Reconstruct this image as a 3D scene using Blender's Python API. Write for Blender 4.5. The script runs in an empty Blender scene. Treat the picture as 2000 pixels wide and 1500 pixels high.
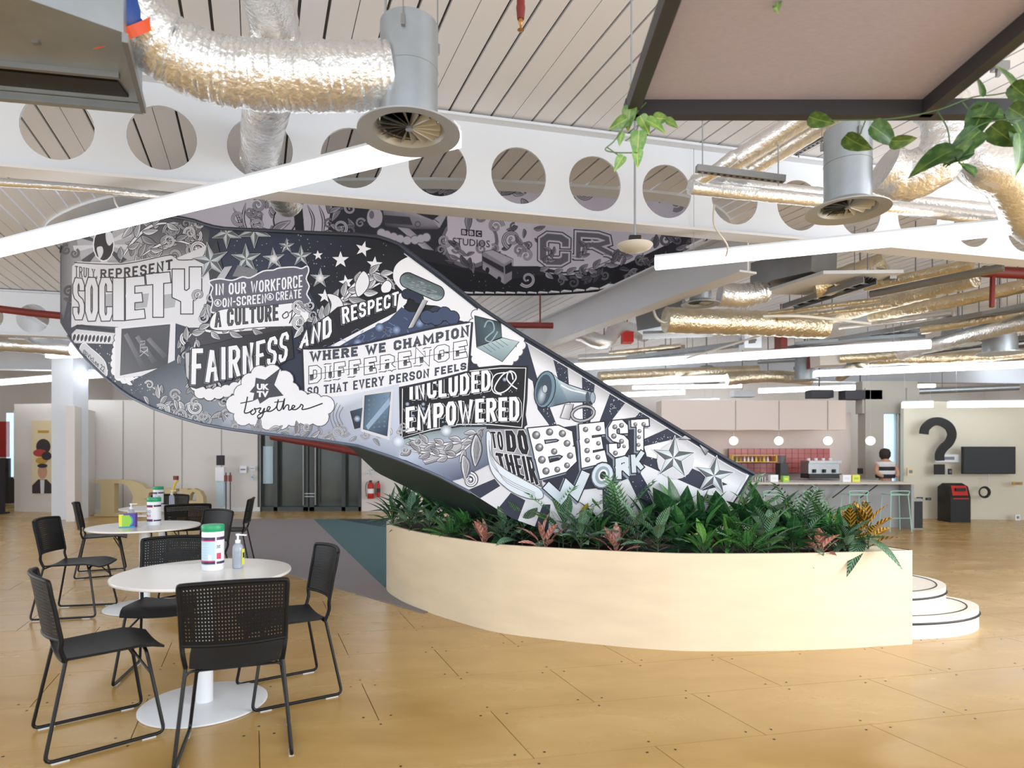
import bpy, math, random
from mathutils import Vector, Matrix, geometry, noise
random.seed(7)
C = bpy.context.scene.collection
PI = math.pi
H, F = 1.41, 1250.0          # eye height; focal length in pixels of the 2000 px frame

# ---------------------------------------------------------------- camera, world, lights, exposure
scn = bpy.context.scene
cd = bpy.data.cameras.new('camera'); cam = bpy.data.objects.new('camera', cd); C.objects.link(cam)
cam.location = (0, 0, H); cam.rotation_euler = (PI/2, 0, 0)
cd.sensor_width = 36; cd.lens = F/2000*36; cd.shift_y = 133/2000; cd.clip_start = .05; cd.clip_end = 200
cd.dof.use_dof = True; cd.dof.focus_distance = 4.9; cd.dof.aperture_fstop = 1.9
scn.camera = cam
scn.view_settings.view_transform = 'Standard'; scn.view_settings.look = 'None'
scn.view_settings.gamma = 1; scn.view_settings.use_curve_mapping = False
scn.view_settings.exposure = -0.03
w = bpy.data.worlds.new('daylight'); scn.world = w; w.use_nodes = True
w.node_tree.nodes['Background'].inputs[0].default_value = (.86, .93, 1, 1)
w.node_tree.nodes['Background'].inputs[1].default_value = 1.6

def area(name, loc, target, sx, sy, power, col=(1, 1, 1)):
    l = bpy.data.lights.new(name, 'AREA'); l.shape = 'RECTANGLE'; l.size = sx; l.size_y = sy; l.energy = power; l.color = col
    o = bpy.data.objects.new(name, l); C.objects.link(o); o.location = loc
    o.rotation_euler = (Vector(target)-Vector(loc)).to_track_quat('-Z', 'Y').to_euler(); return o
area('assumed_daylight_right', (8.5, 1.5, 2.3), (1.5, 5, .8), 7, 3.2, 600, (.93, .97, 1))  # added area light for assumed daylight from the right; no window is built
area('added_fill_behind', (-1, -5, 2.4), (0, 6, 1.6), 11, 3.4, 260, (.88, .94, 1))  # added fill light behind the camera
area('added_fill_left', (-11.5, 5, 2.2), (-3, 6, 1.0), 7, 3, 240, (.88, .94, 1))  # unseen fill light added on the left, with no window behind it

# ---------------------------------------------------------------- materials
def lin(c): return tuple(((v/255)/12.92 if v/255 <= .04045 else ((v/255+.055)/1.055)**2.4) for v in c[:3])
MATS = {}
def mat(name, rgb, rough=.6, metal=0, bump=0, bscale=30, var=0, vscale=3, emit=0, stretch=None, coat=0, objvar=0, trans=0, alpha=None):
    m = bpy.data.materials.new(name); m.use_nodes = True; nt = m.node_tree; N = nt.nodes; L = nt.links
    b = N['Principled BSDF']; c = lin(rgb)
    b.inputs['Base Color'].default_value = (*c, 1); b.inputs['Roughness'].default_value = rough; b.inputs['Metallic'].default_value = metal
    if coat: b.inputs['Coat Weight'].default_value = coat; b.inputs['Coat Roughness'].default_value = .12
    if trans: b.inputs['Transmission Weight'].default_value = trans
    if alpha is not None: b.inputs['Alpha'].default_value = alpha
    if emit:
        b.inputs['Emission Color'].default_value = (*c, 1); b.inputs['Emission Strength'].default_value = emit
    tc = N.new('ShaderNodeTexCoord'); mp = N.new('ShaderNodeMapping'); L.new(tc.outputs['Object'], mp.inputs[0])
    if stretch: mp.inputs['Scale'].default_value = stretch
    if var:
        t = N.new('ShaderNodeTexNoise'); t.inputs['Scale'].default_value = vscale; t.inputs['Detail'].default_value = 5; L.new(mp.outputs[0], t.inputs[0])
        mr = N.new('ShaderNodeMapRange'); mr.inputs[1].default_value = .3; mr.inputs[2].default_value = .7
        mr.inputs[3].default_value = 1-var; mr.inputs[4].default_value = 1+var; L.new(t.outputs[0], mr.inputs[0])
        last = mr.outputs[0]
        if objvar:
            oi = N.new('ShaderNodeObjectInfo'); m2 = N.new('ShaderNodeMapRange'); m2.inputs[3].default_value = 1-objvar; m2.inputs[4].default_value = 1+objvar*.6
            L.new(oi.outputs['Random'], m2.inputs[0]); mm = N.new('ShaderNodeMath'); mm.operation = 'MULTIPLY'
            L.new(last, mm.inputs[0]); L.new(m2.outputs[0], mm.inputs[1]); last = mm.outputs[0]
        vm = N.new('ShaderNodeVectorMath'); vm.operation = 'SCALE'; vm.inputs[0].default_value = c; L.new(last, vm.inputs['Scale'])
        L.new(vm.outputs[0], b.inputs['Base Color'])
    if bump:
        t = N.new('ShaderNodeTexNoise'); t.inputs['Scale'].default_value = bscale; t.inputs['Detail'].default_value = 4; L.new(mp.outputs[0], t.inputs[0])
        bp = N.new('ShaderNodeBump'); bp.inputs['Strength'].default_value = bump; bp.inputs['Distance'].default_value = .02
        L.new(t.outputs[0], bp.inputs['Height']); L.new(bp.outputs[0], b.inputs['Normal'])
    MATS[name] = m; return m
def M(n): return MATS[n]
def colattr_mat(name, rough=.4, spec=.3):
    m = bpy.data.materials.new(name); m.use_nodes = True; N = m.node_tree.nodes; b = N['Principled BSDF']
    a = N.new('ShaderNodeVertexColor'); a.layer_name = 'Col'; m.node_tree.links.new(a.outputs[0], b.inputs['Base Color'])
    b.inputs['Roughness'].default_value = rough; b.inputs['Specular IOR Level'].default_value = spec; MATS[name] = m
    return m

mat('board', (236, 237, 243), .55, var=.03, vscale=1.5, stretch=(1, .3, 1))
mat('joint_dark', (95, 90, 84), .8)
mat('white_steel', (220, 225, 233), .45, var=.015, vscale=2)
mat('cream_steel', (222, 222, 224), .5)
mat('foil', (236, 236, 236), .27, .86, bump=.5, bscale=45, var=.06, vscale=6)
mat('foil_smooth', (236, 236, 236), .3, .86, bump=.35, bscale=40, var=.05, vscale=6)
mat('foil_gold_reflect', (232, 220, 194), .33, .9, bump=.9, bscale=22, var=.12, vscale=5)  # silver foil with the wood floor's golden reflection mixed into its base colour
mat('zinc', (170, 178, 185), .38, .75, var=.07, vscale=7)
mat('zinc_dark', (150, 152, 154), .4, .8, var=.06, vscale=6)
mat('flange', (176, 178, 178), .42, .55)
mat('tube', (244, 250, 255), .5, emit=3.0)
mat('tube_far', (244, 250, 255), .5, emit=9)
mat('globe', (255, 236, 210), .5, emit=7)
mat('black', (18, 18, 20), .45)
mat('rubber', (24, 24, 26), .6)
mat('chair_plastic', (9, 9, 11), .5, bump=.05, bscale=300); MATS['chair_plastic'].node_tree.nodes['Principled BSDF'].inputs['Specular IOR Level'].default_value = .3
mat('chair_steel', (12, 12, 15), .35, .2)
mat('clear_glide', (200, 200, 200), .3)
mat('laminate', (228, 224, 219), .28, coat=.2)
mat('white_paint', (228, 230, 234), .35)
mat('raft_frame', (56, 56, 60), .5)
mat('felt', (192, 188, 216), .95, bump=.3, bscale=180, var=.06, vscale=40, stretch=(1, 6, 1))
mat('birch', (236, 218, 188), .42, var=.05, vscale=2.2, stretch=(1, 1, 4), coat=.1)
mat('step_white', (242, 234, 222), .4, var=.02)
mat('soil', (52, 40, 32), .95, bump=.6, bscale=60, var=.2, vscale=20)
mat('green_dark', (52, 66, 62), .5)
mat('carpet', (150, 143, 144), .95, bump=.4, bscale=300, var=.04, vscale=60)
mat('carpet_teal', (86, 116, 120), .95, bump=.4, bscale=300, var=.04, vscale=60)
mat('carpet_dark', (52, 74, 84), .95, bump=.4, bscale=300)
mat('wall_cream', (222, 217, 213), .7, var=.015, vscale=1)
mat('wall_right', (220, 216, 200), .7, var=.015, vscale=1)
mat('pink_panel', (216, 202, 196), .6)
mat('grey_wall', (168, 164, 156), .7)
mat('door_frame', (58, 62, 62), .4)
mat('door_glass', (70, 76, 70), .12, coat=.3, var=.35, vscale=.9)
mat('olive', (196, 178, 136), .6)
mat('olive_side', (150, 132, 96), .6)
mat('red', (190, 40, 34), .45)
mat('red_pipe', (122, 40, 34), .5)
mat('red_curtain', (150, 38, 30), .8)
mat('yellow', (228, 196, 70), .5)
mat('orange', (224, 84, 40), .5)
mat('lid_green', (36, 158, 106), .4)
mat('tub_white', (235, 236, 240), .35)
mat('label_blue', (190, 214, 226), .4)
mat('label_purple', (70, 44, 84), .4)
mat('label_pink', (206, 50, 92), .4)
mat('label_grey', (120, 126, 140), .4)
mat('sanitiser', (205, 212, 226), .15, trans=.5)
mat('lime', (150, 206, 70), .5); mat('lemon', (232, 226, 80), .5); mat('aqua', (52, 160, 196), .5); mat('violet', (92, 70, 160), .5)
mat('mint', (160, 206, 190), .45)
mat('counter_grey', (160, 162, 166), .6, var=.03)
mat('counter_top', (196, 186, 174), .4)
mat('tile_red', (176, 92, 90), .35, objvar=.1, var=.04)
mat('sky_glass', (196, 228, 244), .3, emit=1.1)
mat('chrome', (150, 148, 146), .3, .8)
mat('poster_cream', (226, 210, 172), .6); mat('poster_skin', (196, 150, 124), .6); mat('poster_dark', (52, 42, 46), .6); mat('poster_red', (176, 60, 62), .6); mat('poster_mustard', (190, 150, 60), .6)
mat('skin', (186, 140, 118), .6); mat('hair', (40, 26, 22), .7); mat('shirt_white', (214, 216, 220), .8); mat('shirt_dark', (36, 38, 46), .8)
mat('screen', (14, 14, 17), .25)
mat('pale_dish', (220, 216, 206), .4)
mat('cable', (228, 224, 214), .5)
mat('brass', (190, 140, 80), .35, .8)
mat('print_blue', (34, 72, 150), .4)
mat('ink', (40, 40, 48), .6); mat('ink_light', (222, 224, 230), .5)
mat('sign_white', (240, 240, 246), .5)
colattr_mat('mural_paint')
MATS['mural_paint'].node_tree.nodes['Principled BSDF'].inputs['Roughness'].default_value = .5

def floor_mat():
    m = bpy.data.materials.new('plywood'); m.use_nodes = True; nt = m.node_tree; N = nt.nodes; L = nt.links; b = N['Principled BSDF']
    tc = N.new('ShaderNodeTexCoord'); oi = N.new('ShaderNodeObjectInfo')
    ad = N.new('ShaderNodeVectorMath'); ad.operation = 'MULTIPLY_ADD'; ad.inputs[1].default_value = (1, 1, 1)
    L.new(tc.outputs['Object'], ad.inputs[0]); L.new(oi.outputs['Location'], ad.inputs[2])
    mp = N.new('ShaderNodeMapping'); mp.inputs['Scale'].default_value = (.8, 1.9, 1); L.new(ad.outputs[0], mp.inputs[0])
    n1 = N.new('ShaderNodeTexNoise'); n1.inputs['Scale'].default_value = 1.3; n1.inputs['Detail'].default_value = 6; n1.inputs['Distortion'].default_value = .8; L.new(mp.outputs[0], n1.inputs[0])
    n2 = N.new('ShaderNodeTexNoise'); n2.inputs['Scale'].default_value = 14; n2.inputs['Detail'].default_value = 4; L.new(mp.outputs[0], n2.inputs[0])
    mx = N.new('ShaderNodeMath'); mx.operation = 'MULTIPLY_ADD'; mx.inputs[1].default_value = .08; L.new(n2.outputs[0], mx.inputs[0]); L.new(n1.outputs[0], mx.inputs[2])
    a2 = N.new('ShaderNodeMath'); a2.operation = 'MULTIPLY_ADD'; a2.inputs[1].default_value = .06; L.new(oi.outputs['Random'], a2.inputs[0]); L.new(mx.outputs[0], a2.inputs[2])
    r = N.new('ShaderNodeValToRGB'); e = r.color_ramp.elements
    e[0].position = .30; e[0].color = (*lin((174, 136, 74)), 1); e[1].position = .92; e[1].color = (*lin((210, 178, 120)), 1)
    x = r.color_ramp.elements.new(.66); x.color = (*lin((192, 155, 92)), 1)
    L.new(a2.outputs[0], r.inputs[0]); L.new(r.outputs[0], b.inputs['Base Color'])
    b.inputs['Roughness'].default_value = .24; b.inputs['Specular IOR Level'].default_value = .6
    rr = N.new('ShaderNodeMapRange'); rr.inputs[3].default_value = .18; rr.inputs[4].default_value = .34; L.new(n1.outputs[0], rr.inputs[0]); L.new(rr.outputs[0], b.inputs['Roughness'])
    MATS['plywood'] = m
floor_mat()
def leaf_mat(name, c1, c2, rough=.35, vein=None, mode='stripe', sc=1.0):
    m = bpy.data.materials.new(name); m.use_nodes = True; nt = m.node_tree; N = nt.nodes; L = nt.links; b = N['Principled BSDF']
    tc = N.new('ShaderNodeTexCoord'); sp = N.new('ShaderNodeSeparateXYZ'); L.new(tc.outputs['Object'], sp.inputs[0])
    ab = N.new('ShaderNodeMath'); ab.operation = 'ABSOLUTE'; L.new(sp.outputs[0], ab.inputs[0])
    # diagonal veins: sin((y - |x|*1.2)*k)
    m1 = N.new('ShaderNodeMath'); m1.operation = 'MULTIPLY_ADD'; m1.inputs[1].default_value = -1.3; L.new(ab.outputs[0], m1.inputs[0]); L.new(sp.outputs[1], m1.inputs[2])
    m2 = N.new('ShaderNodeMath'); m2.operation = 'MULTIPLY'; m2.inputs[1].default_value = 300*sc; L.new(m1.outputs[0], m2.inputs[0])
    s = N.new('ShaderNodeMath'); s.operation = 'SINE'; L.new(m2.outputs[0], s.inputs[0])
    n = N.new('ShaderNodeTexNoise'); n.inputs['Scale'].default_value = 35; L.new(tc.outputs['Object'], n.inputs[0])
    ad = N.new('ShaderNodeMath'); ad.operation = 'MULTIPLY_ADD'; ad.inputs[1].default_value = .45 if mode == 'stripe' else .08
    L.new(s.outputs[0], ad.inputs[0]); L.new(n.outputs[0], ad.inputs[2])
    rib = N.new('ShaderNodeMath'); rib.operation = 'LESS_THAN'; rib.inputs[1].default_value = .0016; L.new(ab.outputs[0], rib.inputs[0])
    a3 = N.new('ShaderNodeMath'); a3.operation = 'MULTIPLY_ADD'; a3.inputs[1].default_value = .6; L.new(rib.outputs[0], a3.inputs[0]); L.new(ad.outputs[0], a3.inputs[2])
    r = N.new('ShaderNodeValToRGB'); e = r.color_ramp.elements; e[0].position = .45; e[0].color = (*lin(c1), 1); e[1].position = .85; e[1].color = (*lin(c2), 1)
    L.new(a3.outputs[0], r.inputs[0])
    oi = N.new('ShaderNodeObjectInfo'); mr = N.new('ShaderNodeMapRange'); mr.inputs[3].default_value = .7; mr.inputs[4].default_value = 1.25; L.new(oi.outputs['Random'], mr.inputs[0])
    vm = N.new('ShaderNodeVectorMath'); vm.operation = 'SCALE'; L.new(r.outputs[0], vm.inputs[0]); L.new(mr.outputs[0], vm.inputs['Scale']); L.new(vm.outputs[0], b.inputs['Base Color'])
    b.inputs['Roughness'].default_value = rough; MATS[name] = m
leaf_mat('leaf_striped', (46, 92, 58), (150, 182, 156))
leaf_mat('leaf_dark', (38, 82, 50), (84, 128, 74), mode='plain')
leaf_mat('leaf_mid', (60, 120, 62), (116, 168, 92), mode='plain')
leaf_mat('leaf_bright', (84, 140, 60), (140, 182, 96), mode='plain')
leaf_mat('leaf_pink', (178, 104, 100), (210, 172, 150), mode='stripe', sc=.6)
leaf_mat('leaf_croton', (98, 66, 34), (226, 176, 50), sc=.7)
leaf_mat('leaf_gold', (196, 160, 40), (236, 214, 80), mode='plain')
leaf_mat('leaf_pothos', (110, 158, 84), (190, 206, 110), mode='plain', sc=.3)
leaf_mat('leaf_ivy', (58, 96, 46), (120, 150, 70), mode='plain', sc=.3)
mat('stem_green', (92, 120, 76), .6); mat('stem_dark', (74, 92, 62), .6)

# ---------------------------------------------------------------- mesh builder
class MB:
    def __init__(s): s.v = []; s.f = []; s.mi = []
    def add(s, vs, fs, mi=0):
        o = len(s.v); s.v += [tuple(p) for p in vs]; s.f += [tuple(i+o for i in f) for f in fs]; s.mi += [mi]*len(fs); return s
    def box(s, c, d, rz=0, mi=0, M4=None):
        x, y, z = (q/2 for q in d); vs = [Vector((a*x, b*y, e*z)) for a in (-1, 1) for b in (-1, 1) for e in (-1, 1)]
        R = Matrix.Rotation(rz, 3, 'Z')
        vs = [(M4 @ p if M4 else R @ p) + Vector(c) for p in vs]
        return s.add(vs, [(0, 1, 3, 2), (4, 6, 7, 5), (0, 4, 5, 1), (2, 3, 7, 6), (0, 2, 6, 4), (1, 5, 7, 3)], mi)
    def bar(s, a, b, wd, ht, mi=0, up=(0, 0, 1)):
        a, b = Vector(a), Vector(b); d = (b-a); L = d.length; d.normalize(); sd = d.cross(Vector(up)).normalized(); u = sd.cross(d)
        m = Matrix((sd, d, u)).transposed(); return s.box((a+b)/2, (wd, L, ht), M4=m, mi=mi)
    def ring(s, c, r, n, ax=None, rx=None):
        pass
    def tube(s, pts, r, n=10, cap=True, mi=0, jitter=0, closed=False):
        pts = [Vector(p) for p in pts]; K = len(pts); rs = r if isinstance(r, (list, tuple)) else [r]*K
        t0 = (pts[1]-pts[0]).normalized(); up = Vector((0, 0, 1)) if abs(t0.z) < .9 else Vector((0, 1, 0))
        u = t0.cross(up).normalized(); vs = []; fs = []
        for i in range(K):
            t = ((pts[(i+1) % K]-pts[i-1]) if closed else (pts[min(i+1, K-1)]-pts[max(i-1, 0)])).normalized()
            u = (u - t*u.dot(t)).normalized(); v = t.cross(u)
            for k in range(n):
                a = 2*PI*k/n; q = rs[i]*(1+(random.uniform(-jitter, jitter) if jitter else 0))
                vs.append(pts[i]+(u*math.cos(a)+v*math.sin(a))*q)
        for i in range(K if closed else K-1):
            j = (i+1) % K
            for k in range(n): fs.append((i*n+k, i*n+(k+1) % n, j*n+(k+1) % n, j*n+k))
        if cap and not closed: fs.append(tuple(range(n-1, -1, -1))); fs.append(tuple((K-1)*n+k for k in range(n)))
        return s.add(vs, fs, mi)
    def lathe(s, c, prof, n=32, mi=0, sx=1, sy=1, cap=True):
        c = Vector(c); vs = []; fs = []; K = len(prof)
        for r, z in prof:
            for k in range(n): a = 2*PI*k/n; vs.append((c.x+r*sx*math.cos(a), c.y+r*sy*math.sin(a), c.z+z))
        for i in range(K-1):
            for k in range(n): fs.append((i*n+k, i*n+(k+1) % n, (i+1)*n+(k+1) % n, (i+1)*n+k))
        if cap and prof[0][0] > 1e-5: fs.append(tuple(range(n-1, -1, -1)))
        if cap and prof[-1][0] > 1e-5: fs.append(tuple((K-1)*n+k for k in range(n)))
        return s.add(vs, fs, mi)
    def prism(s, poly, z0, z1, mi=0, mis=None):
        n = len(poly); vs = [(p[0], p[1], z0) for p in poly]+[(p[0], p[1], z1) for p in poly]
        tri = geometry.tessellate_polygon([[Vector((p[0], p[1], 0)) for p in poly]])
        A = sum(poly[i][0]*poly[(i+1) % n][1]-poly[(i+1) % n][0]*poly[i][1] for i in range(n))
        fs = []
        for t in tri:
            a = (Vector(vs[t[1]])-Vector(vs[t[0]])).cross(Vector(vs[t[2]])-Vector(vs[t[0]])).z
            t = t if a > 0 else t[::-1]; fs.append(tuple(i+n for i in t)); fs.append(tuple(t[::-1]))
        for i in range(n):
            j = (i+1) % n; fs.append((i, j, j+n, i+n) if A > 0 else (j, i, i+n, j+n))
        return s.add(vs, fs, mi)
    def xprism(s, poly, o, ux, uz, un, d, mi=0):
        """poly in a plane (ux,uz) at o, extruded by d along un"""
        k = MB().prism(poly, 0, d); o, ux, uz, un = Vector(o), Vector(ux), Vector(uz), Vector(un)
        return s.add([o+ux*p[0]+uz*p[1]+un*p[2] for p in k.v], k.f, mi)
    def mesh(s, name, mats, smooth=None):
        me = bpy.data.meshes.new(name); me.from_pydata([tuple(p) for p in s.v], [], s.f)
        for m in (mats if isinstance(mats, (list, tuple)) else [mats]): me.materials.append(MATS[m])
        if any(s.mi): me.polygons.foreach_set('material_index', s.mi)
        if smooth is not None: me.shade_smooth(); me.set_sharp_from_angle(angle=math.radians(smooth))
        me.update(); return me
    def build(s, name, mats, parent=None, smooth=None, label=None, loc=None, rz=0):
        return link(name, s.mesh(name, mats, smooth), parent, label, loc, rz)
def link(name, me, parent=None, label=None, loc=None, rz=0):
    o = bpy.data.objects.new(name, me); C.objects.link(o)
    if parent: o.parent = parent
    if loc is not None: o.location = loc
    if rz: o.rotation_euler.z = rz
    if label: o['label'] = label
    return o
def tag(o, label, cat, group=None, kind=None):
    o['label'] = label; o['category'] = cat
    if group: o['group'] = group
    if kind: o['kind'] = kind
    return o
def thing(name, label, cat, loc=(0, 0, 0), rz=0, group=None):
    o = bpy.data.objects.new(name, None); C.objects.link(o); o.location = loc; o.rotation_euler.z = rz
    o.empty_display_size = .1; return tag(o, label, cat, group)
def struct(name, mb, mats, smooth=None, label=None):
    o = mb.build(name, mats, smooth=smooth); o['kind'] = 'structure'
    if label: o['label'] = label
    return o
def copy_tree(o, parent=None):
    c = o.copy(); C.objects.link(c); c.parent = parent
    for ch in list(o.children): copy_tree(ch, c)
    return c
def P(px, py, Y): return Vector(((px-1000)/F*Y, Y, H-(py-883)/F*Y))
def PZ(px, py, z): return P(px, py, (H-z)*F/(py-883))
def PF(px, py): return PZ(px, py, 0)
def catmull(pts, k=8, closed=False):
    pts = [Vector(p) for p in pts]; n = len(pts); out = []
    for i in range(n if closed else n-1):
        if closed: a, b, c, d = pts[i-1], pts[i], pts[(i+1) % n], pts[(i+2) % n]
        else: a, b, c, d = pts[max(i-1, 0)], pts[i], pts[i+1], pts[min(i+2, n-1)]
        for j in range(k):
            t = j/k; out.append(.5*((2*b)+(c-a)*t+(2*a-5*b+4*c-d)*t*t+(3*b-a-3*c+d)*t**3))
    if not closed: out.append(pts[-1])
    return out
FONTCACHE = {}
def glyphs(s, off=0, res=3):
    """triangles of a line of text in Blender's own font, scaled to the unit square"""
    k = (s, off)
    if k in FONTCACHE: return FONTCACHE[k]
    cu = bpy.data.curves.new('t', 'FONT'); cu.body = s; cu.offset = off; cu.resolution_u = res
    o = bpy.data.objects.new('t', cu); C.objects.link(o); dg = bpy.context.evaluated_depsgraph_get(); me = o.evaluated_get(dg).to_mesh()
    vs = [(v.co.x, v.co.y) for v in me.vertices]; me.calc_loop_triangles(); ts = [tuple(t.vertices) for t in me.loop_triangles]
    o.evaluated_get(dg).to_mesh_clear(); bpy.data.objects.remove(o); bpy.data.curves.remove(cu)
    x0, x1 = min(v[0] for v in vs), max(v[0] for v in vs); y0, y1 = min(v[1] for v in vs), max(v[1] for v in vs)
    FONTCACHE[k] = (vs, ts, (x0, x1, y0, y1)); return FONTCACHE[k]
def text_mb(s, o, ux, uz, w, h, bold=.01, depth=None, mi=0, mb=None):
    """flat or raised lettering with its lower left corner at o"""
    vs, ts, (x0, x1, y0, y1) = glyphs(s, bold); o, ux, uz = Vector(o), Vector(ux).normalized(), Vector(uz).normalized()
    mb = mb or MB(); mb.add([o+ux*((v[0]-x0)/(x1-x0)*w)+uz*((v[1]-y0)/(y1-y0)*h) for v in vs], ts, mi); return mb
# ================================================================ FLOOR
A_ = Vector((4.75, 1, 0)).normalized(); B_ = Vector((-.405, 1, 0)).normalized()
FW, FL = .585, 1.19
floor = struct('floor', MB().box((0, 11, -.06), (44, 36, .05)).box((0, 18.9, -.0185), (44, 17.6, .04)), ['joint_dark'])
floor.data.materials.clear(); floor.data.materials.append(M('plywood'))
def panel_mesh(f=1):
    g = .0022; mb = MB(); q = lambda u, v: A_*u+B_*v
    c = [q(g, g), q(FL*f-g, g), q(FL*f-g, FW-g), q(g, FW-g)]
    mb.prism([(p.x, p.y) for p in c], -.03, 0, 0)
    for u in (.06, .5, .94):
        for v in (.09, .91):
            k = q(FL*f*u, FW*v); mb.add([(k.x+.0075*math.cos(a*PI/3), k.y+.0075*math.sin(a*PI/3), .0006) for a in range(6)], [tuple(range(6))], 1)
    return mb.mesh('floor_panel', ['plywood', 'black'])
pm = panel_mesh(); anchor = Vector((-.919, 3.907, 0)); cnt = 0
for r in range(-5, 13):
    for k in range(-12, 13):
        o_ = anchor + B_*(FW*r) + A_*(FL*(k + (.5 if r % 2 == 0 else 0)))
        ce = o_+A_*FL*.5+B_*FW*.5
        if ce.y < 1.2 or ce.y > 10.7: continue
        px = 1000+F*ce.x/ce.y
        if px < -150-600/ce.y or px > 2150+600/ce.y: continue
        link('floor_panel', pm, floor, loc=o_); cnt += 1
print('floor panels', cnt)
cp = [(-.78, 5.60), (-2.41, 7.20), (-4.15, 8.95), (-6.19, 13.45), (-2.4, 13.5), (1.2, 13.5), (1.6, 9), (.6, 6.9), (-.3, 6.0)]
carpet = tag(MB().prism(cp, .0005, .006).build('carpet', 'carpet'), 'grey carpet area with teal and dark blue wedges beyond the tables', 'carpet')
tp = [PF(612, 1014.3), PF(737, 1135), PF(752, 1149), PF(790, 1120), PF(900, 1014.3)]
MB().prism([(p.x, p.y) for p in tp], .006, .008).build('carpet_wedge', 'carpet_teal', carpet, label='teal carpet wedge')
tp = [PF(655, 1014.3), PF(757, 1031), PF(860, 1030), PF(880, 1014.3)]
MB().prism([(p.x, p.y) for p in tp], .008, .0095).build('carpet_wedge', 'carpet_dark', carpet, label='dark blue carpet wedge')

# ================================================================ CEILING with the stair opening
ZC = 4.2
O = [(-5.9, 8.6), (-5.5, 7.95), (-4.7, 7.37), (-3.9, 7.02), (-3.2, 6.85), (-.8, 6.72), (1.0, 6.95), (1.9, 7.2), (2.42, 7.8), (2.55, 8.65), (2.34, 9.74), (1.73, 10.8),
     (.9, 11.2), (0, 11.28), (-2, 11.2), (-4, 10.8), (-5.3, 9.9), (-5.85, 9.2)]
OS = [(p.x, p.y) for p in catmull([(x, y, 0) for x, y in O], 5, True)]
Db = Vector((-.369, .9294, 0)); Nb = Vector((.9294, .369, 0)); BP = .1733; u0 = .415
def opening_span(u):
    """interval along Db inside the opening for the line at offset u"""
    hits = []
    for i in range(len(OS)):
        a, b = Vector((*OS[i], 0)), Vector((*OS[(i+1) % len(OS)], 0)); ua, ub = a.dot(Nb)-u, b.dot(Nb)-u
        if ua*ub < 0: t = ua/(ua-ub); hits.append((a+(b-a)*t).dot(Db))
    return (min(hits), max(hits)) if len(hits) > 1 else None
ceiling = struct('ceiling', MB().prism([(-22, .5), (24, .5), (24, 6.6), (-22, 6.6)], ZC+.03, ZC+.08).prism([(-22, 11.5), (24, 11.5), (24, 27), (-22, 27)], ZC+.03, ZC+.08)
                 .prism([(-22, 6.6), (-6.1, 6.6), (-6.1, 11.5), (-22, 11.5)], ZC+.03, ZC+.08).prism([(2.75, 6.6), (24, 6.6), (24, 11.5), (2.75, 11.5)], ZC+.03, ZC+.08), ['joint_dark'])
nb = 0
for k in range(-62, 112):
    ua = u0+BP*k; thin = (k % 4 == 1)
    g0 = .003 if thin else .010; g1 = .003 if (k+1) % 4 == 1 else .010
    uc = ua+BP/2; smin = (.9-uc*.369)/.9294; smax = (26-uc*.369)/.9294
    mid = Nb*uc+Db*((7-uc*.369)/.9294)
    if mid.x < -16 or mid.x > 17: continue
    sp = [(smin, smax)]
    a0, a1 = opening_span(ua), opening_span(ua+BP)
    if a0 or a1:
        lo = max(q[0] for q in (a0, a1) if q); hi = min(q[1] for q in (a0, a1) if q)
        if hi-lo > .1: sp = [(smin, lo), (hi, smax)]
    for s0, s1 in sp:
        c = Nb*(uc+(g0-g1)/2)+Db*((s0+s1)/2)+Vector((0, 0, ZC+.012))
        mb = MB().box((0, 0, 0), (BP-g0-g1, s1-s0, .024)); o = mb.build('ceiling_board', 'board', ceiling, loc=c, rz=math.atan2(Db.y, Db.x)-PI/2); nb += 1
print('boards', nb)
# drum above the opening
def wall_loop(pts, z0, z1, th, closed=True):
    mb = MB(); n = len(pts); c = Vector((sum(p[0] for p in pts)/n, sum(p[1] for p in pts)/n))
    def off(i, d):
        a, b = Vector(pts[(i-1) % n]), Vector(pts[(i+1) % n]); t = (b-a).normalized(); nn = Vector((t.y, -t.x))
        if nn.dot(Vector(pts[i])-c) < 0: nn = -nn
        return Vector(pts[i])+nn*d
    vs = []
    for i in range(n):
        o = off(i, th); vs += [(*pts[i], z0), (*pts[i], z1), (o.x, o.y, z1), (o.x, o.y, z0)]
    fs = []
    for i in range(n if closed else n-1):
        j = (i+1) % n
        for k in range(4): fs.append((4*i+k, 4*i+(k+1) % 4, 4*j+(k+1) % 4, 4*j+k))
    return mb.add(vs, fs)
mat('drum_mauve', (172, 160, 164), .6)
drum = struct('wall_well', wall_loop(OS, ZC, 6.35, .08), ['drum_mauve'], smooth=40)
OI = [(x-(-1.6-x)*.004, y-(9-y)*.004) for x, y in OS]
struct('trim_1', wall_loop(OI[:46], ZC-.03, ZC-.001, .22, False), ['white_steel'], smooth=40); struct('trim_20', wall_loop(OI[45:]+OI[:1], ZC-.02, ZC-.001, .05, False), ['joint_dark'], smooth=40)
struct('ceiling_3', MB().box((-18.5, 14, ZC+.02), (9, 27, .02)).box((19.6, 14, ZC+.02), (9, 27, .02)), ['board'])
wc = struct('ceiling_2', MB().box((-1.6, 9, 6.4), (9, 5.4, .08)), ['board'])
w0 = thing('well_fill_light', 'added luminous tube brightening the inside of the round stair opening', 'ceiling light', (-1.6, 9, 6.25))  # tube added to light the inside of the opening
MB().box((0, 0, 0), (6, .2, .08)).build('diffuser', 'tube_far', w0); MB().box((0, 0, .06), (6, .1, .05)).build('housing', 'white_steel', w0)

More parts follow.
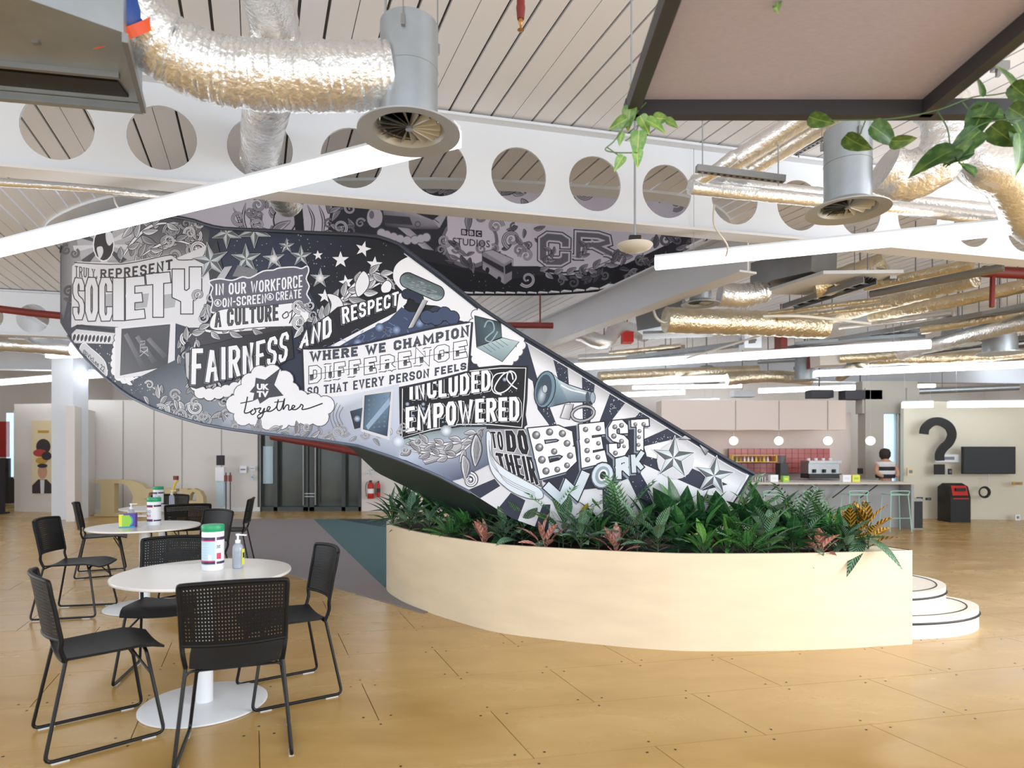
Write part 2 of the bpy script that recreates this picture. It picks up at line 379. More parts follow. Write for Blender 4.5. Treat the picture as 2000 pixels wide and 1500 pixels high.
# ================================================================ BEAMS
d1 = Vector((.9714, .2377, 0)); n1 = Vector((-.2377, .9714, 0))
def cell_beam(name, W0, s0, s1, zb, zt, sp, off, r, zc, holes=True, th=.02, fl=.1):
    """web with round holes between two flanges; W0 is the point s = 0 on the web line"""
    mb = MB()
    def pt(s, z, d=0): return W0+d1*s+n1*d+Vector((0, 0, z))
    k0 = math.ceil((s0-off)/sp+.5); k1 = math.floor((s1-off)/sp-.5); NS = 32
    for sd in (-th/2, th/2):
        for k in range(k0, k1+1):
            c = off+k*sp; a = c-sp/2; b = c+sp/2; ring = []; rect = []
            for i in range(NS):
                t = 2*PI*(i+.5)/NS; cx, cz = math.cos(t), math.sin(t); ring.append((c+r*cx, zc+r*cz))
                hw = sp/2; up = (zt-zc) if cz > 0 else (zc-zb); q = min(hw/abs(cx), up/abs(cz)); rect.append((c+q*cx, zc+q*cz))
            vs = [pt(s, z, sd) for s, z in ring+rect]
            fs = [(i, (i+1) % NS, NS+(i+1) % NS, NS+i) for i in range(NS)]
            # corners
            for (sx, sz) in ((a, zb), (a, zt), (b, zb), (b, zt)):
                vs.append(pt(sx, sz, sd)); ci = len(vs)-1
                best = None
                for i in range(NS):
                    j = (i+1) % NS; p, q = rect[i], rect[j]
                    if (abs(p[0]-sx) < 1e-6 and abs(q[1]-sz) < 1e-6) or (abs(p[1]-sz) < 1e-6 and abs(q[0]-sx) < 1e-6): best = (NS+i, NS+j)
                if best: fs.append((best[0], best[1], ci))
            mb.add(vs, fs)
            if sd < 0: mb.add([pt(s, z, e) for e in (-th/2, th/2) for s, z in ring], [(i, (i+1) % NS, NS+(i+1) % NS, NS+i) for i in range(NS)])
        for a, b in ((s0, off+k0*sp-sp/2), (off+k1*sp+sp/2, s1)):
            if b-a > 1e-3: mb.add([pt(a, zb, sd), pt(b, zb, sd), pt(b, zt, sd), pt(a, zt, sd)], [(0, 1, 2, 3)])
    web = mb
    bf = MB().bar(pt(s0, zb), pt(s1, zb), 2*fl, .022); tf = MB().bar(pt(s0, zt), pt(s1, zt), 2*fl, .022)
    o = struct(name, web, ['white_steel'])
    bf.build('bottom_flange', 'cream_steel', o, label='warm white bottom flange'); tf.build('top_flange', 'white_steel', o)
    return o
Wm = Vector((-3.584, 4.547, 0))
cell_beam('beam_1', Wm, -5, 13, 3.41, 4.17, .687, .313, .24, 3.755)
cell_beam('beam_2', Vector((-8.7, 10.98, 0)), -4, 4.4, 3.42, 4.17, .687, .42, .25, 3.72)
def ibeam(name, a, b, hgt, fw, m='cream_steel'):
    a, b = Vector(a), Vector(b); up = Vector((0, 0, 1)); mb = MB()
    mb.bar(a+up*.01, b+up*.01, fw, .022).bar(a+up*hgt, b+up*hgt, fw, .022)
    o = struct(name, mb.bar(a+up*hgt/2, b+up*hgt/2, .02, hgt), [m]); return o
ibeam('beam_3', (2.62, 7.1, 3.4), (-.55, 15.0, 3.4), .5, .24)
ibeam('beam_4', (-8.75, 11.3, 3.4), (-11.2, 17.4, 3.4), .5, .24)
ibeam('beam_6', (-2, 15.4, 3.2), (22, 17.6, 3.2), .5, .25, 'white_steel')
ibeam('beam_7', (-16, 13.2, 3.2), (-3, 15.0, 3.2), .5, .25, 'white_steel')

# ================================================================ WALLS at the back
def wallbox(name, px0, px1, Y0, Y1, z1, m, z0=0, th=.15):
    a = Vector(((px0-1000)/F*Y0, Y0, 0)); b = Vector(((px1-1000)/F*Y1, Y1, 0)); d = (b-a).normalized(); n = Vector((-d.y, d.x, 0))*th
    return struct(name, MB().prism([(p.x, p.y) for p in (a, b, b+n, a+n)], z0, z1), [m])
wallbox('wall_back', 148, 508, 14.75, 15.3, 2.62, 'wall_cream')
wallbox('wall_back_2', 706, 1470, 15.3, 14.6, 2.62, 'wall_cream')
wallbox('wall_far', -400, 2500, 23.6, 23.6, 4.2, 'wall_cream')
wallbox('wall_right', 1765, 2200, 13.6, 13.0, 2.48, 'wall_right')
struct('wall_side_left', MB().box((-14.8, 17, 2.1), (.15, 16, 4.2)), ['wall_cream'])
struct('wall_side_right', MB().box((17.5, 16, 2.1), (.15, 20, 4.2)), ['wall_cream'])
# vertical joints of the back wall
for i, px in enumerate((240, 300, 355, 432)):
    Y = 14.75+(px-148)/360*.55-.02; x = (px-1000)/F*Y
    o = struct('trim_%d' % (i+2), MB().box((x, Y+.012, 1.31), (.012, .02, 2.6)), ['grey_wall'])
# wall return, column, poster wall
wallbox('wall_return', 146, 186, 13.0, 14.75, 2.35, 'wall_cream')
col = struct('column_1', MB().prism([(PF(104, 1015).x, 13.3), (PF(146, 1015).x, 13.3), (PF(146, 1015).x+.02, 13.75), (PF(104, 1015).x, 13.75)], 0, 4.15), ['white_steel'])
sk = MB().box((-9.18, 13.29, .5), (.12, .02, .12)); sk.bar((-9.18, 13.285, .45), (-9.18, 13.285, .02), .02, .01)
tag(sk.build('wall_socket', 'grey_wall'), 'small grey socket box low on the white column', 'socket')
wallbox('wall_poster', 28, 106, 15.2, 15.0, 2.55, 'wall_cream')
wallbox('wall_left_far', -420, -10, 19, 19, 3.3, 'wall_cream')
# grey column with window on the right, bar walls
wallbox('wall_bar_bulkhead', 1292, 1652, 13.2, 13.2, 2.48, 'pink_panel', 1.87, .5)
wallbox('wall_bar_back', 1300, 1662, 14.3, 14.3, 2.3, 'pink_panel')
for i, px in enumerate((1437, 1522, 1617)):
    x = (px-1000)/F*13.19; struct('trim_%d' % (i+6), MB().box((x, 13.195, 2.17), (.012, .02, .6)), ['grey_wall'])
g = struct('wall_grey', MB().box((PF(1679, 1005).x, 14.0, 1.4), (.40, .3, 2.8)).box((PF(1764, 1005).x-.15, 14.0, 1.4), (.27, .3, 2.8)).box((8.2, 14.02, 2.6), (1.2, .28, .7)), ['grey_wall'])
wn = struct('window_1', MB().box((P(1721, 880, 14.1).x, 14.12, 1.4), (.62, .02, 1.9)), ['sky_glass'])
MB().box((P(1697, 880, 14.1).x, 14.08, 1.4), (.05, .08, 1.9)).build('window_frame', 'white_steel', wn)
MB().box((P(1748, 880, 14.1).x, 14.08, 1.4), (.05, .08, 1.9)).build('window_frame', 'white_steel', wn)
wn = struct('window_2', MB().box((P(24, 870, 17).x, 17, 1.6), (.28, .05, 1.7)), ['sky_glass'])
MB().box((P(31, 870, 17).x, 17, 1.6), (.04, .1, 1.8)).build('window_frame', 'white_steel', wn)
struct('baseboard_back', MB().bar((P(148, 1000, 14.7).x, 14.7, .05), (P(508, 998, 15.25).x, 15.25, .05), .02, .1), ['white_paint'])

# glass doors
Yd = 15.35; xa, xb = P(507, 880, Yd).x, P(706, 880, Yd).x; W = xb-xa
dr = struct('door_1', MB().box(((xa+xb)/2, Yd+.12, 1.2), (W, .03, 2.4)), ['door_glass'])
fr = MB()
for u, wd in ((0, .05), (.165, .09), (.46, .12), (.52, .12), (.83, .09), (.99, .07)): fr.box((xa+W*u, Yd, 1.2), (wd, .12, 2.4))
fr.box(((xa+xb)/2, Yd, .05), (W, .12, .1)).box(((xa+xb)/2, Yd, 2.35), (W, .12, .12))
fr.build('door_frame', 'door_frame', dr)
for u in (.443, .56): MB().tube([(xa+W*u, Yd-.1, .15), (xa+W*u, Yd-.1, 2.0)], .022, 8).build('door_handle', 'chrome', dr, label='tall chrome pull handle')
for z in (.35, .42): MB().bar((xa+W*.45, Yd-.07, z), (xa+W*.56, Yd-.07, z), .01, .012).build('sticker_line', 'sign_white', dr)
# blurred room behind the glass
MB().box((xa+W*.07, Yd+.09, 1.1), (.24, .02, .9)).build('window_glimpse', 'label_blue', dr, label='pale daylight seen through the glass')
# ================================================================ LINEAR LIGHTS
def linear_light(a, b, w, h, label, m='tube', hang=True):
    """a,b: ends of the lower far edge"""
    a, b = Vector(a), Vector(b); d = (b-a).normalized(); L = (b-a).length; rz = math.atan2(d.y, d.x)
    t = thing('linear_light', label, 'ceiling light', (a+b)/2+Vector((d.y, -d.x, 0))*(w/2), rz, 'suspended linear lights')
    MB().box((0, 0, h*.5), (L, w, h)).build('diffuser', m, t)
    MB().box((0, 0, h+.012), (L, w*.8, .024)).build('housing', 'white_steel', t)
    if hang:
        for s in (-.42, .42): MB().tube([(L*s, 0, h), (L*s, 0, ZC-a.z-.005)], .0025, 5).build('suspension_wire', 'zinc', t)
    return t
def ext(a, b, k):   # extend the segment beyond a by k metres
    a, b = Vector(a), Vector(b); return a+(a-b).normalized()*k
p, q = PZ(0, 503, 3.1), PZ(901, 289, 3.1); linear_light(ext(p, q, 1.5), q, .09, .095, 'long glowing linear light ending under the silver swirl diffuser')
p, q = PZ(1281, 528, 3.1), PZ(2000, 457, 3.1); linear_light(p, ext(q, p, 1.5), .09, .095, 'long glowing linear light crossing in front of the right end of the perforated beam')
for px1, y1, px2, y2, z, lb in (
    (1100, 725, 1817, 681, 3.0, 'glowing linear light just above the upper slope of the staircase'),
    (1586, 736, 2060, 716, 3.0, 'glowing linear light running off the picture right of the far diffuser drum'),
    (1482, 768, 1712, 760, 3.0, 'short glowing linear light above the bar bulkhead'),
    (1180, 752, 1421, 744, 3.0, 'second glowing linear light above the staircase slope'),
    (1205, 776, 1338, 770, 3.0, 'third glowing linear light above the staircase slope'),
    (1255, 791, 1405, 786, 2.95, 'lowest and farthest glowing linear light above the staircase slope'),
    (1761, 797, 1821, 796, 2.55, 'short glowing strip light over the question mark wall'),
    (1850, 797, 2040, 794, 2.55, 'glowing strip light over the wall television'),
    (-60, 757, 205, 737, 3.0, 'glowing linear light passing behind the far left white column')):
    a = PZ(px1, y1, z); b = PZ(px2, y2, z)
    if z < 2.7: a = P(px1, y1, 12.6); b = P(px2, y2, 12.4)
    linear_light(a, b, .10, .11, lb, 'tube_far' if z > 2.7 else 'tube')
# added fittings, mostly out of sight, put in to brighten the rear hall
for i, (x, y, z, lb) in enumerate(((-15, 22, 2.85, 'added linear light hidden behind the poster wall'), (-8, 22, 2.85, 'added linear light hidden behind the wall with the big letters'), (0, 22, 2.85, 'added linear light hidden behind the glass door wall'), (8.2, 22, 2.85, 'added linear light hidden behind the bar wall'), (15, 22, 2.85, 'added linear light hidden behind the question mark wall'), (-9, 19, 3.6, 'added linear light far back in the left hall beyond the poster wall'), (-3, 18, 3.6, 'added linear light behind the wall with the big letters'), (3, 18.5, 3.6, 'added linear light behind the bar bulkhead'), (9, 18.5, 3.6, 'added linear light behind the question mark wall'), (6, 22, 3.6, 'farthest added linear light behind the bar'), (14, 16, 3.6, 'added linear light in the far right hall corner'), (12.5, 22, 3.6, 'farthest added linear light on the right'), (-7.5, 12.6, 3.3, 'added linear light before the left back wall, above the letters'), (-1.2, 13.6, 3.3, 'added linear light hidden behind the staircase near the doors'))):
    linear_light((x-1.8, y+.3, z), (x+1.8, y-.3, z), .12, .1, lb, 'tube_far')
for i, (x, y, lb) in enumerate(((-7, 8.6, 'linear light in the hall left of the staircase'), (6.5, 9.5, 'linear light in the hall right of the staircase'),
                                (-3, .2, 'linear light overhead behind the tables'), (4.5, .3, 'linear light overhead behind the planter'))): pass

# ================================================================ DUCTS
def foil_tube(name, pts, r, label, cat='duct', m='foil', step=.025, n=40, jit=.035, group=None, tag_=True, parent=None):
    cp = catmull(pts, 14); L = sum((cp[i+1]-cp[i]).length for i in range(len(cp)-1)); K = max(4, int(L/step)); out = [cp[0]]; acc = 0; i = 0; cur = cp[0]
    want = L/K; rem = want
    for i in range(len(cp)-1):
        a, b = cp[i], cp[i+1]; sl = (b-a).length; pos = 0
        while sl-pos >= rem: pos += rem; out.append(a+(b-a)*(pos/sl)); rem = want
        rem -= sl-pos
    rs = []; mb = MB(); K = len(out); ph = random.random()*9
    mb.tube(out, [r*(1+.02*math.sin(i*2.1)+random.uniform(-.012, .012)) for i in range(K)], n, jitter=0)
    # long wrinkles: displace along the tube with noise
    if jit:
        for vi in range(K*n):
            c = out[vi//n]; v = Vector(mb.v[vi]); k = vi % n
            ca_, sa_ = math.cos(2*PI*k/n), math.sin(2*PI*k/n); q = noise.noise(Vector((ca_*1.3, sa_*1.3, (vi//n)*1.15+ph)))+.6*noise.noise(Vector((ca_*4, sa_*4, (vi//n)*2.3+ph)))+.5*noise.noise(Vector((ca_*2, sa_*2, (vi//n)*.2+ph)))
            mb.v[vi] = tuple(c+(v-c)*(1+jit*q))
    o = mb.build(name, m, parent, smooth=50)
    if tag_: tag(o, label, cat, group)
    else: o['label'] = label
    return o
def diffuser(name, x, y, z, label, top=3.50):
    t = thing(name, label, 'air diffuser', (x, y, z))
    R, r = .25, .14
    MB().lathe((0, 0, 0), [(.155, .045), (.175, .015), (R, 0), (R, .008), (.18, .035), (.143, .06)], 48, cap=False).build('flange', 'flange', t, smooth=40)
    MB().lathe((0, 0, 0), [(.14, .05), (.1405, .30), (.143, .302), (.1405, .304), (.1405, top-z), (.0, top-z)], 48, cap=False).build('drum', 'zinc', t, smooth=40)
    mb = MB().lathe((0, 0, 0), [(.018, .02), (.018, .045)], 16)
    mb.build('hub', 'zinc', t)
    bl = MB()
    bl.add([(.02, -.003, .045), (.153, -.016, .045), (.153, .010, .02), (.02, .006, .03)], [(0, 1, 2, 3)])
    bl.add([(.02, -.003, .047), (.153, -.016, .047), (.153, .010, .022), (.02, .006, .032)], [(3, 2, 1, 0)])
    bm = bl.mesh('vane', 'flange')
    for k in range(16): link('vane', bm, t, rz=2*PI*k/16)
    MB().lathe((0, 0, 0), [(.0, .12), (.138, .12)], 32).build('throat', 'black', t)
    for k in range(3):
        a = .5+k*2*PI/3; rx, ry = .15*math.cos(a), .15*math.sin(a)
        MB().box((rx, ry, top-z-.07), (.018, .018, .05), rz=a).tube([(rx, ry, top-z-.06), (rx, ry, ZC-z)], .003, 6).build('hanger', 'zinc_dark', t, label='thin hanger rod with clip')
    return t
diffuser('swirl_diffuser', -.505, 3.14, 2.97, 'silver drum swirl diffuser above the table side, hanging from the foil duct')
diffuser('swirl_diffuser', 2.15, 4.1, 2.95, 'silver drum swirl diffuser at right behind the trailing leaves', top=3.47)
foil_tube('foil_duct', [P(120, -130, 2.75), P(215, -40, 2.8), P(275, 50, 2.88), P(345, 105, 2.98), P(440, 140, 3.05), P(550, 150, 3.08), P(650, 152, 3.1), P(735, 150, 3.12), P(770, 148, 3.13)], .152,
          'thick wrinkled silver foil duct sagging into the nearest swirl diffuser', n=64, step=.011, jit=.055)
foil_tube('foil_duct', [(-1.15, 2.2, 3.66), P(530, 20, 3.75), (-1.52, 4.0, 3.68), P(513, 255, 4.65), P(510, 300, 4.95), P(510, 318, 5.3), (-2.1, 6.0, 3.75)], .145,
          'silver foil duct passing through the third round hole of the beam', jit=.03)
# duct collar printed band
mb = MB().tube([P(196, -8, 2.78), P(218, 34, 2.8), P(232, 62, 2.83)], [.168, .168, .160], 40, cap=False)
bandc = tag(mb.build('printed_band', 'print_blue', smooth=40), 'blue and red printed band round the foil duct at the top left corner', 'band')
MB().tube([P(226, 50, 2.8), P(238, 72, 2.83)], [.169, .165], 40, cap=False).build('red_edge', 'orange', bandc, label='red edge of the band')
# fan coil box top left
fc = thing('fan_coil_unit', 'galvanised metal air handling box hung at the top left', 'ventilation unit', (-3.1, 2.35, 3.1))
fr_ = [PZ(278, 217, 3.1), PZ(241, 78, 3.1), PZ(-160, -60, 3.1), PZ(-300, 165, 3.1)]
k = [p-Vector((-3.1, 2.35, 3.1)) for p in fr_]
MB().prism([(p.x, p.y) for p in k], .03, .42).build('casing', 'zinc', fc)
s0, s1 = k[3], k[0]; dd = (s1-s0).normalized(); nn = Vector((dd.y, -dd.x, 0))
MB().bar(s0+Vector((0, 0, .01)), s1+Vector((0, 0, .01)), .035, .035).build('casing_lip', 'zinc', fc)
MB().bar(s0+nn*.15+Vector((0, 0, .028)), s1+nn*.15-dd*.03+Vector((0, 0, .028)), .13, .02).build('air_slot_shade', 'black', fc, label='air slot shown by a black strip of painted shade')  # solid black strip stands in for the shade inside the slot
MB().bar(s0+nn*.27+Vector((0, 0, .02)), s1+nn*.27+Vector((0, 0, .02)), .02, .03).build('casing_rib', 'zinc_dark', fc)
MB().bar(k[0]+Vector((.006, 0, .01)), k[1]+Vector((.006, 0, .01)), .022, .04).build('edge_angle', 'zinc_dark', fc)
for u, v in ((.25, .3), (.6, .36), (.8, .45), (.55, .7)):
    c = s0+(s1-s0)*u+nn*v; MB().box((c.x, c.y, .026), (.03, .02, .01)).build('screw_plate', 'zinc_dark', fc)
mb = MB().box(tuple(P(2, 82, 2.75)), (.12, .1, .04)).box(tuple(P(0, 96, 2.75)), (.1, .08, .012), mi=1)
tag(mb.build('inspection_tag', ['white_steel', 'orange']), 'small white and orange tag at the left edge under the metal box', 'tag')
# right hand ducts
foil_tube('foil_duct', [P(1724, 330, 4.1), P(1765, 345, 4.1), P(1815, 330, 4.05), P(1850, 285, 4.0), P(1852, 235, 4.0), P(1830, 195, 4.05), P(1790, 150, 4.2)], .15, 'wrinkled foil duct bending up from the second swirl diffuser', jit=.06, n=48)
foil_tube('foil_duct', [P(1830, 130, 4.9), P(1880, 235, 4.7), P(1915, 315, 4.6), P(1968, 345, 4.6), P(2010, 420, 4.9), P(2050, 450, 5.1)], .165, 'foil duct at the right edge with a small red and blue tag', m='foil_smooth', jit=.02)
foil_tube('insulated_pipe', [P(1610, 205, 4.3), P(1520, 262, 4.5), P(1412, 332, 4.7)], .075, 'upper of two foil wrapped pipes rising to the right behind the second diffuser', m='foil_smooth', n=24, jit=.02, group='foil wrapped pipes')
foil_tube('insulated_pipe', [P(1650, 218, 4.35), P(1560, 272, 4.55), P(1455, 338, 4.75)], .07, 'lower of two foil wrapped pipes rising to the right behind the second diffuser', m='foil_smooth', n=24, jit=.02, group='foil wrapped pipes')
foil_tube('insulated_pipe', [P(1352, 356, 4.75), P(1600, 380, 5.0), P(1800, 397, 5.2), P(2080, 425, 5.4)], .055, 'upper foil wrapped pipe running level past the beam at right', m='foil_smooth', n=20, jit=.03, group='foil wrapped pipes')
foil_tube('insulated_pipe', [P(1348, 366, 4.6), P(1600, 392, 4.9), P(1800, 412, 5.1), P(2080, 445, 5.3)], .05, 'lower foil wrapped pipe running level past the beam at right', m='foil_smooth', n=20, jit=.03, group='foil wrapped pipes')
foil_tube('insulated_pipe', [P(1350, 362, 4.65), P(1395, 335, 4.55), P(1440, 300, 4.5)], .045, 'short slanted foil pipe joining the level pipes at right', m='foil_smooth', n=20, jit=.02, group='foil wrapped pipes')
foil_tube('insulated_pipe', [P(-80, 352, 4.75), P(120, 364, 4.85), P(250, 377, 4.95), P(372, 390, 5.1)], .032, 'thin foil wrapped pipe along the bottom of the perforated beam at left', m='foil_smooth', n=16, jit=.03, group='foil wrapped pipes')
def strut(px1, y1, px2, y2, Y1, Y2, label, rods=True, h=.045):
    a, b = P(px1, y1, Y1), P(px2, y2, Y2); t = thing('strut_channel', label, 'bracket', a, 0, 'galvanised strut channels'); d = b-a
    MB().bar((0, 0, 0), d, .045, h).build('channel', 'zinc_dark', t)
    sl = MB()
    for i in range(14): sl.bar(d*((i+.25)/14)-Vector((0, 0, h/2+.001)), d*((i+.7)/14)-Vector((0, 0, h/2+.001)), .014, .002)
    sl.build('slot', 'black', t)
    if rods:
        for u in (.07, .93):
            c = d*u; MB().tube([c+Vector((0, 0, -.05)), c+Vector((0, 0, ZC-a.z-d.z*u))], .005, 6).build('threaded_rod', 'zinc', t)
    return t
strut(1360, 329, 1532, 350, 4.45, 4.5, 'grey slotted channel hanging left of the second diffuser')
strut(1552, 298, 1672, 232, 4.7, 4.3, 'grey slotted channel above the second diffuser')
# sprinkler drop, stud, wires
t = thing('sprinkler', 'red sprinkler pipe drop with brass head at the top centre', 'sprinkler', P(1017, 60, 3.35))
MB().lathe((0, 0, 0), [(.006, 0), (.018, .004), (.006, .01), (.006, .03), (.012, .04), (.012, .06)], 16).build('sprinkler_head', 'brass', t)
MB().tube([(0, 0, .06), (0, 0, .12), (0, 0, .14), (0, 0, .30), (0, 0, ZC-P(1017, 60, 3.35).z)], [.018, .024, .021, .021, .021], 14).build('drop_pipe', 'red_pipe', t)
t = thing('antenna_dish', 'shallow pale dish on a thin rod hanging before the round mural', 'antenna', P(1240, 492, 5.1))
MB().lathe((0, 0, 0), [(.0, 0), (.08, .008), (.125, .03), (.142, .052), (.14, .056), (.12, .036), (.0, .012)], 40).build('dish', 'pale_dish', t, smooth=60)
MB().box((0, 0, .10), (.09, .05, .055)).build('connector', 'black', t); MB().tube([(-.03, 0, .07), (.0, -.02, .06), (.045, 0, .09), (.05, 0, .12)], .006, 6).build('clip', 'orange', t)
MB().tube([(0, 0, .12), (0, 0, ZC-P(1240, 492, 5.1).z)], .009, 8).build('rod', 'zinc', t)
# red pipes
t = MB().tube([P(-60, 596, 9.6), P(20, 606, 9.7), P(60, 611, 9.8), P(122, 617, 9.9)], .055, 10); tag(t.build('red_pipe', 'red_pipe', smooth=40), 'dark red pipe crossing the perforated beam at far left', 'pipe')
t = MB().tube([P(985, 635, 10.5), P(1080, 636, 10.6)], .05, 10).tube([P(1055, 575, 10.6), P(1055, 640, 10.6)], .012, 6)
tag(t.build('red_pipe', 'red_pipe', smooth=40), 'short red pipe beside the slope of the staircase', 'pipe')
t = MB().tube([P(530, 852, 12.2), P(600, 864, 12.1), P(700, 884, 12), P(732, 891, 12)], .07, 10).tube([P(560, 857, 12.1), (P(560, 857, 12.1).x, 12.1, ZC-.01)], .02, 6)
tag(t.build('red_pipe', 'red_pipe', smooth=40), 'red pipe hanging low in front of the glass doors', 'pipe')
t = MB().tube([P(1920, 530, 8), P(2080, 538, 8)], .07, 10).tube([P(1939, 535, 8), P(1937, 600, 8)], .03, 8)
tag(t.build('red_pipe', 'red_pipe', smooth=40), 'red pipe with a drop at the right edge under the beam', 'pipe')
# services under the rear ceiling at right
foil_tube('foil_duct', [P(1300, 625, 9.5), P(1380, 628, 9.6), P(1500, 632, 9.8), P(1610, 638, 10)], .19, 'long foil duct under the rear ceiling above the staircase slope', m='foil_gold_reflect', jit=.05, step=.05, n=28)
foil_tube('foil_duct', [P(1405, 575, 8.6), P(1450, 578, 8.6), P(1492, 568, 8.7)], .16, 'short wrinkled foil duct beside the small round diffuser behind the beam', jit=.07, n=36)
diffuser('swirl_diffuser', P(1368, 595, 8.4).x, 8.4, P(1368, 595, 8.4).z, 'small round diffuser behind the slanting beam', top=P(1368, 595, 8.4).z+.4)
for i, (pts, r, lb, m) in enumerate((
    ([P(1560, 640, 11), P(1700, 600, 9.5), P(1905, 545, 8)], .10, 'gold lit insulated pipe rising to the right edge', 'foil_gold_reflect'),
    ([P(1700, 618, 10), P(1850, 590, 9), P(2050, 548, 8)], .09, 'insulated pipe below the first gold lit pipe', 'foil_gold_reflect'),
    ([P(1760, 690, 11), P(1880, 658, 9.5), P(2050, 618, 8.2)], .11, 'bright foil duct sloping to the right edge', 'foil'),
    ([P(1640, 700, 12), P(1760, 690, 11.5), P(1990, 640, 9.5)], .09, 'dull foil duct above the linear lights at right', 'foil_gold_reflect'),
    ([P(1590, 560, 8.4), P(1680, 535, 8.2), P(1740, 510, 8)], .16, 'large gold lit duct emerging under the beam', 'foil_gold_reflect'),
    ([P(1130, 650, 12), P(1180, 668, 12), P(1210, 640, 12.5), P(1260, 655, 13)], .14, 'crumpled foil bend close above the staircase slope', 'foil'),
    ([P(1640, 735, 14), P(1700, 705, 13), P(1850, 700, 12.5), P(2040, 690, 12)], .12, 'far foil duct between the linear lights', 'foil_gold_reflect'),
    ([P(1420, 742, 14), P(1500, 735, 14), P(1590, 741, 14)], .13, 'far foil duct left of the grey drum', 'foil_gold_reflect'),
    ([P(1170, 735, 14), P(1300, 728, 14.5), P(1480, 722, 15)], .1, 'far thin foil duct above the second linear light', 'foil_gold_reflect'),
    ([P(-80, 670, 12), P(40, 673, 12), P(150, 682, 12)], .14, 'dull foil duct crossing at far left below the perforated beam', 'foil_smooth'))):
    foil_tube('foil_duct', pts, r, lb, m=m, jit=.09, step=.06, n=22, group='services under the rear ceiling'); o_ = bpy.context.scene.collection.objects[-1]; hp = pts[1]; MB().tube([hp, (hp.x, hp.y, ZC-.01)], .012, 6).build('hanger', 'zinc_dark', o_)
# flat raft panels, trays, conduits, drums
def slab(px1, y1, px2, y2, Y1, Y2, w, th, m, name, label, cat):
    a, b = P(px1, y1, Y1), P(px2, y2, Y2); o = MB().bar(a, b, w, th).build(name, m); return tag(o, label, cat)
q = [PZ(x, y, 3.56) for x, y in ((1486, 574), (1655, 578), (1765, 533), (1608, 535))]; tag(MB().prism([(p.x, p.y) for p in q], 3.56, 3.60).build('duct_panel', 'white_steel'), 'flat white panel catching light under the rear ductwork', 'panel')
slab(1490, 540, 1610, 512, 8.8, 8.0, .5, .30, 'zinc_dark', 'box_duct', 'dull grey rectangular duct behind the near beam', 'duct')
slab(1250, 628, 1340, 610, 10.5, 10.2, .6, .42, 'zinc_dark', 'box_duct', 'dark rectangular duct end left of the long foil duct', 'duct')
slab(1255, 655, 1395, 650, 10.2, 10, .5, .04, 'zinc_dark', 'strip_fixture', 'grey framed fixture under the long foil duct', 'fixture')
slab(1700, 660, 2040, 592, 11.5, 8, .3, .05, 'zinc_dark', 'cable_tray', 'dark cable tray rising to the right edge', 'cable tray')
slab(1560, 672, 1800, 655, 11.8, 10.2, .3, .05, 'zinc', 'cable_tray', 'pale cable tray above the long linear light', 'cable tray')
slab(1640, 575, 1745, 540, 9.2, 7.8, .08, .05, 'zinc_dark', 'cable_tray', 'narrow grey rail along the flat white panel', 'cable tray')
slab(1590, 660, 1640, 658, 12.2, 12.2, .4, 1.1, 'wall_cream', 'bulkhead_box', 'cream boxed bulkhead among the rear services', 'bulkhead')
slab(1618, 628, 1700, 628, 12.5, 12.5, .5, .95, 'white_steel', 'bulkhead_box', 'white louvred box behind the round duct end', 'bulkhead')
# cable ladders and hanger rods
def ladder(a, b, wd, label):
    a, b = P(*a), P(*b); d = (b-a); L = d.length; d.normalize(); sd = d.cross(Vector((0, 0, 1))).normalized(); t = thing('cable_ladder', label, 'cable tray', a, group='cable ladders under the rear ceiling')
    for s_ in (-1, 1): MB().bar(sd*s_*wd/2, d*L+sd*s_*wd/2, .02, .07).build('side_rail', 'zinc_dark', t)
    mb = MB()
    for i in range(int(L/.18)): c = d*(.09+i*.18); mb.bar(c-sd*wd/2, c+sd*wd/2, .03, .012)
    o = mb.build('rungs', 'zinc', t); mb = MB()
    for k in range(4): mb.tube([sd*((k-1.5)*.06)+Vector((0, 0, .025)), d*L+sd*((k-1.5)*.06)+Vector((0, 0, .025))], .018, 6)
    mb.build('cables', 'cable' if wd > .3 else 'black', t, label='bundle of cables lying in the ladder')
    for u in (.1, .5, .9):
        for s_ in (-1, 1): c = a+d*L*u+sd*s_*wd/2; MB().tube([d*L*u+sd*s_*wd/2, d*L*u+sd*s_*wd/2+Vector((0, 0, ZC-.01-c.z))], .006, 5).build('hanger_rod', 'zinc_dark', t)
ladder((1500, 690, 13), (2050, 596, 8.2), .4, 'cable ladder running up to the right edge above the long linear light')
ladder((1560, 720, 14.5), (2050, 655, 9.6), .28, 'narrow cable ladder between two linear lights at right')
ladder((1230, 700, 13), (1480, 668, 11.5), .28, 'short cable ladder above the staircase slope')
ladder((1540, 600, 9), (1700, 548, 7.8), .22, 'short cable ladder beside the flat white panel')
